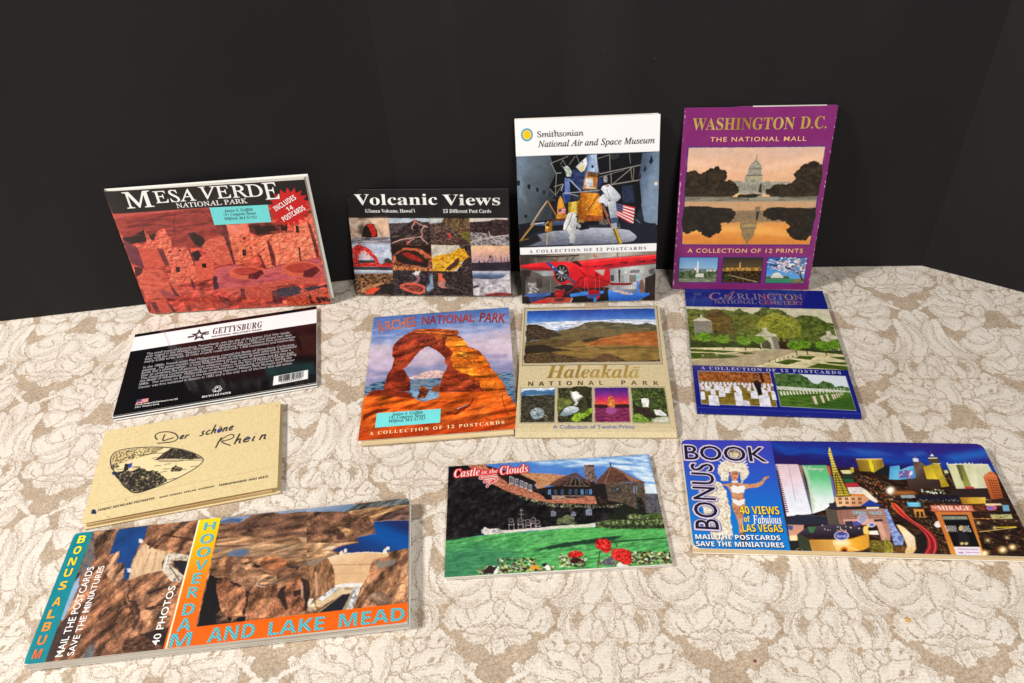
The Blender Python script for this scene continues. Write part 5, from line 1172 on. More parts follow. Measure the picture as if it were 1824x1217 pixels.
    for body, p0, p1, pt in (('Castle', (162, 200), (352, 184), (158, 142)), ('in the', (362, 178), (484, 168), (362, 146)), ('Clouds', (500, 182), (706, 164), (496, 124))):
        c.words(body, 'script' if body == 'x' else 'serifbi', p0, p1, pt, (238, 234, 230), halo=(4.5, rd))
    return c

def art_vegas(w, h):
    F = (1200, 770, 2.923)
    c = Art(w, h, QUAD['vegas'], 3.4).frame(*F)
    c.all((20, 24, 60))
    V2, V3 = (1380, 785, 6.086), (1590, 785, 5.936)
    c.fill([(513, 40), (1640, 45), (2100, 640), (640, 640)], G((900, 45), (930, 190), [(44, 34, 122), (30, 46, 140), (26, 66, 160), (34, 30, 104), (40, 26, 84)], namp=.55, ns=40))
    c.fill([(900, 80), (1080, 95), (1180, 120), (1000, 118)], (50, 96, 180), soft=9, alpha=.7); c.fill([(1210, 105), (1300, 95), (1340, 115), (1240, 122)], (54, 100, 184), soft=8, alpha=.7); c.fill([(1400, 120), (1640, 80), (1680, 120), (1480, 150)], (38, 100, 188), soft=12, alpha=.9)
    c.fill([(520, 190), (900, 180), (1300, 180), (1690, 205), (1770, 215), (2140, 640), (640, 640)], T([(24, 15, 16), (50, 32, 24), (96, 64, 38)], 30, 9, ang=.4, octv=4, seed=4, con=1.8, bias=-.08))
    glow = [(250, 214, 140), (240, 160, 70), (255, 240, 206), (206, 90, 50), (226, 130, 50)]
    c.strokes([(930, 215), (1250, 230), (1700, 330), (1980, 560), (1960, 640), (1680, 640), (1460, 640), (1200, 400)], 430, 16, 4, .1, glow + [(20, 14, 16), (30, 20, 20), (70, 46, 30), (20, 14, 16)], seed=31, alpha=.8)
    c.strokes([(960, 215), (1080, 230), (1260, 400), (1180, 420), (1040, 320)], 240, 14, 4, .7, glow + [(180, 50, 30), (44, 26, 20), (80, 40, 26)], seed=32, alpha=.85)
    c.frame(*V2)
    gold = G((0, 100), (0, 560), [(226, 206, 90), (150, 130, 30), (206, 176, 50)])
    c.fill([(10, 243), (278, 246), (330, 400), (452, 778), (170, 806), (60, 330)], G((60, 250), (320, 790), [(214, 190, 196), (226, 206, 216), (222, 224, 238), (236, 238, 246)]))
    for k in range(22):
        x, y = 14 + k * 6.6, 265 + k * 23
        c.fill([(x, y), (x + 38, y), (x + 41, y + 12), (x + 4, y + 12)], (130, 44, 66) if k % 2 else (70, 60, 80))
        x, y = 306 + k * 6.4, 330 + k * 20
        c.fill([(x, y), (x + 26, y), (x + 28, y + 10), (x + 3, y + 10)], (130, 136, 164))
    c.line([(165, 250), (215, 430), (262, 640)], 7, (190, 150, 160), alpha=.8); c.fill([(275, 250), (320, 262), (345, 400), (330, 360)], (150, 110, 96))
    c.fill([(318, 255), (590, 255), (640, 400), (698, 640), (600, 730), (458, 776), (420, 560), (380, 400)], G((420, 260), (560, 740), [(92, 176, 116), (96, 190, 128), (160, 214, 180), (220, 232, 228), (236, 240, 240)])); c.fill([(318, 255), (380, 280), (445, 520), (480, 700), (458, 770), (380, 420)], (186, 206, 180), soft=3, alpha=.8)
    c.words('Flamingo', 'script', (388, 305), (560, 310), (384, 262), (240, 206, 210))
    c.fill([(585, 262), (622, 265), (645, 340), (640, 400)], (186, 84, 66)); c.fill([(632, 360), (655, 370), (715, 585), (690, 600)], (104, 96, 176))
    c.fill([(605, 70), (618, 72), (640, 130), (664, 200), (720, 330), (790, 450), (866, 578), (712, 582), (690, 470), (655, 320), (628, 205), (600, 130)], gold)
    for k in range(17):
        y = 120 + k * 27; xl, xr = 602 + k * 6.4, 636 + k * 13.2
        c.line([(xl, y), (xr, y + 2)], 7 if k % 3 == 0 else 4, (70, 56, 14)); c.line([(xl + 8, y + 12), (xr - 6, y + 12)], 3, (250, 240, 150))
    c.line([(690, 340), (720, 570)], 8, (80, 64, 20)); c.line([(700, 330), (800, 570)], 8, (80, 64, 20))
    c.fill([(905, 195), (1192, 190), (1216, 265), (1170, 322), (955, 318)], G((905, 200), (1200, 230), [(150, 120, 40), (186, 156, 56), (226, 196, 70), (150, 120, 44)]))
    for k in range(17):
        c.line([(915 + k * 17, 205), (962 + k * 14, 316)], 5, (84, 60, 16))
    c.fill([(1035, 200), (1078, 200), (1118, 335), (1078, 322)], (226, 204, 40)); c.line([(905, 192), (1192, 188)], 9, (220, 190, 170))
    c.fill([(1130, 318), (1250, 255), (1290, 300), (1290, 380), (1180, 350)], (24, 32, 32)); c.fill([(850, 280), (884, 275), (894, 330), (862, 338)], (196, 170, 60)); c.fill([(740, 310), (850, 305), (870, 350), (770, 345)], (216, 206, 150)); c.fill([(765, 350), (890, 345), (900, 395), (790, 400)], (40, 50, 40)); c.fill([(770, 402), (885, 400), (905, 438), (800, 440)], (30, 90, 60))
    c.fill([(800, 445), (930, 440), (966, 482), (820, 490)], (176, 44, 54)); c.fill([(826, 490), (980, 486), (1015, 562), (860, 560)], (230, 222, 216)); c.strokes([(850, 500), (975, 498), (1000, 545), (880, 550)], 40, 26, 7, .1, [(120, 120, 160), (190, 80, 80), (150, 140, 140)], seed=3); c.fill([(870, 562), (1020, 560), (1040, 585), (870, 586)], (214, 130, 60))
    c.fill([(690, 592), (1040, 582), (1095, 640), (1000, 692), (725, 702)], G((700, 600), (900, 700), [(226, 176, 130), (236, 196, 150), (206, 150, 110)]))
    for k in range(4):
        for m in range(2):
            x, y = 735 + k * 72 + m * 8, 600 + m * 42
            c.fill([(x, y), (x + 34, y - 1), (x + 38, y + 26), (x + 4, y + 27)], (110, 62, 34)); c.line([(x + 18, y), (x + 20, y + 26)], 4, (236, 196, 150))
    c.fill([(985, 490), (1040, 520), (1180, 640), (1150, 660), (1080, 620), (1010, 560)], (236, 226, 206), soft=2)
    c.fill([(720, 700), (800, 690), (1000, 705), (990, 730), (740, 735)], (36, 36, 44), rough=3); c.fill([(985, 692), (1080, 622), (1232, 690)], (34, 58, 150)); c.fill([(1050, 700), (1190, 698), (1190, 722), (1050, 725)], (226, 226, 206))
    c.fill([(712, 735), (1240, 715), (1339, 960), (1339, 1070), (1240, 1066), (1180, 900), (760, 892)], G((720, 740), (1200, 1000), [(150, 104, 90), (166, 120, 104), (176, 130, 116)])); c.fill([(596, 718), (714, 732), (752, 892), (640, 892)], (92, 84, 72)); c.fill([(635, 660), (715, 658), (725, 722), (650, 722)], (44, 44, 54))
    for k in range(6):
        c.line([(720 + k * 5, 760 + k * 25), (1240 + k * 14, 740 + k * 25)], 3, (104, 70, 60)); c.line([(600 + k * 8, 745 + k * 26), (716 + k * 7, 750 + k * 26)], 3, (56, 52, 44)); c.line([(760 + k * 80, 735), (800 + k * 80, 890)], 3, (104, 70, 60)); c.line([(622 + k * 19, 722), (660 + k * 18, 890)], 3, (56, 52, 44))
    c.words('IMPERIAL', 'sansb', (908, 782), (1066, 780), (902, 745), (140, 206, 236)); c.words('PALACE', 'sansb', (1096, 782), (1230, 780), (1090, 745), (140, 206, 236))
    c.fill([(800, 835), (1200, 825), (1230, 860), (1310, 1060), (1260, 1060), (1180, 900), (820, 892)], (214, 160, 140)); c.fill([(820, 860), (900, 852), (920, 895), (830, 895)], (50, 44, 70)); c.fill([(900, 860), (1000, 850), (1010, 900), (930, 905)], (80, 76, 150)); c.fill([(1140, 835), (1230, 830), (1245, 855), (1150, 860)], (60, 44, 50))
    c.ell(1015, 830, 58, 46, (214, 206, 226)); c.ell(1015, 830, 50, 39, (110, 104, 140))
    for k in range(7):
        c.line([(970 + k * 15, 800), (970 + k * 15, 862)], 4, (206, 200, 220)); c.line([(968, 806 + k * 9), (1062, 806 + k * 9)], 3, (206, 200, 220))
    c.ell(1120, 895, 40, 26, (214, 210, 220)); c.ell(1122, 893, 28, 17, (90, 110, 190)); c.fill([(1100, 960), (1190, 955), (1210, 1005), (1100, 1000)], (244, 236, 220)); c.fill([(1245, 725), (1280, 715), (1339, 820), (1339, 970)], T([(70, 96, 170), (170, 190, 226)], 7, seed=18, con=2.2))
    c.fill([(165, 845), (270, 790), (600, 798), (645, 892), (170, 892)], (40, 42, 58)); c.line([(275, 788), (600, 800)], 7, (70, 70, 84)); c.fill([(180, 895), (368, 898), (360, 1000), (305, 1005), (300, 1075), (215, 1075)], G((200, 900), (300, 1070), [(190, 140, 130), (206, 150, 130), (236, 190, 130)])); c.fill([(180, 900), (245, 910), (240, 960), (190, 945)], (70, 84, 140)); c.line([(262, 980), (270, 945), (290, 945), (300, 980)], 6, (240, 130, 70), sm=1); c.fill([(205, 1020), (290, 1010), (300, 1070), (215, 1070)], (250, 220, 170), soft=2)
    c.fill([(220, 1075), (330, 1070), (400, 1190), (230, 1190)], (34, 36, 32)); c.line([(275, 1190), (310, 1155), (345, 1160), (370, 1190)], 7, (176, 150, 110), sm=1)
    c.fill([(300, 1000), (410, 915), (700, 888), (1000, 908), (1040, 960), (1000, 1010), (700, 1045), (430, 1040)], G((500, 900), (560, 1040), [(70, 60, 76), (54, 44, 60), (34, 26, 34)])); c.fill([(410, 918), (505, 920), (470, 990), (430, 980)], (60, 110, 70)); c.dots((470, 900, 1000, 960), 12, 8, [(236, 226, 190), (206, 196, 170)], seed=4)
    c.fill([(290, 1000), (330, 1010), (430, 1062), (470, 1190), (330, 1160)], (54, 62, 46)); c.fill([(430, 1062), (700, 1060), (900, 1050), (1096, 990), (1112, 1140), (1040, 1175), (930, 1192), (470, 1192)], G((440, 1070), (1100, 1130), [(196, 140, 60), (226, 170, 80), (240, 196, 110), (236, 170, 50), (214, 150, 50)]))
    for k in range(16):
        c.line([(440 + k * 16, 1070), (500 + k * 16, 1190)], 5, (166, 110, 44))
    c.fill([(700, 1070), (880, 1062), (900, 1120), (720, 1120)], (255, 246, 206), soft=6, alpha=.8); c.line([(330, 1005), (430, 1060), (900, 1046), (1096, 985)], 7, (96, 62, 30)); c.fill([(1030, 920), (1090, 900), (1100, 990), (1040, 1000)], (236, 200, 110), rough=4)
    c.ell(792, 1015, 84, 54, (206, 206, 226)); c.ell(792, 1015, 72, 44, (60, 70, 150)); c.dots((730, 950, 860, 975), 16, 8, [(226, 60, 70), (240, 220, 120), (240, 240, 240)], seed=5); c.words("Harrah's", 'serifbi', (742, 1036), (872, 1034), (744, 1000), (240, 236, 244)); c.line([(730, 1150), (770, 1150), (800, 1120), (850, 1118), (890, 1150), (930, 1155), (1000, 1180)], 10, (240, 216, 170), sm=1); c.fill([(770, 1192), (800, 1145), (830, 1136), (860, 1146), (886, 1192)], (226, 130, 40)); c.fill([(796, 1192), (815, 1160), (850, 1160), (866, 1192)], (90, 44, 20))
    c.fill([(1110, 1060), (1339, 1075), (1400, 1195), (1110, 1195)], T([(44, 40, 14), (110, 96, 34), (196, 170, 80)], 5, seed=24, con=2)); c.strokes([(1120, 1060), (1339, 1080), (1380, 1190), (1120, 1190)], 60, 26, 5, -1, [(226, 206, 110), (40, 34, 12), (150, 130, 50)], seed=6)
    c.frame(*V3)
    c.fill([(0, 262), (100, 250), (112, 298), (200, 262), (262, 250), (285, 382), (100, 400), (0, 395)], G((0, 260), (260, 390), [(70, 150, 206), (110, 190, 226), (60, 130, 196)])); c.fill([(100, 310), (190, 300), (240, 370), (110, 385)], (90, 100, 170)); c.dots((90, 300, 245, 375), 18, 13, [(226, 226, 236), (190, 60, 80), (206, 206, 226)], seed=6)
    c.fill([(240, 215), (310, 208), (380, 250), (396, 396), (290, 392)], G((240, 220), (390, 300), [(80, 62, 58), (110, 88, 74), (70, 54, 50)])); c.fill([(232, 182), (262, 172), (296, 186), (300, 214), (246, 214)], (214, 216, 220)); c.line([(255, 150), (262, 180)], 9, (150, 90, 90))
    c.fill([(350, 265), (440, 240), (520, 235), (560, 330), (645, 466), (560, 474), (535, 400), (400, 392)], G((360, 300), (600, 420), [(176, 150, 40), (206, 180, 50), (236, 206, 60), (196, 166, 40)])); c.fill([(396, 172), (490, 162), (532, 236), (448, 240), (410, 215)], (74, 64, 52)); c.line([(396, 178), (492, 176)], 13, (226, 216, 170)); c.line([(446, 232), (532, 232)], 9, (226, 216, 150)); c.fill([(412, 158), (432, 130), (458, 158)], (236, 232, 214)); c.line([(415, 110), (420, 130)], 5, (190, 60, 60))
    for k in range(9):
        c.line([(440 + k * 12, 250), (560 + k * 9, 466)], 3, (130, 106, 24))
    c.fill([(594, 238), (1030, 240), (1090, 330), (1000, 345), (1052, 482), (720, 490), (640, 320)], G((600, 260), (1040, 420), [(196, 196, 150), (214, 212, 170), (206, 206, 166), (222, 222, 190), (206, 206, 176)])); c.fill([(690, 242), (765, 244), (885, 482), (812, 484)], G((700, 300), (860, 420), [(116, 116, 60), (150, 146, 70)])); c.fill([(700, 244), (730, 246), (790, 400), (770, 410)], (90, 92, 56), soft=2); c.line([(598, 240), (760, 236), (1030, 240)], 9, (236, 226, 200)); c.dots((600, 225, 1000, 245), 12, 9, [(240, 236, 214)], seed=7)
    for k in range(14):
        c.line([(905 + k * 10, 250), (960 + k * 9, 470)], 2, (176, 176, 134))
    c.line([(545, 400), (580, 350), (620, 335), (645, 390)], 5, (120, 110, 96), sm=1); c.line([(575, 400), (640, 370), (690, 460)], 5, (120, 106, 96), sm=1); c.fill([(810, 468), (905, 468), (905, 488), (812, 490)], (190, 50, 76)); c.fill([(570, 300), (610, 298), (625, 330), (585, 335)], (190, 196, 160))
    c.fill([(990, 362), (1050, 312), (1085, 310), (1135, 360), (1225, 585), (1100, 600), (1040, 470)], G((1000, 360), (1200, 560), [(206, 110, 60), (190, 96, 50), (166, 84, 46)]))
    for k in range(8):
        for m in range(4):
            x, y = 1048 + k * 11 + m * 24, 395 + k * 25 + m * 2
            c.fill([(x, y), (x + 14, y), (x + 17, y + 12), (x + 3, y + 12)], (96, 46, 26))
    c.line([(1000, 362), (1060, 350), (1130, 362)], 7, (230, 150, 96)); c.fill([(190, 386), (530, 394), (565, 482), (218, 498)], G((200, 390), (300, 490), [(84, 62, 52), (60, 44, 40)]))
    for k in range(14):
        c.line([(205 + k * 24, 392), (236 + k * 24, 490)], 4, (44, 32, 30))
    c.fill([(640, 490), (1040, 488), (1095, 592), (690, 566)], (46, 34, 34)); c.fill([(290, 556), (760, 556), (775, 645), (300, 600)], (30, 26, 40)); c.dots((300, 500, 640, 540), 20, 16, [(206, 226, 206), (120, 140, 100), (244, 244, 236)], seed=8, asp=.6); c.dots((330, 598, 780, 622), 26, 5, [(176, 206, 176)], seed=9)
    c.fill([(762, 578), (1038, 576), (1046, 640), (800, 652)], G((770, 600), (1040, 610), [(150, 104, 30), (206, 160, 50), (230, 190, 80)])); c.strokes([(770, 585), (1030, 582), (1030, 640), (800, 645)], 40, 30, 5, 1.2, [(90, 56, 16), (250, 220, 130)], seed=10)
    c.ell(25, 510, 46, 44, (255, 246, 220), soft=6); c.ell(20, 505, 24, 24, (255, 252, 240), soft=3); c.fill([(60, 515), (260, 510), (330, 545), (70, 560)], (214, 130, 50), soft=5, alpha=.7); c.fill([(130, 560), (280, 556), (300, 585), (150, 590)], (150, 160, 170), rough=3)
    c.fill([(205, 630), (350, 632), (362, 680), (222, 678)], (60, 176, 214)); c.words('CAESARS', 'sansb', (226, 652), (338, 652), (224, 638), (240, 246, 250)); c.words('PALACE', 'sansb', (250, 673), (338, 673), (248, 658), (240, 246, 250))
    c.fill([(282, 702), (392, 702), (424, 792), (312, 790)], (206, 140, 60)); c.fill([(315, 730), (345, 730), (355, 790), (325, 790)], (50, 32, 24)); c.fill([(362, 730), (385, 730), (400, 785), (372, 785)], (50, 32, 24))
    c.strokes([(280, 760), (520, 780), (700, 1180), (600, 1190), (560, 1000), (400, 880)], 150, 22, 7, .8, [(70, 70, 30), (150, 130, 60), (30, 26, 16), (226, 180, 100)], seed=11, alpha=.8); c.fill([(250, 1000), (420, 950), (460, 1100), (440, 1195), (260, 1195), (350, 1120)], (34, 26, 26), soft=2)
    c.fill([(20, 630), (110, 650), (250, 805), (420, 895), (540, 985), (586, 1100), (560, 1195), (425, 1195), (478, 1090), (438, 965), (300, 855), (130, 765)], G((60, 640), (560, 1100), [(226, 90, 40), (206, 50, 40), (176, 40, 44), (150, 34, 40)]), sm=1)
    for p, wd, cl in (([(60, 650), (200, 790), (400, 910), (500, 1010), (530, 1110), (500, 1190)], 9, (110, 20, 28)), ([(90, 650), (240, 800), (420, 910), (530, 1010), (560, 1110), (540, 1190)], 7, (236, 110, 96)), ([(50, 680), (170, 780), (350, 890), (460, 980), (500, 1100), (450, 1190)], 6, (230, 90, 80))):
        c.line(p, wd, cl, sm=2)
    c.fill([(110, 868), (150, 870), (210, 905), (322, 1000), (348, 1130), (310, 1195), (200, 1195), (248, 1100), (180, 965)], G((130, 880), (320, 1150), [(246, 214, 150), (244, 232, 206), (226, 190, 130)]), soft=2); c.strokes([(130, 880), (300, 1000), (330, 1150), (260, 1180), (190, 980)], 60, 70, 6, .95, [(255, 248, 230), (190, 140, 80), (236, 206, 150)], seed=12)
    c.fill([(0, 700), (25, 740), (110, 900), (205, 1020), (200, 1090), (105, 1090), (40, 900)], T([(60, 76, 140), (130, 150, 206), (190, 200, 230)], 7, seed=19)); c.fill([(0, 1000), (90, 1080), (100, 1195), (0, 1195)], T([(60, 54, 16), (150, 140, 50), (206, 196, 110)], 5, seed=20)); c.fill([(90, 1090), (230, 1100), (230, 1195), (110, 1195)], T([(60, 36, 16), (150, 100, 50)], 7, seed=21))
    c.ell(562, 862, 42, 36, (238, 226, 228))
    c.fill([(456, 660), (905, 662), (940, 724), (482, 728)], G((460, 690), (930, 690), [(206, 110, 80), (190, 90, 66), (206, 104, 74)])); c.words('THE', 'serifb', (490, 696), (545, 694), (486, 674), (250, 244, 236)); c.words('MIRAGE', 'serifb', (552, 715), (905, 712), (545, 668), (250, 244, 236))
    c.fill([(512, 730), (902, 728), (1090, 1200), (735, 1200), (640, 980)], G((520, 740), (900, 1180), [(206, 116, 60), (196, 116, 50), (222, 150, 60)])); c.strokes([(520, 740), (590, 740), (760, 1190), (730, 1190)], 30, 26, 4, .2, [(150, 80, 36), (240, 180, 100)], seed=13); c.fill([(588, 764), (862, 760), (1032, 1102), (752, 1098)], (20, 18, 20)); c.fill([(598, 774), (862, 772), (878, 812), (614, 816)], (96, 104, 90)); c.words('ENTERTAINER', 'serifb', (616, 806), (868, 804), (608, 780), (190, 196, 176))
    c.words('DANNY', 'sansb', (664, 942), (786, 942), (640, 874), (226, 224, 218)); c.words('GANS', 'sansb', (832, 942), (928, 942), (820, 874), (226, 224, 218)); c.ell(808, 902, 24, 30, (206, 176, 120)); c.fill([(780, 945), (835, 940), (900, 980), (930, 1090), (800, 1090)], (36, 32, 36)); c.ell(836, 1066, 20, 16, (206, 190, 120)); c.ell(882, 1066, 20, 16, (206, 190, 120)); c.fill([(752, 1102), (1030, 1100), (1066, 1198), (790, 1198)], (232, 222, 232)); c.line([(800, 1125), (1020, 1130)], 7, (150, 100, 160)); c.line([(880, 1160), (1040, 1165)], 6, (150, 100, 160)); c.line([(810, 1165), (860, 1165)], 14, (150, 110, 170))
    c.ell(1112, 686, 58, 30, (196, 90, 130)); c.ell(1100, 690, 30, 18, (110, 110, 190)); c.fill([(1030, 640), (1210, 640), (1220, 660), (1050, 665)], (240, 216, 170), soft=2); c.fill([(1220, 655), (1290, 655), (1310, 720), (1240, 722)], (110, 160, 190)); c.fill([(930, 660), (1040, 645), (1050, 720), (940, 720)], T([(60, 30, 20), (130, 76, 40)], 7, seed=22)); c.fill([(1105, 758), (1330, 750), (1350, 800), (1130, 806)], T([(110, 120, 70), (206, 206, 140), (90, 70, 40)], 12, 5, seed=23))
    for p, wd, cl in (([(940, 800), (1200, 798)], 7, (226, 150, 80)), ([(1005, 940), (1400, 890)], 9, (220, 190, 110)), ([(1190, 892), (1400, 884)], 12, (214, 190, 40)), ([(920, 735), (1389, 740)], 14, (30, 24, 28)), ([(960, 880), (1300, 870)], 10, (40, 30, 30)), ([(1100, 990), (1400, 985)], 12, (36, 26, 26))):
        c.line(p, wd, cl)
    for x, y, r in ((1090, 1170, 44), (1110, 1030, 22), (1280, 1130, 46), (1310, 1000, 20), (1170, 895, 20), (990, 845, 20), (1380, 1100, 40)):
        c.ell(x, y, r, r * .8, (250, 206, 130), soft=5); c.ell(x, y, r * .4, r * .4, (255, 240, 210), soft=2)
    c.frame(*F)
    c.tone([(513, 48), (1605, 60), (1900, 640), (640, 613)], .05, 18, .06)
    # ticket stub with the dancer
    c.fill([(30, 30), (514, 46), (641, 640), (100, 640)], G((260, 45), (330, 600), [(58, 60, 176), (44, 84, 190), (26, 110, 200), (18, 124, 204)]))
    for k in range(46):
        c.ell(515 + k * 2.76, 50 + k * 12.4, 2.2, 3, (20, 30, 80))
    feath = T([(170, 150, 120), (226, 216, 196), (246, 242, 232)], 5, 5, octv=4, seed=27, con=2.2)
    c.fill([(128, 285), (150, 250), (210, 240), (255, 260), (285, 320), (305, 400), (312, 480), (320, 540), (260, 560), (215, 560), (180, 470), (150, 380)], feath, rough=7)
    plume = T([(110, 90, 60), (186, 160, 110), (226, 206, 160)], 4, 8, octv=3, seed=28, con=2.4)
    for a in np.linspace(-2.7, -.4, 15):
        c.line([(326, 140), (326 + 70 * math.cos(a), 130 + 62 * math.sin(a))], 13, plume, rough=4, taper=True)
    for a in np.linspace(-3.3, .3, 17):
        c.line([(320, 190), (316 + 84 * math.cos(a), 190 + 88 * math.sin(a))], 22, feath, rough=4, taper=True)
    c.fill([(236, 195), (260, 150), (330, 136), (392, 170), (394, 225), (360, 262), (350, 200), (300, 190), (290, 250), (250, 240)], feath, rough=6)
    skin = T([(150, 92, 62), (196, 136, 98), (220, 166, 128)], 10, seed=29)
    c.ell(324, 214, 23, 31, skin); c.fill([(300, 205), (312, 182), (340, 182), (350, 206), (340, 196), (312, 196)], (230, 226, 224))
    for p in ([(313, 208), (320, 207)], [(330, 207), (337, 208)]):
        c.line(p, 4, (60, 36, 30))
    c.line([(317, 229), (325, 232), (333, 229)], 4, (176, 40, 46)); c.fill([(314, 240), (336, 240), (340, 262), (312, 262)], skin)
    c.fill([(290, 262), (312, 254), (340, 254), (372, 262), (430, 262), (466, 250), (480, 226), (510, 220), (508, 232), (490, 238), (474, 270), (440, 282), (380, 286), (372, 320), (382, 345), (384, 372), (374, 420), (372, 470), (380, 520), (352, 530), (350, 470), (330, 420), (310, 380), (314, 340), (304, 300), (282, 270), (262, 274), (256, 262)], skin, sm=1)
    c.fill([(300, 280), (320, 268), (345, 276), (372, 268), (382, 282), (378, 306), (346, 312), (312, 306)], (232, 230, 230), rough=2); c.fill([(308, 332), (346, 348), (384, 340), (380, 364), (350, 376), (318, 358)], (230, 228, 230), rough=2); c.fill([(308, 246), (344, 246), (342, 256), (310, 256)], (220, 220, 222))
    c.fill([(356, 520), (384, 520), (390, 590), (380, 600), (364, 560)], T([(90, 40, 34), (150, 84, 60)], 8, seed=30)); c.fill([(222, 530), (320, 530), (330, 580), (250, 580)], feath, rough=5, alpha=.2)
    for t_, s_, p, q, r in (('MAIL THE POSTCARDS', 'sansb', (117, 556), (582, 561), (115, 531)), ('SAVE THE MINIATURES', 'sansb', (121, 594), (603, 600), (119, 568)), ('40 VIEWS', 'sansb', (361, 422), (574, 424), (359, 381)), ('LAS VEGAS', 'sansb', (377, 516), (595, 518), (373, 476))):
        c.words(t_, s_, p, q, r, None, halo=(1.4, (14, 50, 104)))
    for hr, hc in ((6.6, (44, 40, 90)), (4.6, (214, 200, 226))):
        c.words('BOOK', 'sans', (58, 138), (500, 152), (50, 62), None, halo=(hr, hc))
        c.words('BONUS', 'sans', (246, 506), (206, 158), (112, 508), None, halo=(hr, hc))
    return c

def art_hoover(w, h):
    A, B = (30, 880, 3.611), (300, 870, 3.926)
    c = Art(w, h, QUAD['hoover'], 3.4).frame(*A)
    brown = R([(96, 64, 48), (140, 96, 70), (182, 132, 98)], 30, 20, ang=-.8, seed=3, rel=3.4)
    c.all(brown)
    # stub: the dam turned on its side
    c.fill([(480, 235), (660, 225), (600, 330), (520, 430), (420, 520), (400, 560), (420, 470)], T([(54, 60, 72), (100, 104, 110), (126, 110, 92)], 24, 12, ang=.9, octv=4, seed=4))
    c.fill([(500, 240), (660, 225), (640, 290), (600, 360), (560, 420), (470, 560), (440, 600), (500, 400)], brown)
    c.fill([(660, 225), (850, 205), (835, 280), (790, 340), (745, 440), (730, 540), (690, 560), (690, 440), (650, 450), (670, 370), (600, 390)], T([(10, 50, 110), (18, 72, 146)], 30, seed=5))
    c.fill([(620, 390), (668, 366), (655, 450), (695, 436), (690, 540), (660, 585), (560, 640), (560, 480)], R([(116, 84, 62), (156, 116, 88), (180, 142, 110)], 24, 12, ang=-1, seed=6, rel=3.4), rough=4)
    c.fill([(180, 1095), (300, 790), (380, 600), (470, 480), (540, 460), (640, 600), (700, 640), (760, 800), (740, 960), (960, 1003)], R([(94, 60, 44), (138, 90, 64), (178, 126, 90)], 34, 20, ang=-.7, seed=7, rel=3.4), soft=2)
    c.fill([(270, 800), (330, 640), (410, 520), (400, 600), (300, 820)], (150, 180, 214), soft=2); c.fill([(200, 1000), (250, 880), (330, 800), (420, 760), (380, 900), (300, 1000), (230, 1080), (185, 1095)], T([(40, 30, 34), (84, 60, 54)], 18, ang=-.8, seed=8), soft=3)
    c.fill([(740, 555), (745, 470), (770, 420), (800, 350), (840, 320), (890, 350), (980, 372), (945, 440), (945, 495), (860, 510), (790, 530)], T([(196, 160, 120), (226, 192, 152), (236, 206, 170)], 40, 6, ang=1.4, octv=3, seed=9))
    c.line([(870, 370), (820, 500)], 3, (150, 110, 84)); c.line([(910, 372), (880, 498)], 3, (150, 110, 84))
    c.line([(840, 318), (790, 365), (748, 460), (735, 550)], 6, (206, 190, 170))
    for x, y in ((805, 300), (730, 490)):
        c.fill([(x - 14, y - 10), (x + 10, y - 12), (x + 24, y + 2), (x + 4, y + 18), (x - 12, y + 8)], (232, 226, 216), rough=4)
    c.fill([(965, 400), (1000, 375), (1120, 392), (1118, 430), (1020, 425), (1010, 460), (1090, 530), (1060, 570), (1000, 560), (945, 490)], T([(120, 116, 110), (210, 196, 170), (232, 226, 216)], 9, 7, octv=3, seed=10, con=2.4))
    c.fill([(1015, 430), (1118, 434), (1095, 525), (1070, 510)], (26, 30, 38)); c.line([(960, 485), (985, 385)], 10, (236, 232, 226)); c.line([(1000, 470), (1060, 560)], 6, (90, 70, 54))
    for p in ([(730, 560), (720, 660), (750, 690), (800, 760)], [(850, 640), (960, 600), (1060, 600)], [(600, 900), (700, 730), (740, 740)], [(880, 730), (960, 700), (1040, 640)], [(860, 350), (960, 260), (1180, 300)], [(750, 860), (800, 790), (780, 710)]):
        c.line(p, 12, (44, 26, 20), rough=6, alpha=.8)
    c.fill([(700, 940), (900, 880), (980, 900), (960, 1003), (700, 1030)], T([(24, 16, 14), (70, 44, 34), (120, 80, 58)], 16, 8, octv=4, seed=11, con=2.4), rough=4)
    c.fill([(420, 1080), (470, 985), (510, 960), (505, 1040)], T([(60, 74, 90), (110, 116, 120)], 10, seed=12), rough=4)
    c.fill([(372, 240), (492, 238), (180, 1098), (30, 1110)], T([(8, 116, 128), (16, 134, 144)], 40, seed=13)); c.line([(370, 262), (200, 690), (48, 1090)], 3, (96, 180, 184), rough=2, alpha=.6)
    S_ = (100, 920, 4.682)
    c.frame(*S_)
    brn = [(70, 44, 34), (96, 62, 46), (196, 150, 112), (176, 124, 88), (120, 78, 56), (212, 168, 128)]
    c.strokes([(330, 560), (560, 420), (640, 560), (620, 720), (880, 1000), (900, 1110), (200, 1180), (250, 900)], 420, 70, 9, 2.2, brn, seed=3)
    c.strokes([(620, 560), (900, 470), (1070, 560), (960, 920), (720, 900), (640, 720)], 200, 60, 9, -.35, brn, seed=4)
    c.strokes([(780, 90), (1200, 40), (1140, 300), (860, 270), (760, 160)], 130, 60, 9, .25, brn, seed=5)
    c.strokes([(320, 130), (520, 110), (440, 330), (320, 440), (260, 330)], 80, 60, 8, 2.1, [(70, 60, 56), (120, 96, 80), (150, 124, 104)], seed=6)
    c.strokes([(20, 1000), (200, 560), (330, 520), (300, 800), (140, 1100)], 90, 80, 9, 2.1, [(80, 56, 54), (110, 80, 72), (64, 46, 48)], seed=7)
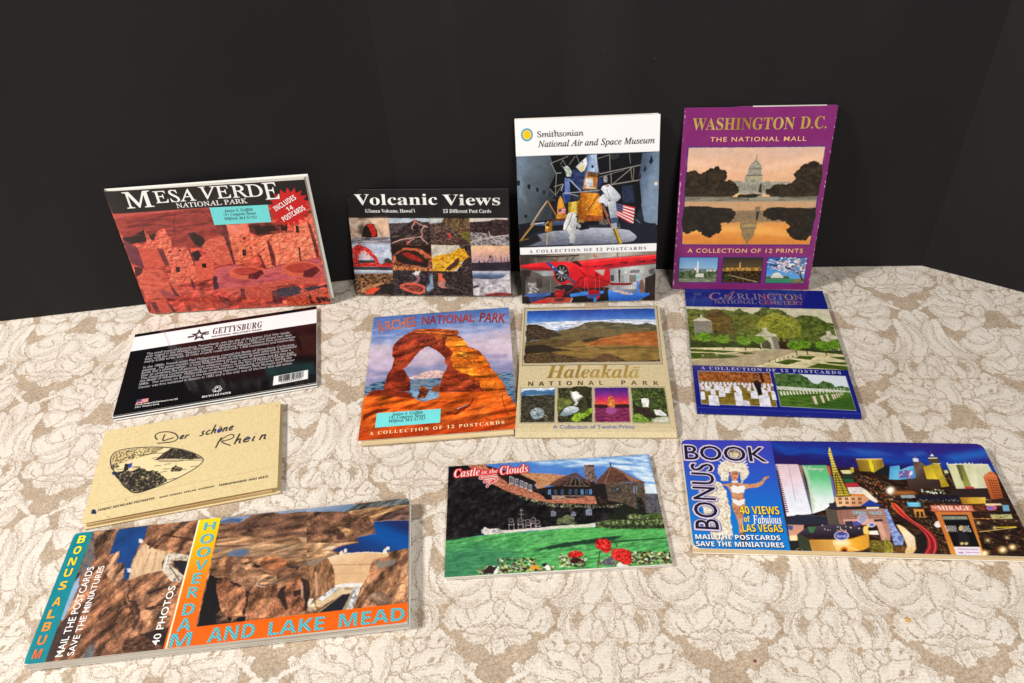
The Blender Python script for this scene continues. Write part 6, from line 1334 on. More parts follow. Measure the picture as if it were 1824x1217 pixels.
    for p in ([(760, 640), (860, 600), (950, 585), (880, 620), (790, 650)], [(700, 990), (840, 950), (960, 930), (930, 1100), (860, 1060), (760, 1000)], [(740, 760), (830, 745), (860, 770), (760, 780)], [(440, 1000), (500, 940), (490, 980)]):
        c.fill(p, (34, 24, 24), rough=4, soft=1, alpha=.85)
    c.fill([(610, 700), (650, 705), (700, 770), (715, 830), (690, 800), (650, 730)], (58, 44, 40), soft=1); c.fill([(640, 920), (690, 880), (700, 850), (690, 900), (660, 935)], (70, 50, 44), soft=1)
    # main picture
    L_, R_ = (350, 890, 5.071), (550, 885, 5.41)
    c.frame(*B)
    c.fill([(380, 200), (1700, 60), (1700, 800), (190, 985)], R([(112, 76, 56), (146, 102, 72), (178, 132, 96)], 30, 18, seed=14, rel=2))
    c.fill([(384, 207), (560, 190), (780, 165), (1000, 135), (1280, 100), (1330, 120), (1240, 170), (780, 190), (540, 240), (384, 246)], (128, 150, 178))
    c.frame(*L_)
    c.fill([(240, 196), (330, 168), (445, 172), (410, 208), (240, 212)], (70, 98, 146), soft=1)
    hill = R([(84, 58, 48), (108, 76, 60), (136, 100, 74)], 40, 16, seed=18, rel=2.4, crack=.2)
    c.fill([(230, 230), (330, 205), (420, 212), (520, 142), (720, 120), (800, 132), (920, 115), (1100, 105), (1100, 420), (180, 430)], hill)
    c.fill([(215, 330), (300, 300), (460, 330), (700, 360), (900, 330), (1065, 370), (1065, 410), (190, 415)], R([(136, 98, 70), (166, 124, 90), (186, 146, 108)], 40, 8, seed=19, rel=2, crack=.2), soft=3)
    c.strokes([(240, 220), (520, 150), (900, 125), (1065, 120), (1065, 380), (230, 340)], 260, 60, 7, .5, [(66, 44, 38), (84, 58, 48), (150, 110, 82), (168, 126, 92)], seed=8, alpha=.5)
    c.fill([(480, 250), (530, 290), (480, 300)], (48, 32, 30), soft=2); c.fill([(930, 340), (1000, 345), (1050, 380), (980, 390)], (188, 148, 112), soft=2)
    c.fill([(160, 430), (700, 400), (1100, 400), (1100, 620), (780, 520), (600, 520), (300, 520), (150, 600)], R([(130, 96, 72), (160, 122, 90), (186, 150, 114)], 34, 8, seed=20, rel=2, crack=.2), soft=2)
    c.strokes([(180, 430), (1065, 410), (1065, 540), (500, 520), (200, 540)], 150, 50, 6, -.05, [(110, 80, 62), (196, 160, 124), (150, 140, 130), (120, 116, 116)], seed=9)
    c.line([(190, 412), (600, 402), (1065, 405)], 4, (196, 168, 136))
    c.fill([(290, 485), (370, 448), (490, 442), (495, 490), (420, 520), (310, 512)], (98, 112, 134), soft=3); c.fill([(330, 480), (470, 452), (480, 480), (400, 505)], (84, 104, 136), rough=4)
    c.fill([(190, 455), (240, 448), (250, 462), (190, 470)], (96, 106, 122), soft=2)
    c.fill([(135, 680), (160, 580), (270, 520), (340, 512), (372, 560), (350, 650), (310, 700), (230, 712)], R([(104, 70, 52), (138, 94, 66), (166, 118, 84)], 26, 20, seed=21, rel=3))
    c.fill([(590, 570), (640, 522), (780, 515), (835, 570), (800, 612), (700, 632), (600, 612)], R([(132, 78, 50), (164, 102, 66), (186, 126, 86)], 26, 12, seed=22, rel=2))
    c.fill([(340, 520), (420, 530), (530, 560), (540, 600), (620, 640), (740, 690), (560, 700), (520, 830), (480, 810), (300, 700), (350, 640)], R([(118, 80, 58), (146, 104, 76), (168, 126, 94)], 30, 20, seed=23, rel=2.4))
    c.strokes([(350, 540), (520, 590), (540, 700), (500, 810), (320, 690)], 110, 80, 8, 1.0, [(90, 58, 44), (176, 132, 98), (110, 74, 54)], seed=10)
    c.fill([(405, 545), (470, 530), (535, 560), (520, 620), (470, 640), (430, 600)], R([(136, 98, 70), (172, 130, 94), (150, 110, 80)], 14, 10, seed=24, rel=3)); c.fill([(280, 560), (340, 520), (350, 600), (320, 690), (290, 640)], (84, 54, 42), rough=5, soft=2, alpha=.8)
    c.fill([(532, 575), (612, 600), (585, 616), (530, 612)], (40, 28, 28), rough=2)
    c.fill([(555, 700), (620, 672), (740, 688), (752, 722), (700, 765), (610, 792), (560, 772)], R([(160, 116, 84), (186, 142, 106), (200, 160, 124)], 16, 9, seed=25, rel=2, crack=.2))
    cl = R([(112, 68, 48), (148, 94, 66), (180, 122, 86)], 30, 34, seed=26, rel=3.4, crack=.5)
    c.fill([(195, 770), (235, 700), (330, 740), (440, 800), (490, 870), (440, 1045), (260, 1062), (212, 900)], cl)
    c.fill([(500, 830), (560, 790), (740, 755), (765, 940), (835, 1030), (455, 1100), (445, 1040), (490, 900)], cl)
    c.fill([(815, 770), (950, 690), (985, 860), (1005, 1000), (850, 1050), (815, 900)], cl)
    c.fill([(1000, 640), (1100, 600), (1100, 900), (1040, 890), (1010, 720)], R([(132, 88, 60), (168, 120, 84), (196, 150, 112)], 10, 40, seed=27, rel=2.4))
    dk, lt = [(64, 38, 30), (84, 52, 40), (100, 62, 46)], [(196, 140, 102), (180, 122, 86), (206, 156, 118)]
    c.strokes([(210, 780), (440, 810), (430, 1030), (260, 1050)], 190, 44, 7, 1.3, dk + lt, seed=11)
    c.strokes([(500, 840), (740, 770), (820, 1020), (460, 1080)], 240, 60, 8, 1.2, dk + lt, seed=12); c.strokes([(820, 780), (950, 720), (990, 990), (850, 1030)], 150, 50, 8, 1.5, dk + lt, seed=13)
    for p in ([(455, 800), (500, 830), (490, 880), (450, 1050), (438, 1000), (470, 880)], [(760, 830), (825, 770), (815, 860), (830, 1000), (780, 960), (750, 880)], [(960, 690), (1010, 720), (1040, 880), (1005, 1030), (985, 880)], [(270, 700), (340, 740), (440, 795), (400, 790), (320, 745)], [(890, 830), (960, 810), (950, 860), (900, 880)]):
        c.fill(p, (34, 24, 26), rough=5, soft=1, alpha=.92)
    c.fill([(955, 740), (975, 750), (980, 880), (965, 900)], (196, 160, 134), soft=1)
    c.fill([(138, 680), (232, 708), (195, 770), (215, 890), (262, 1050), (350, 1070), (470, 1050), (460, 1105), (20, 1160), (60, 980)], (19, 18, 22), rough=3)
    c.fill([(190, 1040), (230, 1000), (300, 1060), (330, 1110), (200, 1120)], R([(50, 38, 34), (84, 60, 48), (110, 78, 60)], 12, seed=28), rough=5)
    c.fill([(330, 1060), (380, 1065), (370, 1110), (330, 1110)], R([(90, 62, 48), (140, 100, 74)], 9, seed=29), rough=4)
    c.dots((60, 780, 240, 1000), 8, 3, [(90, 90, 96)], seed=3)
    c.line([(555, 740), (560, 765), (610, 778), (700, 765), (745, 745), (860, 690), (915, 640), (960, 590), (1080, 560)], 13, (98, 86, 80), sm=1); c.line([(750, 745), (860, 690), (930, 620)], 6, (52, 42, 42)); c.line([(745, 680), (830, 620), (850, 590)], 9, (84, 66, 58)); c.fill([(825, 570), (870, 590), (940, 600), (930, 640), (900, 620), (840, 600)], (58, 46, 46), rough=4)
    c.line([(560, 752), (575, 785), (640, 790)], 9, (206, 184, 156), sm=1); c.line([(575, 760), (620, 735), (690, 738)], 6, (96, 74, 60), sm=1)
    c.frame(*R_)
    c.fill([(0, 118), (200, 100), (430, 75), (470, 90), (390, 150), (0, 150)], G((200, 80), (210, 150), [(150, 172, 200), (104, 128, 160)]))
    c.fill([(340, 160), (420, 120), (490, 72), (700, 48), (945, 15), (985, 20), (975, 95), (700, 110), (540, 120)], R([(58, 66, 72), (80, 88, 92), (100, 104, 98)], 26, 10, ang=-.3, seed=30, rel=2.6, crack=.2))
    c.fill([(385, 150), (560, 118), (780, 95), (975, 82), (975, 150), (800, 160), (660, 220), (560, 190)], R([(136, 98, 66), (176, 132, 92), (196, 156, 114)], 30, 7, ang=-.15, seed=31, rel=2.4)); c.strokes([(400, 150), (780, 100), (970, 90), (800, 150), (640, 200)], 90, 50, 6, -.2, [(110, 80, 58), (206, 166, 122), (84, 66, 56)], seed=14)
    c.fill([(620, 230), (780, 152), (975, 92), (975, 235), (640, 244)], R([(76, 56, 52), (100, 74, 66), (120, 92, 78)], 24, 12, seed=32, rel=2.4))
    c.fill([(0, 150), (330, 146), (480, 190), (580, 215), (650, 270), (658, 350), (475, 392), (492, 440), (300, 472), (200, 500), (0, 480)], R([(82, 56, 46), (114, 80, 60), (150, 110, 80)], 30, 20, seed=33, rel=3))
    c.strokes([(0, 160), (330, 155), (560, 220), (640, 330), (460, 390), (0, 460)], 300, 60, 8, .9, [(60, 40, 34), (78, 52, 42), (166, 122, 88), (186, 142, 104)], seed=15)
    c.fill([(285, 295), (340, 290), (440, 330), (430, 400), (370, 400), (340, 340)], R([(160, 116, 80), (190, 146, 106)], 12, seed=34, rel=2), soft=2); c.fill([(270, 350), (330, 345), (370, 390), (340, 420), (280, 400)], (76, 50, 42), rough=5, soft=2)
    c.fill([(0, 440), (300, 450), (490, 432), (492, 445), (300, 480), (180, 520), (280, 540), (260, 560), (0, 620)], R([(146, 106, 76), (180, 138, 100), (200, 164, 126)], 24, 9, seed=35, rel=2.2)); c.line([(0, 460), (300, 455)], 5, (206, 176, 142))
    lake = G((780, 240), (560, 540), [(22, 40, 96), (6, 74, 156), (8, 78, 162), (14, 58, 128), (22, 46, 104)])
    c.fill([(640, 244), (800, 234), (975, 232), (975, 495), (800, 530), (690, 540), (400, 545), (240, 525), (310, 482), (492, 446), (476, 394), (658, 352), (640, 290)], lake)
    c.strokes([(500, 450), (960, 300), (960, 490), (420, 530)], 60, 60, 3, -.08, [(40, 96, 170), (10, 50, 110)], seed=16, alpha=.4); c.line([(640, 243), (800, 233), (975, 232)], 4, (176, 160, 150)); c.line([(476, 396), (560, 376), (658, 356)], 4, (186, 150, 116))
    c.fill([(150, 505), (215, 476), (295, 480), (230, 515)], (222, 204, 178), soft=1)
    c.fill([(0, 620), (130, 580), (205, 600), (250, 680), (265, 760), (250, 860), (100, 975), (20, 975), (0, 800)], R([(120, 80, 54), (154, 108, 72), (188, 142, 102)], 12, 40, seed=36, rel=2.8)); c.strokes([(20, 660), (210, 620), (255, 760), (240, 850), (100, 960), (30, 940)], 170, 90, 8, 1.5, dk + lt, seed=17, jit=.15)
    c.fill([(72, 720), (95, 730), (100, 950), (82, 960)], (206, 166, 132), soft=2); c.fill([(0, 790), (22, 830), (30, 960), (0, 960)], (38, 26, 28), soft=1); c.fill([(0, 640), (80, 600), (170, 590), (120, 640), (20, 680)], (140, 122, 106), soft=3)
    c.fill([(600, 660), (640, 604), (760, 585), (790, 530), (965, 495), (955, 1025), (430, 1090), (520, 870), (570, 760)], R([(128, 86, 60), (166, 118, 84), (198, 150, 112)], 34, 18, ang=-.8, seed=37, rel=3)); c.strokes([(620, 680), (960, 510), (945, 1000), (460, 1070), (560, 800)], 360, 70, 9, -.9, dk + lt + [(150, 130, 114)], seed=18)
    c.fill([(560, 960), (690, 890), (800, 980), (790, 1020), (660, 1050)], R([(104, 84, 72), (140, 116, 98)], 30, 8, ang=.8, seed=38, rel=2), soft=3, alpha=.8); c.fill([(850, 640), (960, 520), (960, 600), (880, 680)], (84, 54, 42), rough=6, soft=3, alpha=.7); c.fill([(640, 640), (690, 620), (840, 600), (820, 660), (680, 700)], (124, 122, 118), rough=6, soft=2, alpha=.8)
    dam = G((200, 560), (300, 850), [(238, 212, 176), (228, 192, 150), (222, 180, 136), (226, 186, 140)], namp=.15)
    c.fill([(196, 592), (300, 565), (430, 545), (580, 537), (720, 545), (775, 560), (770, 580), (650, 600), (610, 640), (575, 760), (528, 850), (420, 862), (262, 862), (262, 740), (240, 660)], dam)
    c.strokes([(270, 700), (580, 660), (540, 840), (270, 850)], 90, 120, 3, 1.5, [(206, 164, 120), (240, 208, 168)], seed=19, alpha=.5, jit=.05, bend=.02)
    c.line([(240, 658), (420, 656), (610, 650)], 5, (150, 110, 84)); c.line([(262, 742), (420, 740), (580, 736)], 3, (190, 150, 114)); c.line([(196, 590), (300, 563), (430, 543), (580, 535), (720, 543), (775, 558)], 9, (240, 224, 200), sm=1); c.line([(0, 640), (100, 600), (196, 590)], 10, (150, 134, 118))
    for x, y, s in ((328, 540, 20), (366, 520, 20), (765, 500, 20), (740, 525, 24), (402, 545, 8), (578, 536, 9), (275, 560, 8)):
        c.fill([(x - s, y + s * .9), (x - s * .8, y - s * .4), (x, y - s), (x + s * .9, y - s * .5), (x + s, y + s)], (236, 228, 214), rough=2)
    c.fill([(245, 862), (330, 835), (525, 828), (515, 870), (330, 880)], (236, 234, 232), rough=1); c.fill([(310, 872), (515, 862), (490, 905), (340, 938), (318, 920)], (214, 194, 160))
    for k in range(6):
        c.fill([(358 + k * 13, 872), (366 + k * 13, 872), (362 + k * 13, 895), (354 + k * 13, 895)], (130, 110, 88))
    c.fill([(78, 1000), (245, 872), (322, 870), (310, 905), (130, 1030), (80, 1050)], (206, 186, 150)); c.fill([(100, 985), (250, 872), (318, 874), (135, 1005)], T([(110, 120, 140), (226, 228, 232), (240, 240, 240)], 8, 4, ang=-.6, octv=2, seed=39, con=2.6)); c.fill([(80, 1010), (135, 1006), (318, 890), (335, 935), (130, 1060), (90, 1060)], (216, 192, 152)); c.strokes([(90, 1030), (310, 900), (320, 930), (130, 1050)], 40, 14, 5, 1.4, [(150, 124, 92), (240, 222, 190)], seed=20)
    c.fill([(0, 1030), (20, 978), (62, 978), (70, 1040), (100, 1120), (40, 1135), (10, 1090)], R([(110, 92, 78), (160, 136, 112), (200, 180, 150)], 14, seed=40, rel=3)); c.fill([(0, 1035), (18, 980), (60, 978), (20, 1060)], (226, 214, 194))
    c.fill([(110, 1115), (340, 940), (410, 936), (330, 1088)], (26, 30, 38)); c.line([(100, 1118), (335, 936)], 9, (170, 150, 124))
    c.fill([(330, 1090), (375, 1010), (432, 882), (505, 872), (480, 960), (425, 1080)], T([(120, 126, 134), (214, 214, 214), (240, 240, 238)], 6, 9, octv=2, seed=41, con=2.2)); c.fill([(330, 1090), (375, 1010), (435, 890), (455, 890), (395, 1010), (370, 1085)], (150, 140, 112))
    c.frame(*B)
    c.warp([(386, 203), (1690, 72), (1668, 800), (205, 975)], .9, 5); c.tone([(386, 203), (1690, 72), (1668, 800), (205, 975)], .06, 26, .1)
    c.frame(*A); c.warp([(492, 240), (1188, 166), (958, 1003), (182, 1095)], 1.0, 5); c.tone([(492, 240), (1188, 166), (958, 1003), (182, 1095)], .06, 26, .1); c.frame(*B)
    c.fill([(386, 203), (1690, 72), (1668, 800), (205, 975)], (70, 44, 30), alpha=.1); c.frame(*A); c.fill([(492, 240), (1188, 166), (958, 1003), (182, 1095)], (70, 44, 30), alpha=.12); c.frame(*B)
    # orange L band
    band = G((310, 215), (90, 1130), [(244, 206, 10), (244, 170, 18), (238, 122, 20), (234, 100, 16), (232, 92, 14)])
    c.fill([(236, 212), (386, 203), (205, 971), (150, 1150), (-30, 1150)], band); c.fill([(206, 970), (1700, 792), (1700, 950), (-20, 1150), (60, 1000)], (234, 94, 14))
    c.line([(234, 213), (-6, 1140)], 10, (240, 232, 214))
    rs = np.random.RandomState(6)
    for _ in range(8):
        c.ell(234 - 240 * rs.rand(), 0, 1, 1, (255, 255, 255))
    c.ell(1668, 930, 9, 6, (240, 236, 226))
    return c
# ---------------------------------------------------------------- materials
def srgb(c):
    c = np.array(c, float) / 255.0
    return tuple(np.where(c <= .04045, c / 12.92, ((c + .055) / 1.055) ** 2.4)) + (1.0,)

def new_mat(name):
    m = bpy.data.materials.new(name)
    m.use_nodes = True
    return m, m.node_tree, m.node_tree.nodes['Principled BSDF']

def plain(name, c, rough=.5, metal=0.0, spec=.5, noise=None, bump=None):
    """colour with a little procedural mottling; noise=(scale, amount), bump=(scale, distance)"""
    m, nt, b = new_mat(name)
    b.inputs['Roughness'].default_value = rough
    b.inputs['Metallic'].default_value = metal
    b.inputs['Specular IOR Level'].default_value = spec
    tc = nt.nodes.new('ShaderNodeTexCoord')
    n = nt.nodes.new('ShaderNodeTexNoise')
    n.inputs['Scale'].default_value = noise[0] if noise else 60
    n.inputs['Detail'].default_value = 5
    nt.links.new(tc.outputs['Object'], n.inputs['Vector'])
    r = nt.nodes.new('ShaderNodeValToRGB')
    k = noise[1] if noise else .04
    lin = np.array(srgb(c)[:3])
    r.color_ramp.elements[0].position, r.color_ramp.elements[1].position = .3, .7
    r.color_ramp.elements[0].color = tuple(lin * (1 - k)) + (1,)
    r.color_ramp.elements[1].color = tuple(np.minimum(lin * (1 + k), 1)) + (1,)
    nt.links.new(n.outputs['Fac'], r.inputs['Fac'])
    nt.links.new(r.outputs['Color'], b.inputs['Base Color'])
    if bump:
        n2 = nt.nodes.new('ShaderNodeTexNoise')
        n2.inputs['Scale'].default_value = bump[0]
        nt.links.new(tc.outputs['Object'], n2.inputs['Vector'])
        bp = nt.nodes.new('ShaderNodeBump')
        bp.inputs['Distance'].default_value = bump[1]
        bp.inputs['Strength'].default_value = .6
        nt.links.new(n2.outputs['Fac'], bp.inputs['Height'])
        nt.links.new(bp.outputs['Normal'], b.inputs['Normal'])
    return m

def printed(name, art, rough=.28, spec=.5, wave=.00025):
    """ink picture made by the print shop above, on slightly uneven coated card"""
    m, nt, b = new_mat(name)
    im = nt.nodes.new('ShaderNodeTexImage')
    im.image = art.image(name)
    im.interpolation = 'Cubic'
    im.extension = 'EXTEND'
    uv = nt.nodes.new('ShaderNodeUVMap')
    uv.uv_map = 'UVMap'
    nt.links.new(uv.outputs['UV'], im.inputs['Vector'])
    nt.links.new(im.outputs['Color'], b.inputs['Base Color'])
    b.inputs['Roughness'].default_value = rough
    b.inputs['Specular IOR Level'].default_value = spec
    tc = nt.nodes.new('ShaderNodeTexCoord')
    n = nt.nodes.new('ShaderNodeTexNoise')
    n.inputs['Scale'].default_value = 38
    n.inputs['Detail'].default_value = 2
    nt.links.new(tc.outputs['Object'], n.inputs['Vector'])
    bp = nt.nodes.new('ShaderNodeBump')
    bp.inputs['Distance'].default_value = wave
    bp.inputs['Strength'].default_value = .5
    nt.links.new(n.outputs['Fac'], bp.inputs['Height'])
    nt.links.new(bp.outputs['Normal'], b.inputs['Normal'])
    return m

def pages_mat(name, a, b_, pitch):
    """cut page edges: fine layers along local z"""
    m, nt, b = new_mat(name)
    b.inputs['Roughness'].default_value = .8
    tc = nt.nodes.new('ShaderNodeTexCoord')
    mp = nt.nodes.new('ShaderNodeMapping')
    mp.inputs['Scale'].default_value = (6, 6, 1.0 / (pitch * S))
    n = nt.nodes.new('ShaderNodeTexNoise')
    n.inputs['Scale'].default_value = 1.0
    n.inputs['Detail'].default_value = 3
    r = nt.nodes.new('ShaderNodeValToRGB')
    r.color_ramp.elements[0].position, r.color_ramp.elements[1].position = .32, .62
    r.color_ramp.elements[0].color, r.color_ramp.elements[1].color = srgb(a), srgb(b_)
    nt.links.new(tc.outputs['Object'], mp.inputs['Vector'])
    nt.links.new(mp.outputs['Vector'], n.inputs['Vector'])
    nt.links.new(n.outputs['Fac'], r.inputs['Fac'])
    nt.links.new(r.outputs['Color'], b.inputs['Base Color'])
    return m

def foil(name, cols, rough=.3, metal=.8, scale=14):
    m, nt, b = new_mat(name)
    b.inputs['Metallic'].default_value = metal
    b.inputs['Roughness'].default_value = rough
    tc = nt.nodes.new('ShaderNodeTexCoord')
    mp = nt.nodes.new('ShaderNodeMapping')
    mp.inputs['Scale'].default_value = (scale, scale * .3, scale)
    n = nt.nodes.new('ShaderNodeTexNoise')
    n.inputs['Scale'].default_value = 1.6
    n.inputs['Detail'].default_value = 2
    r = nt.nodes.new('ShaderNodeValToRGB')
    e = r.color_ramp.elements
    e[0].position, e[1].position = .36, .64
    e[0].color, e[1].color = srgb(cols[0]), srgb(cols[-1])
    for k, cc in enumerate(cols[1:-1]):
        x = e.new(.36 + .28 * (k + 1) / (len(cols) - 1))
        x.color = srgb(cc)
    nt.links.new(tc.outputs['Object'], mp.inputs['Vector'])
    nt.links.new(mp.outputs['Vector'], n.inputs['Vector'])
    nt.links.new(n.outputs['Fac'], r.inputs['Fac'])
    nt.links.new(r.outputs['Color'], b.inputs['Base Color'])
    return m

M_EDGE = plain('white_card_edge', (232, 228, 220), .7)
M_WHITE = plain('white_card', (236, 234, 230), .5)
M_PAGES = pages_mat('white_pages', (150, 146, 136), (236, 231, 220), .9)
M_CREAM = pages_mat('cream_pages', (186, 160, 116), (236, 214, 170), 1.1)
M_YELLOW = pages_mat('aged_card', (176, 144, 96), (216, 190, 140), 3.0)
M_INKW = plain('white_ink', (240, 239, 236), .35)
M_INKG = plain('grey_ink', (92, 92, 98), .4)
M_INKD = plain('dark_ink', (44, 42, 48), .4)
M_AQUA = plain('aqua_paper', (112, 214, 216), .55)
M_GOLD = foil('gold_foil', [(120, 84, 10), (196, 160, 60), (226, 206, 120)], .35, .35)

# ---------------------------------------------------------------- tablecloth and display board
def poly_mesh(name, V, F, mats, parent=None, uv=None, midx=None, smooth_=False):
    me = bpy.data.meshes.new(name)
    me.from_pydata([tuple(v) for v in V], [], F)
    for m in mats:
        me.materials.append(m)
    if uv is not None:
        L = me.uv_layers.new(name='UVMap')
        idx = np.empty(len(me.loops), np.int32)
        me.loops.foreach_get('vertex_index', idx)
        L.data.foreach_set('uv', np.asarray(uv, np.float32)[idx].ravel())
    if midx is not None:
        me.polygons.foreach_set('material_index', np.asarray(midx, np.int32))
    if smooth_:
        me.polygons.foreach_set('use_smooth', [True] * len(me.polygons))
    me.update()
    o = bpy.data.objects.new(name, me)
    col.objects.link(o)
    if parent is not None:
        o.parent = parent
    return o

def box_vf(x0, x1, y0, y1, z0, z1):
    V = [(x0, y0, z0), (x1, y0, z0), (x1, y1, z0), (x0, y1, z0), (x0, y0, z1), (x1, y0, z1), (x1, y1, z1), (x0, y1, z1)]
    return V, [(0, 3, 2, 1), (4, 5, 6, 7), (0, 1, 5, 4), (1, 2, 6, 5), (2, 3, 7, 6), (3, 0, 4, 7)]

CLOTH_R = -0.105                                # turn of the weave on the table
CU, CV = 180.6, 306.0                           # repeat of the damask (half drop)
C0 = (148.5 - 1.0, 319.5)                       # heart tip of one palmette

def px_to_table(p):
    u = (np.asarray(p, float)[:, 0] - 912) / FOC; v = (np.asarray(p, float)[:, 1] - 608.5) / FOC
    u, v = u * _cr + v * _sr, -u * _sr + v * _cr
    dy = _cp - v * _sp; dz = -_sp - v * _cp
    t = -CAMH / dz
    return np.c_[u * t, dy * t]

def damask():
    """one repeat of the woven pattern, mirrored about its axis and dropped by half"""
    res = 3.6
    W, H = int(CU * res), int(CV * res)
    ca, sa = math.cos(CLOTH_R), math.sin(CLOTH_R)
    h0 = px_to_table([(1080 + 1084 / 5.067, 980 + 972 / 5.067)])[0]
    A = Art(CU, CV, [(0, 0), (1, 0), (1, 1), (0, 1)], res)
    base = np.zeros((H * 3, W * 3), np.float32)
    big = Art(CU * 3, CV * 3, [(0, 0), (1, 0), (1, 1), (0, 1)], res, base=(0, 0, 0))
    def T2(zoom, pts, axis_shift=0.0, mirror=False):
        x, y, s = zoom
        q = px_to_table(np.asarray(pts, float) / s + np.array([x, y])) - h0
        u = q[:, 0] * ca + q[:, 1] * sa; v = -q[:, 0] * sa + q[:, 1] * ca
        return u - axis_shift, v
    ZA, ZB, ZC = (1080, 980, 5.067), (1540, 470, 3.687), (1400, 980, 4.302)
    def leaf(P, g, rough, sd):
        """outline re-spaced, pushed outwards by g and given a lobed leaf edge"""
        Q = np.vstack([P, P[:1]])
        d = np.hypot(*np.diff(Q, axis=0).T); s_ = np.r_[0, np.cumsum(d)]
        n = max(12, int(s_[-1] / (1.1 * res)))
        t = np.linspace(0, s_[-1], n, endpoint=False)
        O = np.c_[np.interp(t, s_, Q[:, 0]), np.interp(t, s_, Q[:, 1])]
        tg = np.roll(O, -2, 0) - np.roll(O, 2, 0)
        nn = np.c_[tg[:, 1], -tg[:, 0]] / (np.hypot(tg[:, 0], tg[:, 1])[:, None] + 1e-6)
        area = (O[:, 0] * np.roll(O[:, 1], -1) - np.roll(O[:, 0], -1) * O[:, 1]).sum()
        if area < 0:
            nn = -nn
        lob = np.abs(np.sin(np.arange(n) * np.pi / 4.7 + sd)) * .8 * res if rough else 0
        if rough:
            rs = np.random.RandomState(sd)
            lob = lob + (rs.rand(n) > .62) * rs.uniform(.3, 1.3, n) * res
        O = O + nn * (g + lob * (1 if rough else 0))[:, None] if rough else O + nn * g
        return roughen(O, rough * .6, sd, levels=1) if rough else O
    def put(u, v, val, rough=1.0, alpha=1.0, ax=0.0, grow=1.0):
        for sg in (1, -1):
            for k in range(-2, 3):
                for j in range(-3, 4):
                    P = np.c_[(sg * u + ax + k * CU + (CU / 2 if j % 2 else 0) + CU * 1.5) * res, (-(v + j * CV / 2) + CV * 1.5) * res]
                    if P[:, 0].max() < CU * res - 9 or P[:, 0].min() > CU * 2 * res + 9 or P[:, 1].max() < CV * res - 9 or P[:, 1].min() > CV * 2 * res + 9:
                        continue
                    sd = 5 + int(abs(u.sum() * 7)) % 900
                    if val == 255 and grow:
                        for g, vv in ((grow + .8, 15), (grow - .1, 255)):
                            m = big.cover(leaf(P, g * res, rough * res, sd))
                            if m is not None:
                                big.paint(*m, (vv, vv, vv), alpha)
                        for g in (-1.2, -2.9, -4.6):
                            Q = leaf(P, g * res, .01, sd)
                            Q2 = leaf(P, (g + .62) * res, .01, sd)
                            n = len(Q); i0 = (sd + int(g * 7)) % n; L = int(n * (.62 if g > -2 else .45 if g > -4 else .3))
                            ii = (i0 + np.arange(L)) % n
                            m = big.cover(np.vstack([Q[ii], Q2[ii][::-1]]))
                            if m is not None:
                                big.paint(*m, (40, 40, 40), .85)
                        continue
                    m = big.cover(roughen(P, rough * res, sd))
                    if m is not None:
                        big.paint(*m, (val, val, val), alpha)
    def ink(zoom, pts, shift=0.0, val=255, rough=.55, sm=1):
        u, v = T2(zoom, pts, shift)
        if sm:
            q = smooth(np.c_[u, v], sm); u, v = q[:, 0], q[:, 1]
        put(u, v, val, rough, ax=-shift)
    def vein(zoom, pts, shift=0.0, wd=.8, val=0):
        u, v = T2(zoom, pts, shift)
        q = smooth(np.c_[u, v], 2, False)
        d = np.gradient(q, axis=0)
        n = np.c_[-d[:, 1], d[:, 0]] / (np.hypot(d[:, 0], d[:, 1])[:, None] + 1e-6)
        hw = wd / 2 * np.sin(np.linspace(.35, 2.8, len(q)))[:, None]
        o = np.vstack([q + n * hw, (q - n * hw)[::-1]])
        put(o[:, 0], o[:, 1], val, .25, ax=-shift)
    # palmette (left half; its axis is the mirror line)
    ink(ZA, [(1086, 868), (1055, 840), (1010, 838), (975, 868), (985, 910), (1012, 932), (1030, 965), (1058, 958), (1090, 980), (1100, 930), (1100, 880)])
    ink(ZA, [(742, 792), (770, 790), (830, 800), (880, 790), (960, 800), (985, 830), (965, 872), (905, 862), (855, 882), (800, 842)])
    ink(ZA, [(540, 600), (555, 545), (600, 528), (680, 560), (705, 610), (745, 645), (795, 668), (805, 715), (740, 735), (695, 745), (640, 735), (600, 748), (570, 700), (535, 685), (548, 640)])
    vein(ZA, [(632, 635), (640, 680), (670, 715), (725, 735)], wd=1.2)
    ink(ZA, [(745, 552), (860, 512), (925, 445), (975, 482), (985, 560), (950, 655), (880, 720), (832, 700), (792, 655), (757, 600)])
    ink(ZA, [(575, 412), (640, 432), (720, 418), (800, 372), (862, 300), (930, 330), (918, 400), (880, 478), (800, 520), (720, 545), (640, 512), (600, 470)])
    ink(ZA, [(395, 285), (415, 220), (490, 182), (515, 240), (570, 288), (650, 300), (720, 280), (800, 200), (870, 150), (930, 172), (860, 245), (835, 310), (768, 372), (690, 425), (600, 420), (545, 445), (480, 400), (425, 335)])
    ink(ZA, [(500, 170), (522, 235), (575, 272), (660, 278), (715, 245), (790, 185), (782, 130), (745, 80), (695, 20), (640, 10), (590, 50), (540, 110)])
    vein(ZA, [(632, 155), (680, 190), (722, 242)], wd=1.3)
    ink(ZA, [(862, 272), (945, 172), (1010, 150), (1040, 300), (1062, 420), (1045, 515), (985, 442), (935, 435), (918, 365), (872, 325)])
    ink(ZA, [(775, 85), (820, 60), (900, 55), (965, 88), (1000, 100), (985, 150), (920, 130), (840, 155), (800, 130)])
    ink(ZA, [(990, 482), (1035, 525), (1052, 600), (1050, 680), (1020, 640), (992, 560)])
    ink(ZA, [(950, 672), (985, 610), (1020, 660), (1064, 730), (1040, 770), (985, 715), (905, 742), (858, 750)])
    ink(ZA, [(760, 748), (850, 760), (940, 735), (1000, 735), (1060, 790), (1080, 830), (1020, 800), (960, 780), (880, 775), (800, 778)])
    # column between palmettes: plumes, fan, urn (right half, axis half a repeat to the left)
    sh = -CU / 2
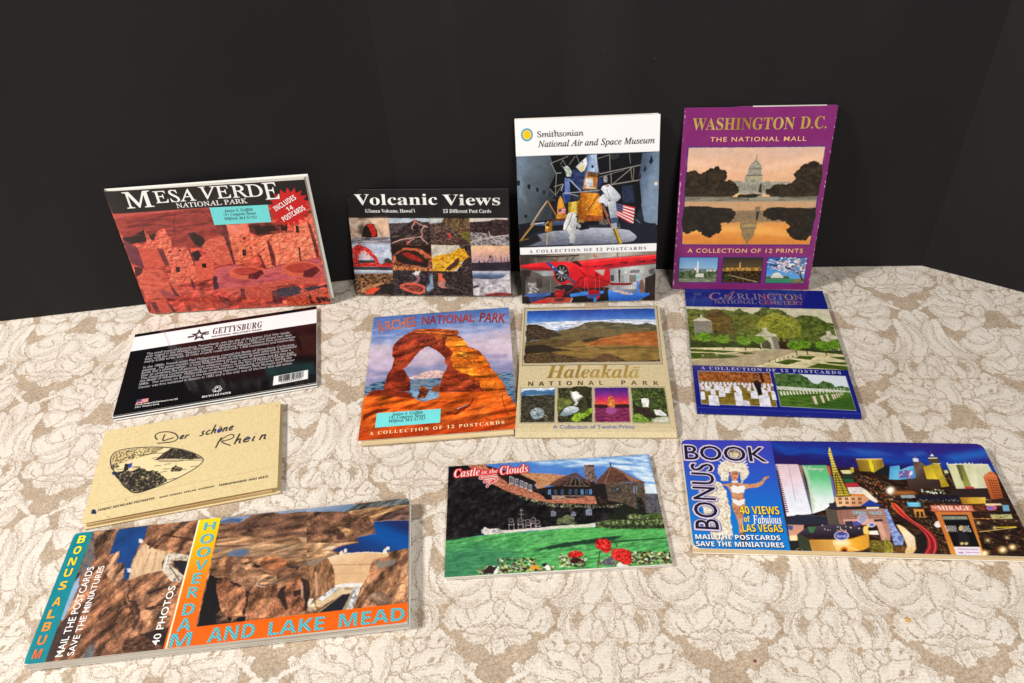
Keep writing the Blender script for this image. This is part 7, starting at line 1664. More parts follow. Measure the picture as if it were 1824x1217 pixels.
    ink(ZA, [(250, 160), (305, 195), (350, 290), (400, 395), (460, 440), (530, 484), (480, 500), (470, 522), (380, 490), (300, 445), (255, 390), (205, 270), (232, 200)], sh)
    vein(ZA, [(215, 270), (270, 340), (345, 410)], sh, 1.6)
    ink(ZA, [(60, 172), (170, 152), (225, 172), (180, 262), (240, 400), (330, 475), (420, 548), (466, 655), (450, 745), (400, 812), (300, 832), (268, 790), (330, 735), (372, 640), (325, 560), (255, 500), (190, 430), (110, 310), (25, 220), (0, 172)], sh)
    for x, y in ((200, 400), (250, 455), (300, 520), (340, 590), (355, 650), (345, 705)):
        u, v = T2(ZA, [(x - 20, y - 14), (x + 14, y - 16), (x + 20, y + 12), (x - 12, y + 18)], sh)
        put(u, v, 0, .3, ax=CU / 2)
        u, v = T2(ZA, [(x - 9, y - 6), (x + 8, y - 8), (x + 10, y + 6), (x - 6, y + 10)], sh)
        put(u, v, 255, .2, ax=CU / 2, grow=0)
    vein(ZA, [(90, 180), (120, 300), (180, 360)], sh, 1.2); vein(ZA, [(250, 400), (320, 500), (400, 600), (420, 680)], sh, 1.3)
    ink(ZA, [(0, 345), (50, 310), (140, 400), (165, 465), (245, 485), (240, 600), (205, 590), (172, 505), (95, 462), (30, 382)], sh)
    ink(ZA, [(152, 600), (200, 590), (250, 650), (288, 745), (268, 820), (205, 812), (165, 740), (148, 670)], sh)
    ink(ZA, [(42, 682), (70, 622), (135, 630), (146, 700), (168, 768), (158, 816), (100, 800), (52, 750)], sh)
    ink(ZA, [(-30, 470), (0, 480), (60, 470), (108, 540), (118, 590), (70, 590), (28, 640), (5, 720), (-10, 700), (-20, 560)], sh)
    ink(ZA, [(-20, 800), (10, 800), (60, 832), (130, 890), (205, 958), (198, 1000), (148, 1060), (138, 1190), (60, 1240), (-40, 1250)], sh)
    ink(ZA, [(208, 958), (200, 900), (240, 852), (288, 870), (300, 960), (272, 1012), (232, 992)], sh)
    u, v = T2(ZA, [(254, 930), (272, 934), (270, 958), (252, 956)], sh); put(u, v, 0, .2, ax=CU / 2)
    ink(ZA, [(305, 872), (350, 840), (400, 890), (472, 920), (430, 960), (350, 932)], sh)
    ink(ZA, [(450, 832), (498, 742), (560, 812), (630, 850), (690, 890), (640, 905), (625, 960), (560, 945), (470, 935), (440, 900)], sh)
    vein(ZA, [(555, 835), (530, 850), (522, 885)], sh, 1.8); vein(ZA, [(625, 885), (600, 900), (590, 935)], sh, 1.8)
    ink(ZA, [(280, 1060), (330, 1000), (450, 950), (560, 940), (640, 970), (690, 1040), (704, 1120), (680, 1210), (600, 1290), (420, 1300), (310, 1230)], sh)
    for p in ([(468, 1040), (500, 1015), (530, 1012), (520, 1050), (480, 1070)], [(560, 1020), (590, 1014), (600, 1050), (575, 1070)], [(605, 1065), (640, 1060), (655, 1095), (620, 1105)]):
        u, v = T2(ZA, p, sh); put(u, v, 0, .4, ax=CU / 2)
    vein(ZA, [(275, 1050), (262, 1120), (300, 1200)], sh, 2.4); vein(ZA, [(520, 1090), (530, 1160), (520, 1230)], sh, 2)
    ink(ZA, [(150, 1065), (200, 1030), (270, 1030), (255, 1120), (280, 1220), (200, 1260), (150, 1200)], sh)
    for k in range(5):
        x = 715 + k * 42; y = 1160 - k * 12 + abs(k - 2) * 8
        ink(ZA, [(x, y + 20), (x + 8, y - 50), (x + 30, y - 58), (x + 26, y + 6), (x + 12, y + 40)], sh, rough=.3)
    # lower part of the column, traced on the next repeat (axis through the urn)
    su = T2(ZB, [(632, 880)])[0][0]
    sB = su
    def inkB(p, **k):
        u, v = T2(ZB, p); v = v - vB; u = u - sB
        q = smooth(np.c_[u, v], 1); put(q[:, 0], q[:, 1], k.get('val', 255), k.get('rough', .55), ax=CU / 2)
    vA = T2(ZA, [(0, 900)])[1][0]
    vB = T2(ZB, [(632, 865)])[1][0] - vA
    inkB([(470, 1000), (520, 970), (560, 985), (630, 975), (640, 1040), (600, 1060), (555, 1045), (510, 1020)])
    inkB([(500, 985), (545, 968), (565, 1000), (545, 1040), (505, 1015)])
    inkB([(575, 990), (632, 980), (640, 1062), (600, 1066), (560, 1040)])
    inkB([(215, 925), (245, 890), (290, 885), (330, 930), (400, 950), (500, 955), (480, 975), (420, 1000), (330, 985), (260, 970)])
    inkB([(300, 1000), (370, 985), (440, 990), (470, 1010), (440, 1050), (400, 1080), (360, 1060), (330, 1040)])
    inkB([(560, 1075), (600, 1085), (640, 1068), (645, 1110), (600, 1125), (550, 1110)])
    inkB([(470, 1110), (500, 1075), (560, 1070), (600, 1110), (630, 1140), (560, 1150), (500, 1190), (460, 1170)])
    # bouquet and plumes under the gap
    s2 = T2(ZB, [(397, 380)])[0][0]
    def inkC(p, val=255, rough=.5, sm=1):
        u, v = T2(ZB, p); u = u - s2; v = v - vC
        q = smooth(np.c_[u, v], sm); put(q[:, 0], q[:, 1], val, rough)
    vC = T2(ZB, [(345, 240)])[1][0] - 0.0
    inkC([(397, 330), (440, 345), (475, 362), (495, 385), (470, 405), (440, 408), (452, 438), (430, 462), (405, 440), (390, 400)])
    inkC([(520, 402), (552, 388), (572, 440), (620, 520), (682, 600), (760, 632), (822, 640), (800, 656), (720, 652), (650, 620), (588, 570), (540, 505), (508, 440)])
    inkC([(462, 455), (500, 398), (516, 440), (528, 510), (588, 582), (660, 632), (600, 640), (540, 600), (498, 560), (470, 505)])
    inkC([(505, 312), (540, 300), (575, 340), (640, 355), (740, 345), (700, 372), (620, 385), (560, 370), (520, 345)])
    inkC([(560, 395), (640, 380), (720, 400), (725, 425), (690, 470), (660, 455), (610, 430)])
    for k in range(5):
        x, y = 412 + k * 19, 338 - k * 9
        u, v = T2(ZB, [(x, y), (x + 26, y - 34), (x + 36, y - 32), (x + 14, y + 4)]); put(u - s2, v - vC, 255, .25, grow=0)
    m = big.im[:, :, 0] / 255.0
    Y, X = np.mgrid[0:H * 3, 0:W * 3].astype(np.float32)
    Xp, Yp = X % W, Y % H
    dx = (fbm(Xp / (1.5 * res), Yp / (1.5 * res), 3, 31) - .5) * 3.6 * res; dy = (fbm(Xp / (1.5 * res), Yp / (1.5 * res), 3, 37) - .5) * 3.6 * res
    m = m[np.clip(Y + dy, 0, H * 3 - 1).astype(int), np.clip(X + dx, 0, W * 3 - 1).astype(int)][H:2 * H, W:2 * W]
    # hairline veins drawn by the weave inside the ivory motifs
    Y, X = np.mgrid[0:H, 0:W].astype(np.float32)
    def tile_noise(cell, octv, seed):
        n = lambda x, y: fbm(x / (cell * res), y / (cell * res), octv, seed)
        wx = np.clip((X / W - .8) / .2, 0, 1); wy = np.clip((Y / H - .8) / .2, 0, 1)
        return (n(X, Y) * (1 - wx) + n(X - W, Y) * wx) * (1 - wy) + (n(X, Y - H) * (1 - wx) + n(X - W, Y - H) * wx) * wy
    v1 = np.abs(tile_noise(9, 3, 3) - .5)
    m = m * (1 - .22 * np.clip(1 - v1 / .012, 0, 1))
    m = np.clip(m + (tile_noise(5, 3, 21) > .56) * .45 * (m > .02) * .3, 0, 1)
    mot = tile_noise(1.2, 3, 8); mot2 = tile_noise(14, 3, 9)
    tan = stops_at(np.clip((mot - .5) * 2.0 + .5, 0, 1), [(154, 136, 115), (176, 157, 136), (196, 179, 158)])
    ivory = stops_at(np.clip((mot - .5) * 1.6 + .5, 0, 1), [(206, 198, 188), (222, 214, 204), (232, 225, 216)])
    tan = tan * (1 + (mot2 - .5)[..., None] * .12)
    rows = (np.sin(Y * 2 * np.pi / 5.5) > .55)[..., None]
    ivory = ivory - rows * np.array([10, 13, 18])
    im = tan * (1 - m[..., None]) + ivory * m[..., None]
    a = np.ones((H, W, 4), np.float32)
    a[..., :3] = np.clip(im / 255, 0, 1)[::-1]
    a[..., 3] = m[::-1]
    img = bpy.data.images.new('damask_weave', W, H, alpha=True)
    img.alpha_mode = 'CHANNEL_PACKED'
    img.pixels.foreach_set(a.ravel()); img.update(); img.pack()
    return img, h0, ca, sa

_img, _h0, _ca, _sa = damask()

def cloth_mat():
    m, nt, b = new_mat('damask_cloth')
    uv = nt.nodes.new('ShaderNodeUVMap'); uv.uv_map = 'UVMap'
    im = nt.nodes.new('ShaderNodeTexImage'); im.image = _img; im.interpolation = 'Cubic'; im.extension = 'REPEAT'
    nt.links.new(uv.outputs['UV'], im.inputs['Vector'])
    tc = nt.nodes.new('ShaderNodeTexCoord')
    n = nt.nodes.new('ShaderNodeTexNoise'); n.inputs['Scale'].default_value = 9; n.inputs['Detail'].default_value = 4
    nt.links.new(tc.outputs['Object'], n.inputs['Vector'])
    r = nt.nodes.new('ShaderNodeValToRGB')
    r.color_ramp.elements[0].color = (.90, .88, .86, 1); r.color_ramp.elements[1].color = (1, 1, 1, 1)
    r.color_ramp.elements[0].position, r.color_ramp.elements[1].position = .3, .6
    nt.links.new(n.outputs['Fac'], r.inputs['Fac'])
    mx = nt.nodes.new('ShaderNodeMixRGB'); mx.blend_type = 'MULTIPLY'; mx.inputs['Fac'].default_value = 1
    nt.links.new(im.outputs['Color'], mx.inputs['Color1']); nt.links.new(r.outputs['Color'], mx.inputs['Color2'])
    nt.links.new(mx.outputs['Color'], b.inputs['Base Color'])
    b.inputs['Roughness'].default_value = .75
    b.inputs['Specular IOR Level'].default_value = .25
    b.inputs['Sheen Weight'].default_value = .08
    w = nt.nodes.new('ShaderNodeTexNoise'); w.inputs['Scale'].default_value = 1500; w.inputs['Detail'].default_value = 2
    nt.links.new(tc.outputs['Object'], w.inputs['Vector'])
    ad = nt.nodes.new('ShaderNodeMath'); ad.operation = 'MULTIPLY_ADD'
    nt.links.new(w.outputs['Fac'], ad.inputs[0]); ad.inputs[1].default_value = .5
    nt.links.new(im.outputs['Alpha'], ad.inputs[2])
    bp = nt.nodes.new('ShaderNodeBump'); bp.inputs['Distance'].default_value = .0004; bp.inputs['Strength'].default_value = .7
    nt.links.new(ad.outputs[0], bp.inputs['Height']); nt.links.new(bp.outputs['Normal'], b.inputs['Normal'])
    return m

def build_cloth():
    xs = np.linspace(-1000, 1000, 81); ys = np.linspace(60, 1150, 45)
    V, UV = [], []
    for y in ys:
        for x in xs:
            z = -.4 + .4 * math.sin(x * .013 + y * .006) * math.sin(y * .011)
            V.append((x * S, y * S, (z - .55) * S))
            q = np.array([x, y]) - _h0
            u = q[0] * _ca + q[1] * _sa; v = -q[0] * _sa + q[1] * _ca
            UV.append((u / CU + .5, v / CV + .5))
    n = len(xs)
    F = [(j * n + i, j * n + i + 1, (j + 1) * n + i + 1, (j + 1) * n + i) for j in range(len(ys) - 1) for i in range(n - 1)]
    o = poly_mesh('tablecloth', V, F, [cloth_mat()], uv=UV, smooth_=True)
    o['label'] = 'ivory and tan damask tablecloth with woven scroll and leaf motifs covering the table'
    o['category'] = 'tablecloth'
    return o

build_cloth()

def board():
    r = bpy.data.objects.new('display_board', None)
    col.objects.link(r)
    r.location = (-122.7 * S, 850.6 * S, 0)
    r['label'] = 'black folding foam board standing as backdrop behind the postcard books'
    r['category'] = 'display board'
    m, nt, bs = new_mat('black_foam_board')
    bs.inputs['Roughness'].default_value = .7; bs.inputs['Specular IOR Level'].default_value = .25
    tc = nt.nodes.new('ShaderNodeTexCoord')
    prev = None
    for sc, st, lo, hi, ca_, cb_ in ((6, (1, 1, 1), .3, .7, (21, 20, 22), (27, 25, 27)), (9, (1, 1, .22), .58, .8, None, (34, 32, 34)), (260, (1, 1, 1), .74, .8, None, (70, 66, 66)), (26, (1, 1, .08), .68, .76, None, (31, 29, 31))):
        mp = nt.nodes.new('ShaderNodeMapping'); mp.inputs['Scale'].default_value = st; mp.inputs['Rotation'].default_value = (0, .25, 0)
        n = nt.nodes.new('ShaderNodeTexNoise'); n.inputs['Scale'].default_value = sc; n.inputs['Detail'].default_value = 4
        mr = nt.nodes.new('ShaderNodeMapRange'); mr.inputs['From Min'].default_value = lo; mr.inputs['From Max'].default_value = hi
        mx = nt.nodes.new('ShaderNodeMixRGB')
        nt.links.new(tc.outputs['Object'], mp.inputs['Vector']); nt.links.new(mp.outputs['Vector'], n.inputs['Vector']); nt.links.new(n.outputs['Fac'], mr.inputs['Value']); nt.links.new(mr.outputs[0], mx.inputs['Fac'])
        if prev is None:
            mx.inputs['Color1'].default_value = srgb(ca_)
        else:
            nt.links.new(prev.outputs['Color'], mx.inputs['Color1'])
        mx.inputs['Color2'].default_value = srgb(cb_)
        prev = mx
    nt.links.new(prev.outputs['Color'], bs.inputs['Base Color'])
    P = [(-980, 785.0), (-122.7, 850.6), (513, 786.4), (900, 506.0)]
    for k in range(3):
        a, b = np.array(P[k]), np.array(P[k + 1])
        d = (b - a) / np.linalg.norm(b - a)
        n = np.array([-d[1], d[0]])
        g = 0.0
        a2, b2 = a + d * g, b - d * g
        pts = [a2, b2, b2 + n * 5, a2 + n * 5]
        o0 = np.array([-122.7, 850.6])
        V = [((p[0] - o0[0]) * S, (p[1] - o0[1]) * S, z * S) for z in (0, 560) for p in pts]
        F = [(0, 3, 2, 1), (4, 5, 6, 7), (0, 1, 5, 4), (1, 2, 6, 5), (2, 3, 7, 6), (3, 0, 4, 7)]
        poly_mesh('board_panel', V, F, [m], parent=r)
board()

# ---------------------------------------------------------------- books
class Book:
    """cover plane in local x (width), y (height), z (out of the cover); unit = layout unit until written out"""
    def __init__(s, name, label, cat, w, h, T_, art, loc, rz, lean=None, group='souvenir postcard books on the cloth', bend=None, rough=.28, spec=.5):
        s.w, s.h, s.T, s.art, s.bend = w, h, T_, art, bend
        s.root = bpy.data.objects.new(name, None)
        s.root.empty_display_size = .02
        col.objects.link(s.root)
        s.root['label'], s.root['category'], s.root['group'] = label, cat, group
        if lean is None:
            s.root.location = (loc[0] * S, loc[1] * S, 0)
            s.root.rotation_euler = (0, 0, rz)
            s.cy = -h / 2
        else:
            # front plane passes through the bottom line at height T sin(lean)
            s.root.matrix_world = (Matrix.Translation((loc[0] * S, loc[1] * S, T_ * math.sin(lean) * S)) @ Matrix.Rotation(rz, 4, 'Z')
                                   @ Matrix.Rotation(math.pi / 2 - lean, 4, 'X') @ Matrix.Translation((0, 0, -T_ * S)))
            s.cy = 0.0
        s.mat = printed(name + '_cover_print', art, rough, spec)
    def at(s, u, v, off=0.0):
        """cover point: u right, v down (0..1), off above the cover surface"""
        z = s.T + off + (s.bend(u, v) if s.bend else 0.0)
        return ((u - .5) * s.w * S, (s.cy + (1 - v) * s.h) * S, z * S)
    def sheet(s, name, mat, rect=(0, 0, 1, 1), off=0.0, thick=.5, n=(24, 24), edge=M_EDGE, parent=None, quad=None, corner=0.0):
        """a card with printed face following the cover's bend; rect in uv, or quad = 4 uv points (TL TR BR BL)"""
        q = quad if quad is not None else [(rect[0], rect[1]), (rect[2], rect[1]), (rect[2], rect[3]), (rect[0], rect[3])]
        q = np.array(q, float)
        nx, ny = n
        V, UV, F, MI = [], [], [], []
        for j in range(ny + 1):
            for i in range(nx + 1):
                a, b = i / nx, j / ny
                p = (q[0] * (1 - a) + q[1] * a) * (1 - b) + (q[3] * (1 - a) + q[2] * a) * b
                if corner:
                    for cx, cy in ((0, 0), (1, 0), (1, 1), (0, 1)):
                        dx, dy = abs(a - cx) * s.w, abs(b - cy) * s.h
                        if dx < corner and dy < corner:
                            ex, ey = corner - dx, corner - dy
                            L = max(ex, ey); D = math.hypot(ex, ey)
                            if D > 0:
                                k = L / D
                                nxx, nyy = corner - ex * k, corner - ey * k
                                p = p + np.array([(nxx - dx) * (1 if cx == 0 else -1) / s.w, (nyy - dy) * (1 if cy == 0 else -1) / s.h])
                V.append(s.at(p[0], p[1], off)); UV.append((p[0], 1 - p[1]))
        m = nx + 1
        for j in range(ny):
            for i in range(nx):
                F.append((j * m + i, (j + 1) * m + i, (j + 1) * m + i + 1, j * m + i + 1)); MI.append(0)
        ring = [i for i in range(nx + 1)] + [j * m + nx for j in range(1, ny + 1)] + [ny * m + i for i in range(nx - 1, -1, -1)] + [j * m for j in range(ny - 1, 0, -1)]
        base = len(V)
        if thick:
            for k in ring:
                x, y, z = V[k]
                V.append((x, y, z - thick * S)); UV.append(UV[k])
            L = len(ring)
            for k in range(L):
                F.append((ring[k], ring[(k + 1) % L], base + (k + 1) % L, base + k)); MI.append(1)
            F.append(tuple(base + k for k in range(L))); MI.append(1)
        return poly_mesh(name, V, F, [mat, edge], parent or s.root, UV, MI)
    def block(s, name, mat, x0, x1, y0, y1, z0, z1, parent=None, bev=.3):
        """box in fractions of width/height (y up) and layout units of depth"""
        V, F = box_vf((x0 - .5) * s.w * S, (x1 - .5) * s.w * S, (s.cy + y0 * s.h) * S, (s.cy + y1 * s.h) * S, z0 * S, z1 * S)
        o = poly_mesh(name, V, F, [mat], parent or s.root)
        if bev:
            b = o.modifiers.new('bevel', 'BEVEL'); b.width = bev * S; b.segments = 2
        return o
    def letters(s, name, mat, items, off=.3, parent=None):
        """items: (text, style, p0, p1, ptop[, spacing]) in the art's current tracing frame"""
        V, F = [], []
        for it in items:
            body, style, p0, p1, pt = it[:5]
            tv, tf = text_shape(body, style, it[5] if len(it) > 5 else 1.0)
            U = s.art.uv([p0, p1, pt]) * np.array([s.w, s.h])
            d = U[1] - U[0]; L = np.hypot(*d); ex = d / L; ey = np.array([-ex[1], ex[0]])
            hg = (U[2] - U[0]) @ ey
            b = len(V)
            for x, y in tv:
                p = U[0] + ex * x * L + ey * y * hg
                V.append(s.at(p[0] / s.w, p[1] / s.h, off))
            fl = hg < 0
            for f in tf:
                F.append(tuple(b + k for k in (f[::-1] if fl else f)))
        o = poly_mesh(name, V, F, [mat], parent or s.root)
        return o
    def picture(s, quad, off=.12, n=(10, 10), name='cover_picture', label=None):
        """a printed photograph on the cover as a panel of its own; quad in the art's tracing frame"""
        o = s.sheet(name, s.mat, quad=s.art.uv(quad), off=off, thick=0, n=n)
        if label:
            o['label'] = label
        return o
    def sticker(s, quad, lines):
        o = s.sheet('address_sticker', M_AQUA, quad=s.art.uv(quad), off=.3, thick=.12, n=(4, 2), edge=M_AQUA)
        o['label'] = 'aqua address sticker'
        s.letters('sticker_lettering', M_INKD, lines, off=.38, parent=o)
        return o

# ---- canyon ruins book, leaning at the left
a = art_mesa(229.9, 163.5)
b = Book('postcard_book', 'thick white-edged book with red cliff ruins and black title band leaning on the board', 'postcard book', 229.9, 164.6, 9.0, a, (-336.06, 798.61), -0.028, 0.108,
         bend=lambda u, v: -1.6 * max(0, .06 - u) / .06 - 0.9 * u * (1 - v), rough=.22)
b.sheet('front_cover', b.mat, thick=.5, n=(40, 12))
def wedge(bk, name, mat, x0, x1, y0, y1, zl0, zl1, zr0, zr1):
    V, F = box_vf((x0 - .5) * bk.w * S, (x1 - .5) * bk.w * S, (bk.cy + y0 * bk.h) * S, (bk.cy + y1 * bk.h) * S, 0, 1)
    zz = [zl0, zr0, zr0, zl0, zl1, zr1, zr1, zl1]
    V = [(v[0], v[1], z * S) for v, z in zip(V, zz)]
    return poly_mesh(name, V, F, [mat], bk.root)
wedge(b, 'page_block', M_PAGES, .012, .994, .004, .998, 4.6, 7.4, -4.4, 7.6)
wedge(b, 'back_cover', M_WHITE, 0, 1.006, 0, 1.008, 4.0, 4.6, -5.0, -4.4)
b.block('spine', plain('red_black_spine', (52, 26, 26), .3), -.004, .010, 0, 1, 4.65, 6.6, bev=.4)
b.letters('title_lettering', M_INKW, [('M', 'serif', (268, 366), (458, 351), (240, 250)), ('ESA', 'serif', (468, 327), (752, 305), (455, 240)), ('VERD', 'serif', (785, 297), (1232, 272), (775, 207)), ('E', 'serif', (1245, 297), (1350, 289), (1212, 176))])
b.letters('subtitle_lettering', M_INKW, [('NATIONAL PARK', 'serif', (614, 361), (1116, 322), (608, 327))])
b.letters('badge_lettering', M_INKW, [('INCLUDES', 'sansb', (1318, 383), (1470, 290), (1298, 350)), ('14', 'sansb', (1403, 384), (1447, 363), (1392, 354)), ('POSTCARDS', 'sansb', (1376, 458), (1534, 368), (1358, 424))])
b.sticker([(842, 358), (1258, 335), (1282, 460), (877, 483)], [('Janice S. Griffith', 'serifbi', (948, 391), (1152, 378), (944, 370)), ('141 Congress Street', 'serifbi', (946, 418), (1174, 405), (942, 398)), ('Milford, MA 01757', 'serifbi', (948, 446), (1182, 435), (944, 426))])

# ---- wrapped volcano pack
a = art_volc(195.5, 132.4)
b = Book('postcard_pack', 'plastic-wrapped black pack with a grid of twelve small volcano photos', 'postcard pack', 195.5, 132.4, 8.0, a, (-93.56, 795.51), -0.1352, 0.3154, rough=.25)
b.sheet('front_card', b.mat, thick=.5, n=(12, 12), edge=plain('film_highlight_edge', (150, 146, 142), .5))  # light grey edge: highlight of the film put into the card colour
b.block('card_stack', plain('dark_stack', (36, 34, 34), .5), .004, .998, .004, .998, .4, 7.4, bev=0)
_X = [[(155, 397), (515, 400), (885, 402), (1250, 402), (1597, 402)], [(185, 632), (540, 637), (903, 643), (1260, 648), (1608, 650)],
      [(208, 868), (558, 872), (918, 880), (1275, 882), (1612, 885)], [(235, 1088), (570, 1094), (930, 1096), (1282, 1099), (1622, 1099)]]
_names = ['steaming vent photo', 'lava streams photo', 'burnt forest photo', 'dead branches photo', 'red lava arch photo', 'glowing tube photo', 'yellow lava photo', 'sunset snags photo', 'red lava tongue photo', 'lava pool photo', 'ropy lava photo', 'sea steam photo']
a.frame(590, 310, 5.07)
for r_ in range(3):
    for k_ in range(4):
        b.picture([_X[r_][k_], _X[r_][k_ + 1], _X[r_ + 1][k_ + 1], _X[r_ + 1][k_]], name='volcano_photo', n=(4, 4), label=_names[r_ * 4 + k_])
b.letters('title_lettering', M_INKW, [('Volcanic', 'serifb', (212, 281), (964, 279), (210, 182)), ('Views', 'serifb', (1012, 284), (1530, 284), (1010, 186))])
b.letters('place_lettering', M_INKW, [('K\u012blauea Volcano, Hawai\u02bbi', 'serifb', (305, 350), (760, 350), (304, 316))])
b.letters('subtitle_lettering', M_INKW, [('13 Different Post Cards', 'serifb', (1013, 354), (1447, 354), (1012, 319))])

def film_mat():
    m, nt, bs = new_mat('clear_film')
    out = nt.nodes['Material Output']
    tr = nt.nodes.new('ShaderNodeBsdfTransparent'); gl = nt.nodes.new('ShaderNodeBsdfGlossy'); gl.inputs['Roughness'].default_value = .12
    fr = nt.nodes.new('ShaderNodeFresnel'); fr.inputs['IOR'].default_value = 1.14
    mx = nt.nodes.new('ShaderNodeMixShader')
    tc = nt.nodes.new('ShaderNodeTexCoord'); n = nt.nodes.new('ShaderNodeTexNoise'); n.inputs['Scale'].default_value = 70; n.inputs['Detail'].default_value = 3
    bp = nt.nodes.new('ShaderNodeBump'); bp.inputs['Distance'].default_value = .0008
    nt.links.new(tc.outputs['Object'], n.inputs['Vector']); nt.links.new(n.outputs['Fac'], bp.inputs['Height'])
    nt.links.new(bp.outputs['Normal'], gl.inputs['Normal']); nt.links.new(bp.outputs['Normal'], fr.inputs['Normal'])
    nt.links.new(fr.outputs['Fac'], mx.inputs['Fac']); nt.links.new(tr.outputs['BSDF'], mx.inputs[1]); nt.links.new(gl.outputs['BSDF'], mx.inputs[2])
    nt.links.new(mx.outputs['Shader'], out.inputs['Surface'])
    nt.nodes.remove(bs)
    return m
M_FILM = film_mat()
M_SEAM = plain('crinkled_film', (120, 118, 118), .2, 0, .8)
b.block('shrink_wrap', M_FILM, -.004, 1.006, 0.0, 1.006, -.1, 8.9, bev=1.0)
# crumpled seam of the wrap at the top left corner
rs = np.random.RandomState(4)
V, F = [], []
for i in range(19):
    x = -.5 + .015 + i * .0062
    for j in range(3):
        V.append(((x) * b.w * S, (b.h * 1.006 + j * (1.7 if i < 13 else .8) * rs.uniform(.6, 1.2)) * S, (4 + rs.uniform(-2.4, 2.4) * (.4 + j * .5)) * S))
for i in range(18):
    for j in range(2):
        F.append((i * 3 + j, i * 3 + 3 + j, i * 3 + 4 + j, i * 3 + 1 + j))
poly_mesh('wrap_seam', V, F, [M_SEAM], b.root)

# ---- space museum folder
a = art_smith(160.1, 219.0)
b = Book('postcard_folder', 'white-topped folder with a lunar lander photo above a red monoplane', 'postcard folder', 160.1, 219.0, 4.0, a, (95.73, 760.39), -0.0753, 0.2888,
         bend=lambda u, v: 1.2 * math.sin(u * 2.2) * (1 - v) * .8 - .4, rough=.24)
b.sheet('front_cover', b.mat, thick=.4)
b.block('postcard_stack', M_PAGES, .01, .94, .004, 1.003, 1.0, 3.0, bev=0)
b.block('back_cover', M_WHITE, 0, .99, 0, 1.002, 0, .5, bev=.1)
a.frame(890, 180, 3.203)
b.picture([(92, 318), (914, 290), (897, 813), (114, 839)], n=(14, 14), label='photo of a lunar lander with two astronauts')
b.picture([(113, 882), (893, 862), (885, 1138), (132, 1158)], n=(14, 14), label='photo of a red monoplane')
b.letters('title_lettering', M_INKD, [('Smithsonian', 'serif', (214, 207), (478, 197), (213, 170)), ('National Air and Space Museum', 'serifi', (217, 264), (884, 242), (216, 226))])
b.letters('subtitle_lettering', M_INKG, [('A COLLECTION OF 12 POSTCARDS', 'serifb', (170, 869), (835, 849), (169, 851), 1.4)])

# ---- purple folder
a = art_wash(161.2, 219.4)
b = Book('postcard_folder', 'purple folder with gold title and a domed capitol mirrored in water', 'postcard folder', 161.2, 219.4, 4.0, a, (281.19, 764.07), -0.1297, 0.1899,
         bend=lambda u, v: 1.0 * math.sin(u * 2.6) * (1 - v) - .4, rough=.24)
M_PURP = plain('purple_card', (118, 36, 100), .35)
b.sheet('front_cover', b.mat, thick=.4, edge=plain('worn_purple_edge', (170, 110, 156), .6, noise=(300, .3)))
b.block('postcard_stack', M_PAGES, .45, .93, .004, 1.003, 1.0, 3.0, bev=0)
b.block('back_cover', M_PURP, 0, .995, 0, 1.0, 0, .5, bev=.1)
b.block('spine', M_PURP, -.004, .003, 0, 1, .5, 3.4, bev=.1)
a.frame(1180, 170, 3.382)
b.picture([(158, 313), (980, 307), (888, 897), (116, 897)], n=(14, 14), label='large photo of the capitol at sunset')
for q_, l_ in zip(([(103, 977), (336, 977), (323, 1126), (94, 1126)], [(370, 977), (606, 977), (588, 1128), (357, 1128)], [(637, 977), (873, 977), (851, 1131), (621, 1129)]), ('small photo of an obelisk by day', 'small photo of the city at night', 'small photo of a domed memorial behind blossom')):
    b.picture(q_, n=(6, 6), label=l_)
M_PEACH = plain('peach_ink', (240, 186, 130), .4)
b.letters('title_lettering', M_GOLD, [('WASHINGTON', 'serifb', (180, 207), (792, 201), (174, 136), 1.0), ('D.C.', 'serifb', (826, 199), (986, 197), (828, 126))], off=.3)
b.letters('subtitle_lettering', M_PEACH, [('THE NATIONAL MALL', 'sans', (288, 277), (865, 272), (290, 250), 1.2)])
b.letters('caption_lettering', M_PEACH, [('A COLLECTION OF 12 PRINTS', 'sans', (150, 947), (845, 947), (152, 922), 1.15)])

# ---- battlefield fold-out, back side up
a = art_gett(217.6, 140.2)
b = Book('postcard_folder', 'black glossy fold-out lying back side up with white title band and barcode', 'postcard folder', 217.6, 140.2, 4.0, a, (-336.2, 703.93), 0.1371, rough=.1,
         bend=lambda u, v: .35 * math.sin(u * 3) * (1 - v), spec=.45)
b.sheet('back_cover', b.mat, thick=.35, edge=M_WHITE)
M_BLK = plain('black_card', (22, 20, 22), .35)
for k_, (dx, dy, mm) in enumerate(((.0, -.004, M_BLK), (.001, -.012, M_WHITE), (-.001, -.018, M_BLK), (.002, -.028, M_WHITE))):
    z1 = 3.5 - k_ * .82
    b.block('folded_postcard', mm, .001 + dx, .999 + dx, dy, .995, z1 - .6, z1, bev=0)
a.frame(180, 530, 4.343)
b.letters('title_lettering', M_INKD, [('GETTYSBURG', 'serifb', (858, 288), (1241, 234), (854, 242), 1.1)])
b.letters('subtitle_lettering', M_INKD, [('NATIONAL MILITARY PARK', 'sansb', (851, 312), (1240, 255), (850, 301))])
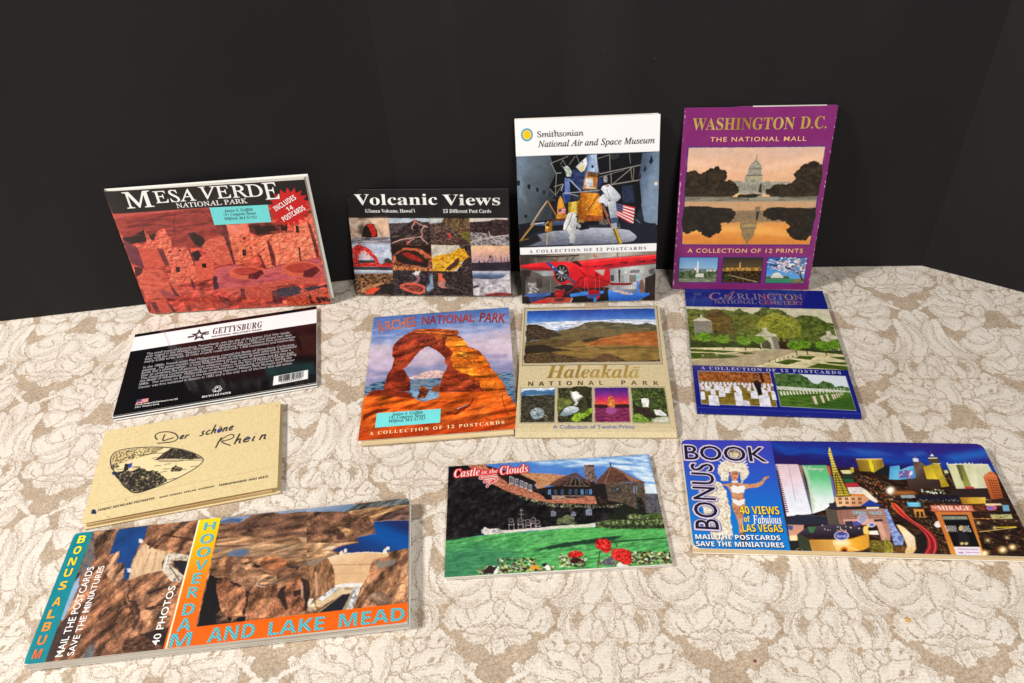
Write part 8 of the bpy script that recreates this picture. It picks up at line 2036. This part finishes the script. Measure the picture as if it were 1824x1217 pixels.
_P = ["The small town of Gettysburg, Pennsylvania, was the site of the largest Civil War battle", "ever waged in the Western Hemisphere.  It opened on July 1, 1863, and closed two days",
      "later with the climactic \u201cPickett\u2019s Charge.\u201d  Gettysburg National Military Park incorporates", "nearly 6,000 acres, with 26 miles of park roads and over 1,400 monuments and memorials.",
      "In the 1880s, French artist Paul Philippoteaux created the Battle of Gettysburg Cyclorama", "painting.  He spent months researching the Battle of Gettysburg with veterans, a battlefield",
      "guide and a photographer.  It took Philippoteaux and his team of assistants more than a", "year to complete the oil painting that measures 377 feet in circumference and 42 feet high.",
      "The Gettysburg Cyclorama painting immerses visitors in the fury of Pickett\u2019s Charge during", "the Battle of Gettysburg.  Philippoteaux completed four Gettysburg cycloramas during the",
      "1880s.  The version on exhibit at the Gettysburg National Military Park Museum and Visitor", "Center was first exhibited in Boston in 1882 and is the only one of the four that still exists."]
_A = [(350, 447), (345, 466), (338, 487), (333, 507), (325, 551), (318, 573), (312, 593), (308, 614), (303, 636), (298, 657), (293, 681), (288, 706)]
_B = [(1458, 281), (1472, 299), (1500, 315), (1497, 335), (1495, 374), (1510, 390), (1468, 416), (1497, 435), (1510, 450), (1475, 475), (1498, 493), (1480, 518)]
b.letters('body_lettering', plain('pale_grey_ink', (168, 168, 172), .4), [(t, 'sans', p, q, (p[0] - 2, p[1] - 17)) for t, p, q in zip(_P, _A, _B)])
b.letters('imprint_lettering', M_INKW, [('RECYCLED PAPER', 'serifb', (778, 779), (1003, 745), (776, 765)), ('Proudly Designed & Distributed in the USA', 'sans', (266, 837), (594, 790), (264, 826)), ('57611  Printed in Korea', 'sans', (262, 857), (448, 829), (260, 846)), ('\u267b', 'sans', (858, 736), (934, 724), (852, 694))])

# ---- red arch folder
a = art_arch(162.8, 200.6)
b = Book('postcard_folder', 'folder with an orange sandstone arch and an aqua address sticker lying on the cloth', 'postcard folder', 162.8, 200.6, 5.0, a, (-82.16, 656.8), 0.0014, rough=.2,
         bend=lambda u, v: .5 * v * u - .3)
b.sheet('front_cover', b.mat, thick=.4)
b.block('postcard_stack', M_CREAM, .015, .975, -.022, .99, 1.0, 3.4, bev=.4)
b.block('back_cover', M_WHITE, .002, .998, -.004, .999, 0, .6, bev=.1)
a.frame(620, 530, 4.506)
M_COPPER = foil('copper_foil', [(110, 22, 20), (180, 58, 34), (206, 116, 70)], .4, .1, 14)
b.letters('title_lettering', M_COPPER, [('A', 'sansm', (248, 289), (302, 278), (240, 184)), ('RCHES', 'sansm', (316, 268), (562, 226), (306, 190)), ('NATIONAL', 'sansm', (600, 217), (1022, 194), (597, 150)), ('PARK', 'sansm', (1060, 197), (1264, 202), (1058, 122))])
b.letters('subtitle_lettering', plain('cream_ink', (244, 226, 176), .4), [('A COLLECTION OF 12 POSTCARDS', 'serifb', (170, 1117), (1255, 1003), (168, 1090), 1.4)])
b.sticker([(233, 938), (753, 892), (747, 1003), (217, 1055)], [('Janice S. Griffith', 'serifbi', (355, 957), (607, 935), (354, 932)), ('141 Congress Street', 'serifbi', (335, 985), (626, 958), (334, 960)), ('Milford, MA 01757', 'serifbi', (325, 1013), (630, 985), (323, 988))])

# ---- kraft folder
a = art_hale(161.5, 206.8)
b = Book('postcard_folder', 'speckled kraft folder with gold script title and four small square photos', 'postcard folder', 161.5, 206.8, 5.5, a, (86.53, 643.15), -0.1001, rough=.4,
         bend=lambda u, v: -4.0 * max(0, (v - .955) / .045) ** 2 + .3 * math.sin(u * 3))
M_KRAFT = plain('kraft_card', (196, 178, 134), .7, noise=(900, .15))
b.sheet('front_cover', b.mat, thick=.4, n=(20, 44), edge=M_KRAFT)
b.block('postcard_stack', M_CREAM, .012, .985, .05, .985, 1.0, 4.2, bev=0)
b.block('back_cover', M_KRAFT, 0, 1.004, 0, 1, 0, .6, bev=.1)
a.frame(900, 530, 4.681)
b.picture([(187, 118), (1240, 91), (1291, 534), (161, 551)], n=(14, 14), label='large photo of a wide crater valley')
for q_, l_ in zip(([(133, 761), (411, 754), (405, 1042), (123, 1044)], [(437, 756), (717, 752), (721, 1042), (435, 1043)], [(741, 755), (1021, 751), (1039, 1040), (746, 1042)], [(1046, 754), (1324, 751), (1369, 1043), (1069, 1045)]), ('square photo of a silver plant', 'square photo of a forest pool', 'square photo of a flower spike at dusk', 'square photo of a waterfall')):
    b.picture(q_, n=(6, 6), label=l_)
b.letters('title_lettering', foil('pale_gold_foil', [(140, 110, 40), (190, 158, 72), (214, 190, 112)], .4, .3), [('Haleakala', 'serifbi', (340, 674), (1118, 672), (346, 566)), ('-', 'sansb', (1066, 606), (1122, 604), (1066, 580))])
b.letters('subtitle_lettering', foil('bronze_foil', [(66, 54, 40), (110, 92, 66), (136, 116, 84)], .4, .3), [('NATIONAL', 'sansb', (190, 740), (812, 731), (190, 705), 2.2), ('PARK', 'sansb', (965, 729), (1278, 733), (965, 694), 2.2)])
b.letters('caption_lettering', plain('blue_ink', (96, 116, 176), .5), [('A Collection of Twelve Prints', 'sans', (394, 1099), (1078, 1098), (394, 1067))])

# ---- blue cemetery folder
a = art_arli(161.8, 207.2)
b = Book('postcard_folder', 'dark blue folder with a stone gate under green trees and white headstones', 'postcard folder', 161.8, 207.2, 4.5, a, (279.29, 654.29), -0.1479, rough=.08,
         bend=lambda u, v: -3.2 * max(0, (v - .968) / .032) ** 2 + .3 * math.sin(u * 3))
M_BLUE = plain('blue_card', (20, 30, 112), .3)
b.sheet('front_cover', b.mat, thick=.4, n=(20, 60), edge=M_BLUE)
b.block('postcard_stack', M_PAGES, .012, .985, .045, .985, 1.0, 3.2, bev=0)
b.block('back_cover', M_BLUE, 0, 1.003, 0, 1, 0, .6, bev=.1)
a.frame(1200, 500, 4.68)
b.picture([(104, 222), (1291, 236), (1456, 746), (151, 713)], n=(14, 14), label='large photo of the cemetery gate')
b.picture([(201, 762), (796, 775), (856, 1054), (231, 1034)], n=(8, 8), label='small photo of headstones and a bugler')
b.picture([(834, 777), (1429, 798), (1516, 1081), (890, 1051)], n=(8, 8), label='small photo of headstones on a green lawn')
M_IRID = foil('iridescent_foil', [(196, 150, 70), (150, 90, 110), (120, 130, 170), (196, 90, 70)], .35, .3, 34)
b.letters('title_lettering', M_IRID, [('A', 'script', (385, 166), (528, 166), (385, 92)), ('RLINGTON', 'serif', (532, 162), (1080, 164), (530, 115)), ('NATIONAL CEMETERY', 'serif', (343, 198), (1084, 204), (342, 168)), ('C', 'serifi', (300, 166), (400, 166), (298, 108))])
b.letters('subtitle_lettering', plain('silver_ink', (176, 180, 206), .4), [('A COLLECTION OF 12 POSTCARDS', 'serifb', (226, 748), (1395, 781), (224, 723), 1.35)])

# ---- old cream folder
a = art_rhein(181.7, 121.5)
b = Book('postcard_folder', 'aged cream card folder with handwritten title and an ink river vignette', 'postcard folder', 181.7, 121.5, 6.0, a, (-334.3, 548.88), 0.1471, rough=.7, spec=.2,
         bend=lambda u, v: .8 * math.sin(u * 2.4) * v - .2)
M_AGED = plain('aged_card_face', (208, 186, 138), .75, noise=(60, .08))
b.sheet('front_flap', b.mat, thick=.5, edge=M_YELLOW)
b.block('postcard_stack', M_YELLOW, .02, .97, -.01, .985, 1.4, 4.4, bev=.3)
b.block('back_flap', M_AGED, .004, 1.01, -.024, 1.0, 0, 1.2, bev=.4)
a.frame(130, 700, 4.677)
b.letters('imprint_lettering', M_INKD, [('FARBIGE HOCHGLANZ-POSTKARTEN', 'sansbi', (200, 980), (664, 888), (203, 961), 1.15), ('\u00b7 HANS ANDRES VERLAG, HAMBURG \u00b7', 'sansbi', (690, 884), (1184, 788), (706, 868), 1.15), ('FARBAUFNAHMEN: HANS HARTZ', 'sansbi', (1206, 788), (1630, 715), (1206, 770), 1.15)])

# ---- stone house booklet
a = art_castle(196.0, 123.9)
b = Book('postcard_book', 'thin booklet with a tiled-roof stone house, lawn and red flowers on its cover', 'postcard book', 196.0, 123.9, 3.4, a, (26.2, 451.59), -0.0159, rough=.3,
         bend=lambda u, v: .5 * math.sin(u * 3) * v - .2)
b.sheet('front_cover', b.mat, thick=.35)
b.block('page_block', M_PAGES, .004, .997, -.003, .998, .6, 2.9, bev=0)
b.block('back_cover', M_WHITE, 0, 1.003, -.004, 1, 0, .5, bev=.1)

# ---- night city book
a = art_vegas(282.5, 125.6)
b = Book('postcard_book', 'long cream-edged book with a night city street and a blue ticket stub', 'postcard book', 282.5, 125.6, 7.5, a, (291.24, 445.17), -0.1166, rough=.25, bend=lambda u, v: .3 * math.sin(u * 3))
b.sheet('front_cover', b.mat, thick=.4, n=(60, 30), corner=6)
b.block('page_block', M_CREAM, .001, .997, .003, .997, .6, 7.0, bev=.2)
b.block('back_cover', M_WHITE, 0, 1, 0, 1, 0, .5, bev=.1)
a.frame(1200, 770, 2.923)
b.letters('title_lettering', plain('chrome_ink', (30, 28, 46), .25), [('BOOK', 'sans', (60, 136), (498, 150), (52, 64)), ('BONUS', 'sans', (243, 503), (204, 160), (114, 505))], off=.14)
M_YEL = plain('yellow_ink', (244, 206, 20), .35)
b.letters('views_lettering', M_YEL, [('40 VIEWS', 'sansb', (358, 419), (571, 421), (356, 378)), ('of', 'sansb', (380, 461), (413, 461), (378, 430)), ('LAS VEGAS', 'sansb', (374, 513), (592, 515), (370, 473))])
b.letters('fabulous_lettering', M_INKW, [('Fabulous', 'serifbi', (430, 470), (585, 470), (428, 424))])
b.letters('slogan_lettering', M_INKW, [('MAIL THE POSTCARDS', 'sansb', (115, 553), (580, 558), (113, 528))])
b.letters('slogan_lettering', M_INKW, [('SAVE THE MINIATURES', 'sansb', (119, 591), (601, 597), (117, 565))])

# ---- dam album
a = art_hoover(308.7, 127.1)
b = Book('postcard_book', 'long thick album with teal spine strip and orange band around a concrete dam', 'postcard book', 308.7, 127.1, 10.0, a, (-257.92, 404.66), 0.0414, rough=.3, bend=lambda u, v: .4 * math.sin(u * 3))
b.sheet('front_cover', b.mat, thick=.5, n=(60, 24), corner=3)
b.block('page_block', M_PAGES, .002, .999, .002, .998, .6, 9.4, bev=.2)
b.block('back_cover', M_WHITE, 0, 1.002, 0, 1, 0, .5, bev=.1)
a.frame(30, 880, 3.611)
def upright(art, ch, x, y, ww, hh):
    """one letter standing straight on the cover, around the traced point"""
    c0 = art.uv([(x, y)])[0] * np.array([308.7, 127.1])
    return ch, c0, ww, hh
def stacked(bk, name, mat, L, style):
    V, F = [], []
    for ch, (x, y), ww, hh in L:
        tv, tf = text_shape(ch, style)
        c0 = bk.art.uv([(x, y)])[0] * np.array([bk.w, bk.h])
        k = len(V)
        for p in tv:
            q = c0 + np.array([(p[0] - .5) * ww, -(p[1] - .5) * hh])
            V.append(bk.at(q[0] / bk.w, q[1] / bk.h, .3))
        F += [tuple(k + i for i in f) for f in tf]
    return poly_mesh(name, V, F, [mat], bk.root)
def grad_mat(name, c0, c1, y0, y1):
    m, nt, bs = new_mat(name)
    bs.inputs['Roughness'].default_value = .35
    tc = nt.nodes.new('ShaderNodeTexCoord'); sp = nt.nodes.new('ShaderNodeSeparateXYZ'); mr = nt.nodes.new('ShaderNodeMapRange'); r = nt.nodes.new('ShaderNodeValToRGB')
    mr.inputs['From Min'].default_value, mr.inputs['From Max'].default_value = y0, y1
    r.color_ramp.elements[0].color, r.color_ramp.elements[1].color = srgb(c0), srgb(c1)
    nt.links.new(tc.outputs['Object'], sp.inputs[0]); nt.links.new(sp.outputs['Y'], mr.inputs['Value']); nt.links.new(mr.outputs[0], r.inputs['Fac']); nt.links.new(r.outputs['Color'], bs.inputs['Base Color'])
    return m
stacked(b, 'spine_lettering', grad_mat('yellow_orange_ink', (226, 92, 26), (248, 226, 20), -60 * S, 55 * S),
        [(ch, p, 6.6, 8.2) for ch, p in zip('BONUSALBUM', ((420, 290), (393, 360), (360, 435), (333, 507), (300, 590), (262, 695), (228, 775), (196, 858), (165, 945), (135, 1035)))], 'sansb')
b.letters('slogan_lettering', M_INKW, [('MAIL THE POSTCARDS', 'sans', (300, 1050), (506, 468), (252, 1050))])
b.letters('slogan_lettering', M_INKW, [('SAVE THE MINIATURES', 'sans', (372, 1042), (574, 462), (330, 1040))])
b.letters('photos_lettering', M_INKW, [('40 PHOTOS', 'sans', (926, 974), (1038, 592), (878, 976))])
a.frame(300, 870, 3.926)
def teal_mat():
    m, nt, bs = new_mat('striped_teal_ink')
    bs.inputs['Roughness'].default_value = .35
    tc = nt.nodes.new('ShaderNodeTexCoord'); w = nt.nodes.new('ShaderNodeTexWave'); w.wave_type = 'BANDS'; w.bands_direction = 'DIAGONAL'
    w.inputs['Scale'].default_value = 330; w.inputs['Distortion'].default_value = .6
    r = nt.nodes.new('ShaderNodeValToRGB'); r.color_ramp.elements[0].position, r.color_ramp.elements[1].position = .2, .6
    r.color_ramp.elements[0].color, r.color_ramp.elements[1].color = srgb((54, 146, 154)), srgb((96, 188, 196))
    nt.links.new(tc.outputs['Object'], w.inputs['Vector']); nt.links.new(w.outputs['Color'], r.inputs['Fac']); nt.links.new(r.outputs['Color'], bs.inputs['Base Color'])
    return m
_L = [(ch, p, ww, hh) for ch, p, ww, hh in (('H', (306, 264), 10.5, 9), ('O', (287, 353), 12, 10.5), ('O', (264, 446), 12, 10.5), ('V', (246, 538), 11, 10), ('E', (216, 632), 8, 10.5), ('R', (190, 728), 9, 10.5), ('D', (160, 848), 10, 11), ('A', (130, 955), 11.5, 11.5), ('M', (104, 1060), 17, 12))]
M_TEAL = teal_mat()
stacked(b, 'title_lettering', M_TEAL, _L, 'sansb')
b.letters('subtitle_lettering', M_TEAL, [('AND', 'sansb', (284, 1080), (612, 1040), (290, 982)), ('LAKE', 'sansb', (708, 1030), (1096, 985), (712, 938)), ('MEAD', 'sansb', (1196, 972), (1648, 918), (1204, 880))])

# ---- crumbs on the cloth
def crumb(px, r, c, label):
    p = px_to_table([px])[0]
    rs = np.random.RandomState(int(px[0]))
    V, F = [], []
    n = 8
    for j in range(4):
        for i in range(n):
            a_ = i * 2 * math.pi / n; t = j / 3 * math.pi / 2
            k = r * rs.uniform(.7, 1.2)
            V.append((k * math.cos(a_) * math.cos(t) * S, k * math.sin(a_) * math.cos(t) * S, k * .6 * math.sin(t) * S))
    for j in range(3):
        for i in range(n):
            F.append((j * n + i, j * n + (i + 1) % n, (j + 1) * n + (i + 1) % n, (j + 1) * n + i))
    F.append(tuple(range(n))[::-1])
    o = poly_mesh('crumb', V, F, [plain('crumb_colour', c, .8)])
    o.location = (p[0] * S, p[1] * S, -.6 * S)
    o['label'], o['category'] = label, 'crumb'
crumb((1345, 1177), 1.3, (120, 40, 30), 'tiny dark red crumb on the cloth below the night city book')
crumb((1617, 1104), 2.2, (206, 160, 84), 'small yellowish crumb on the cloth near the lower right edge')
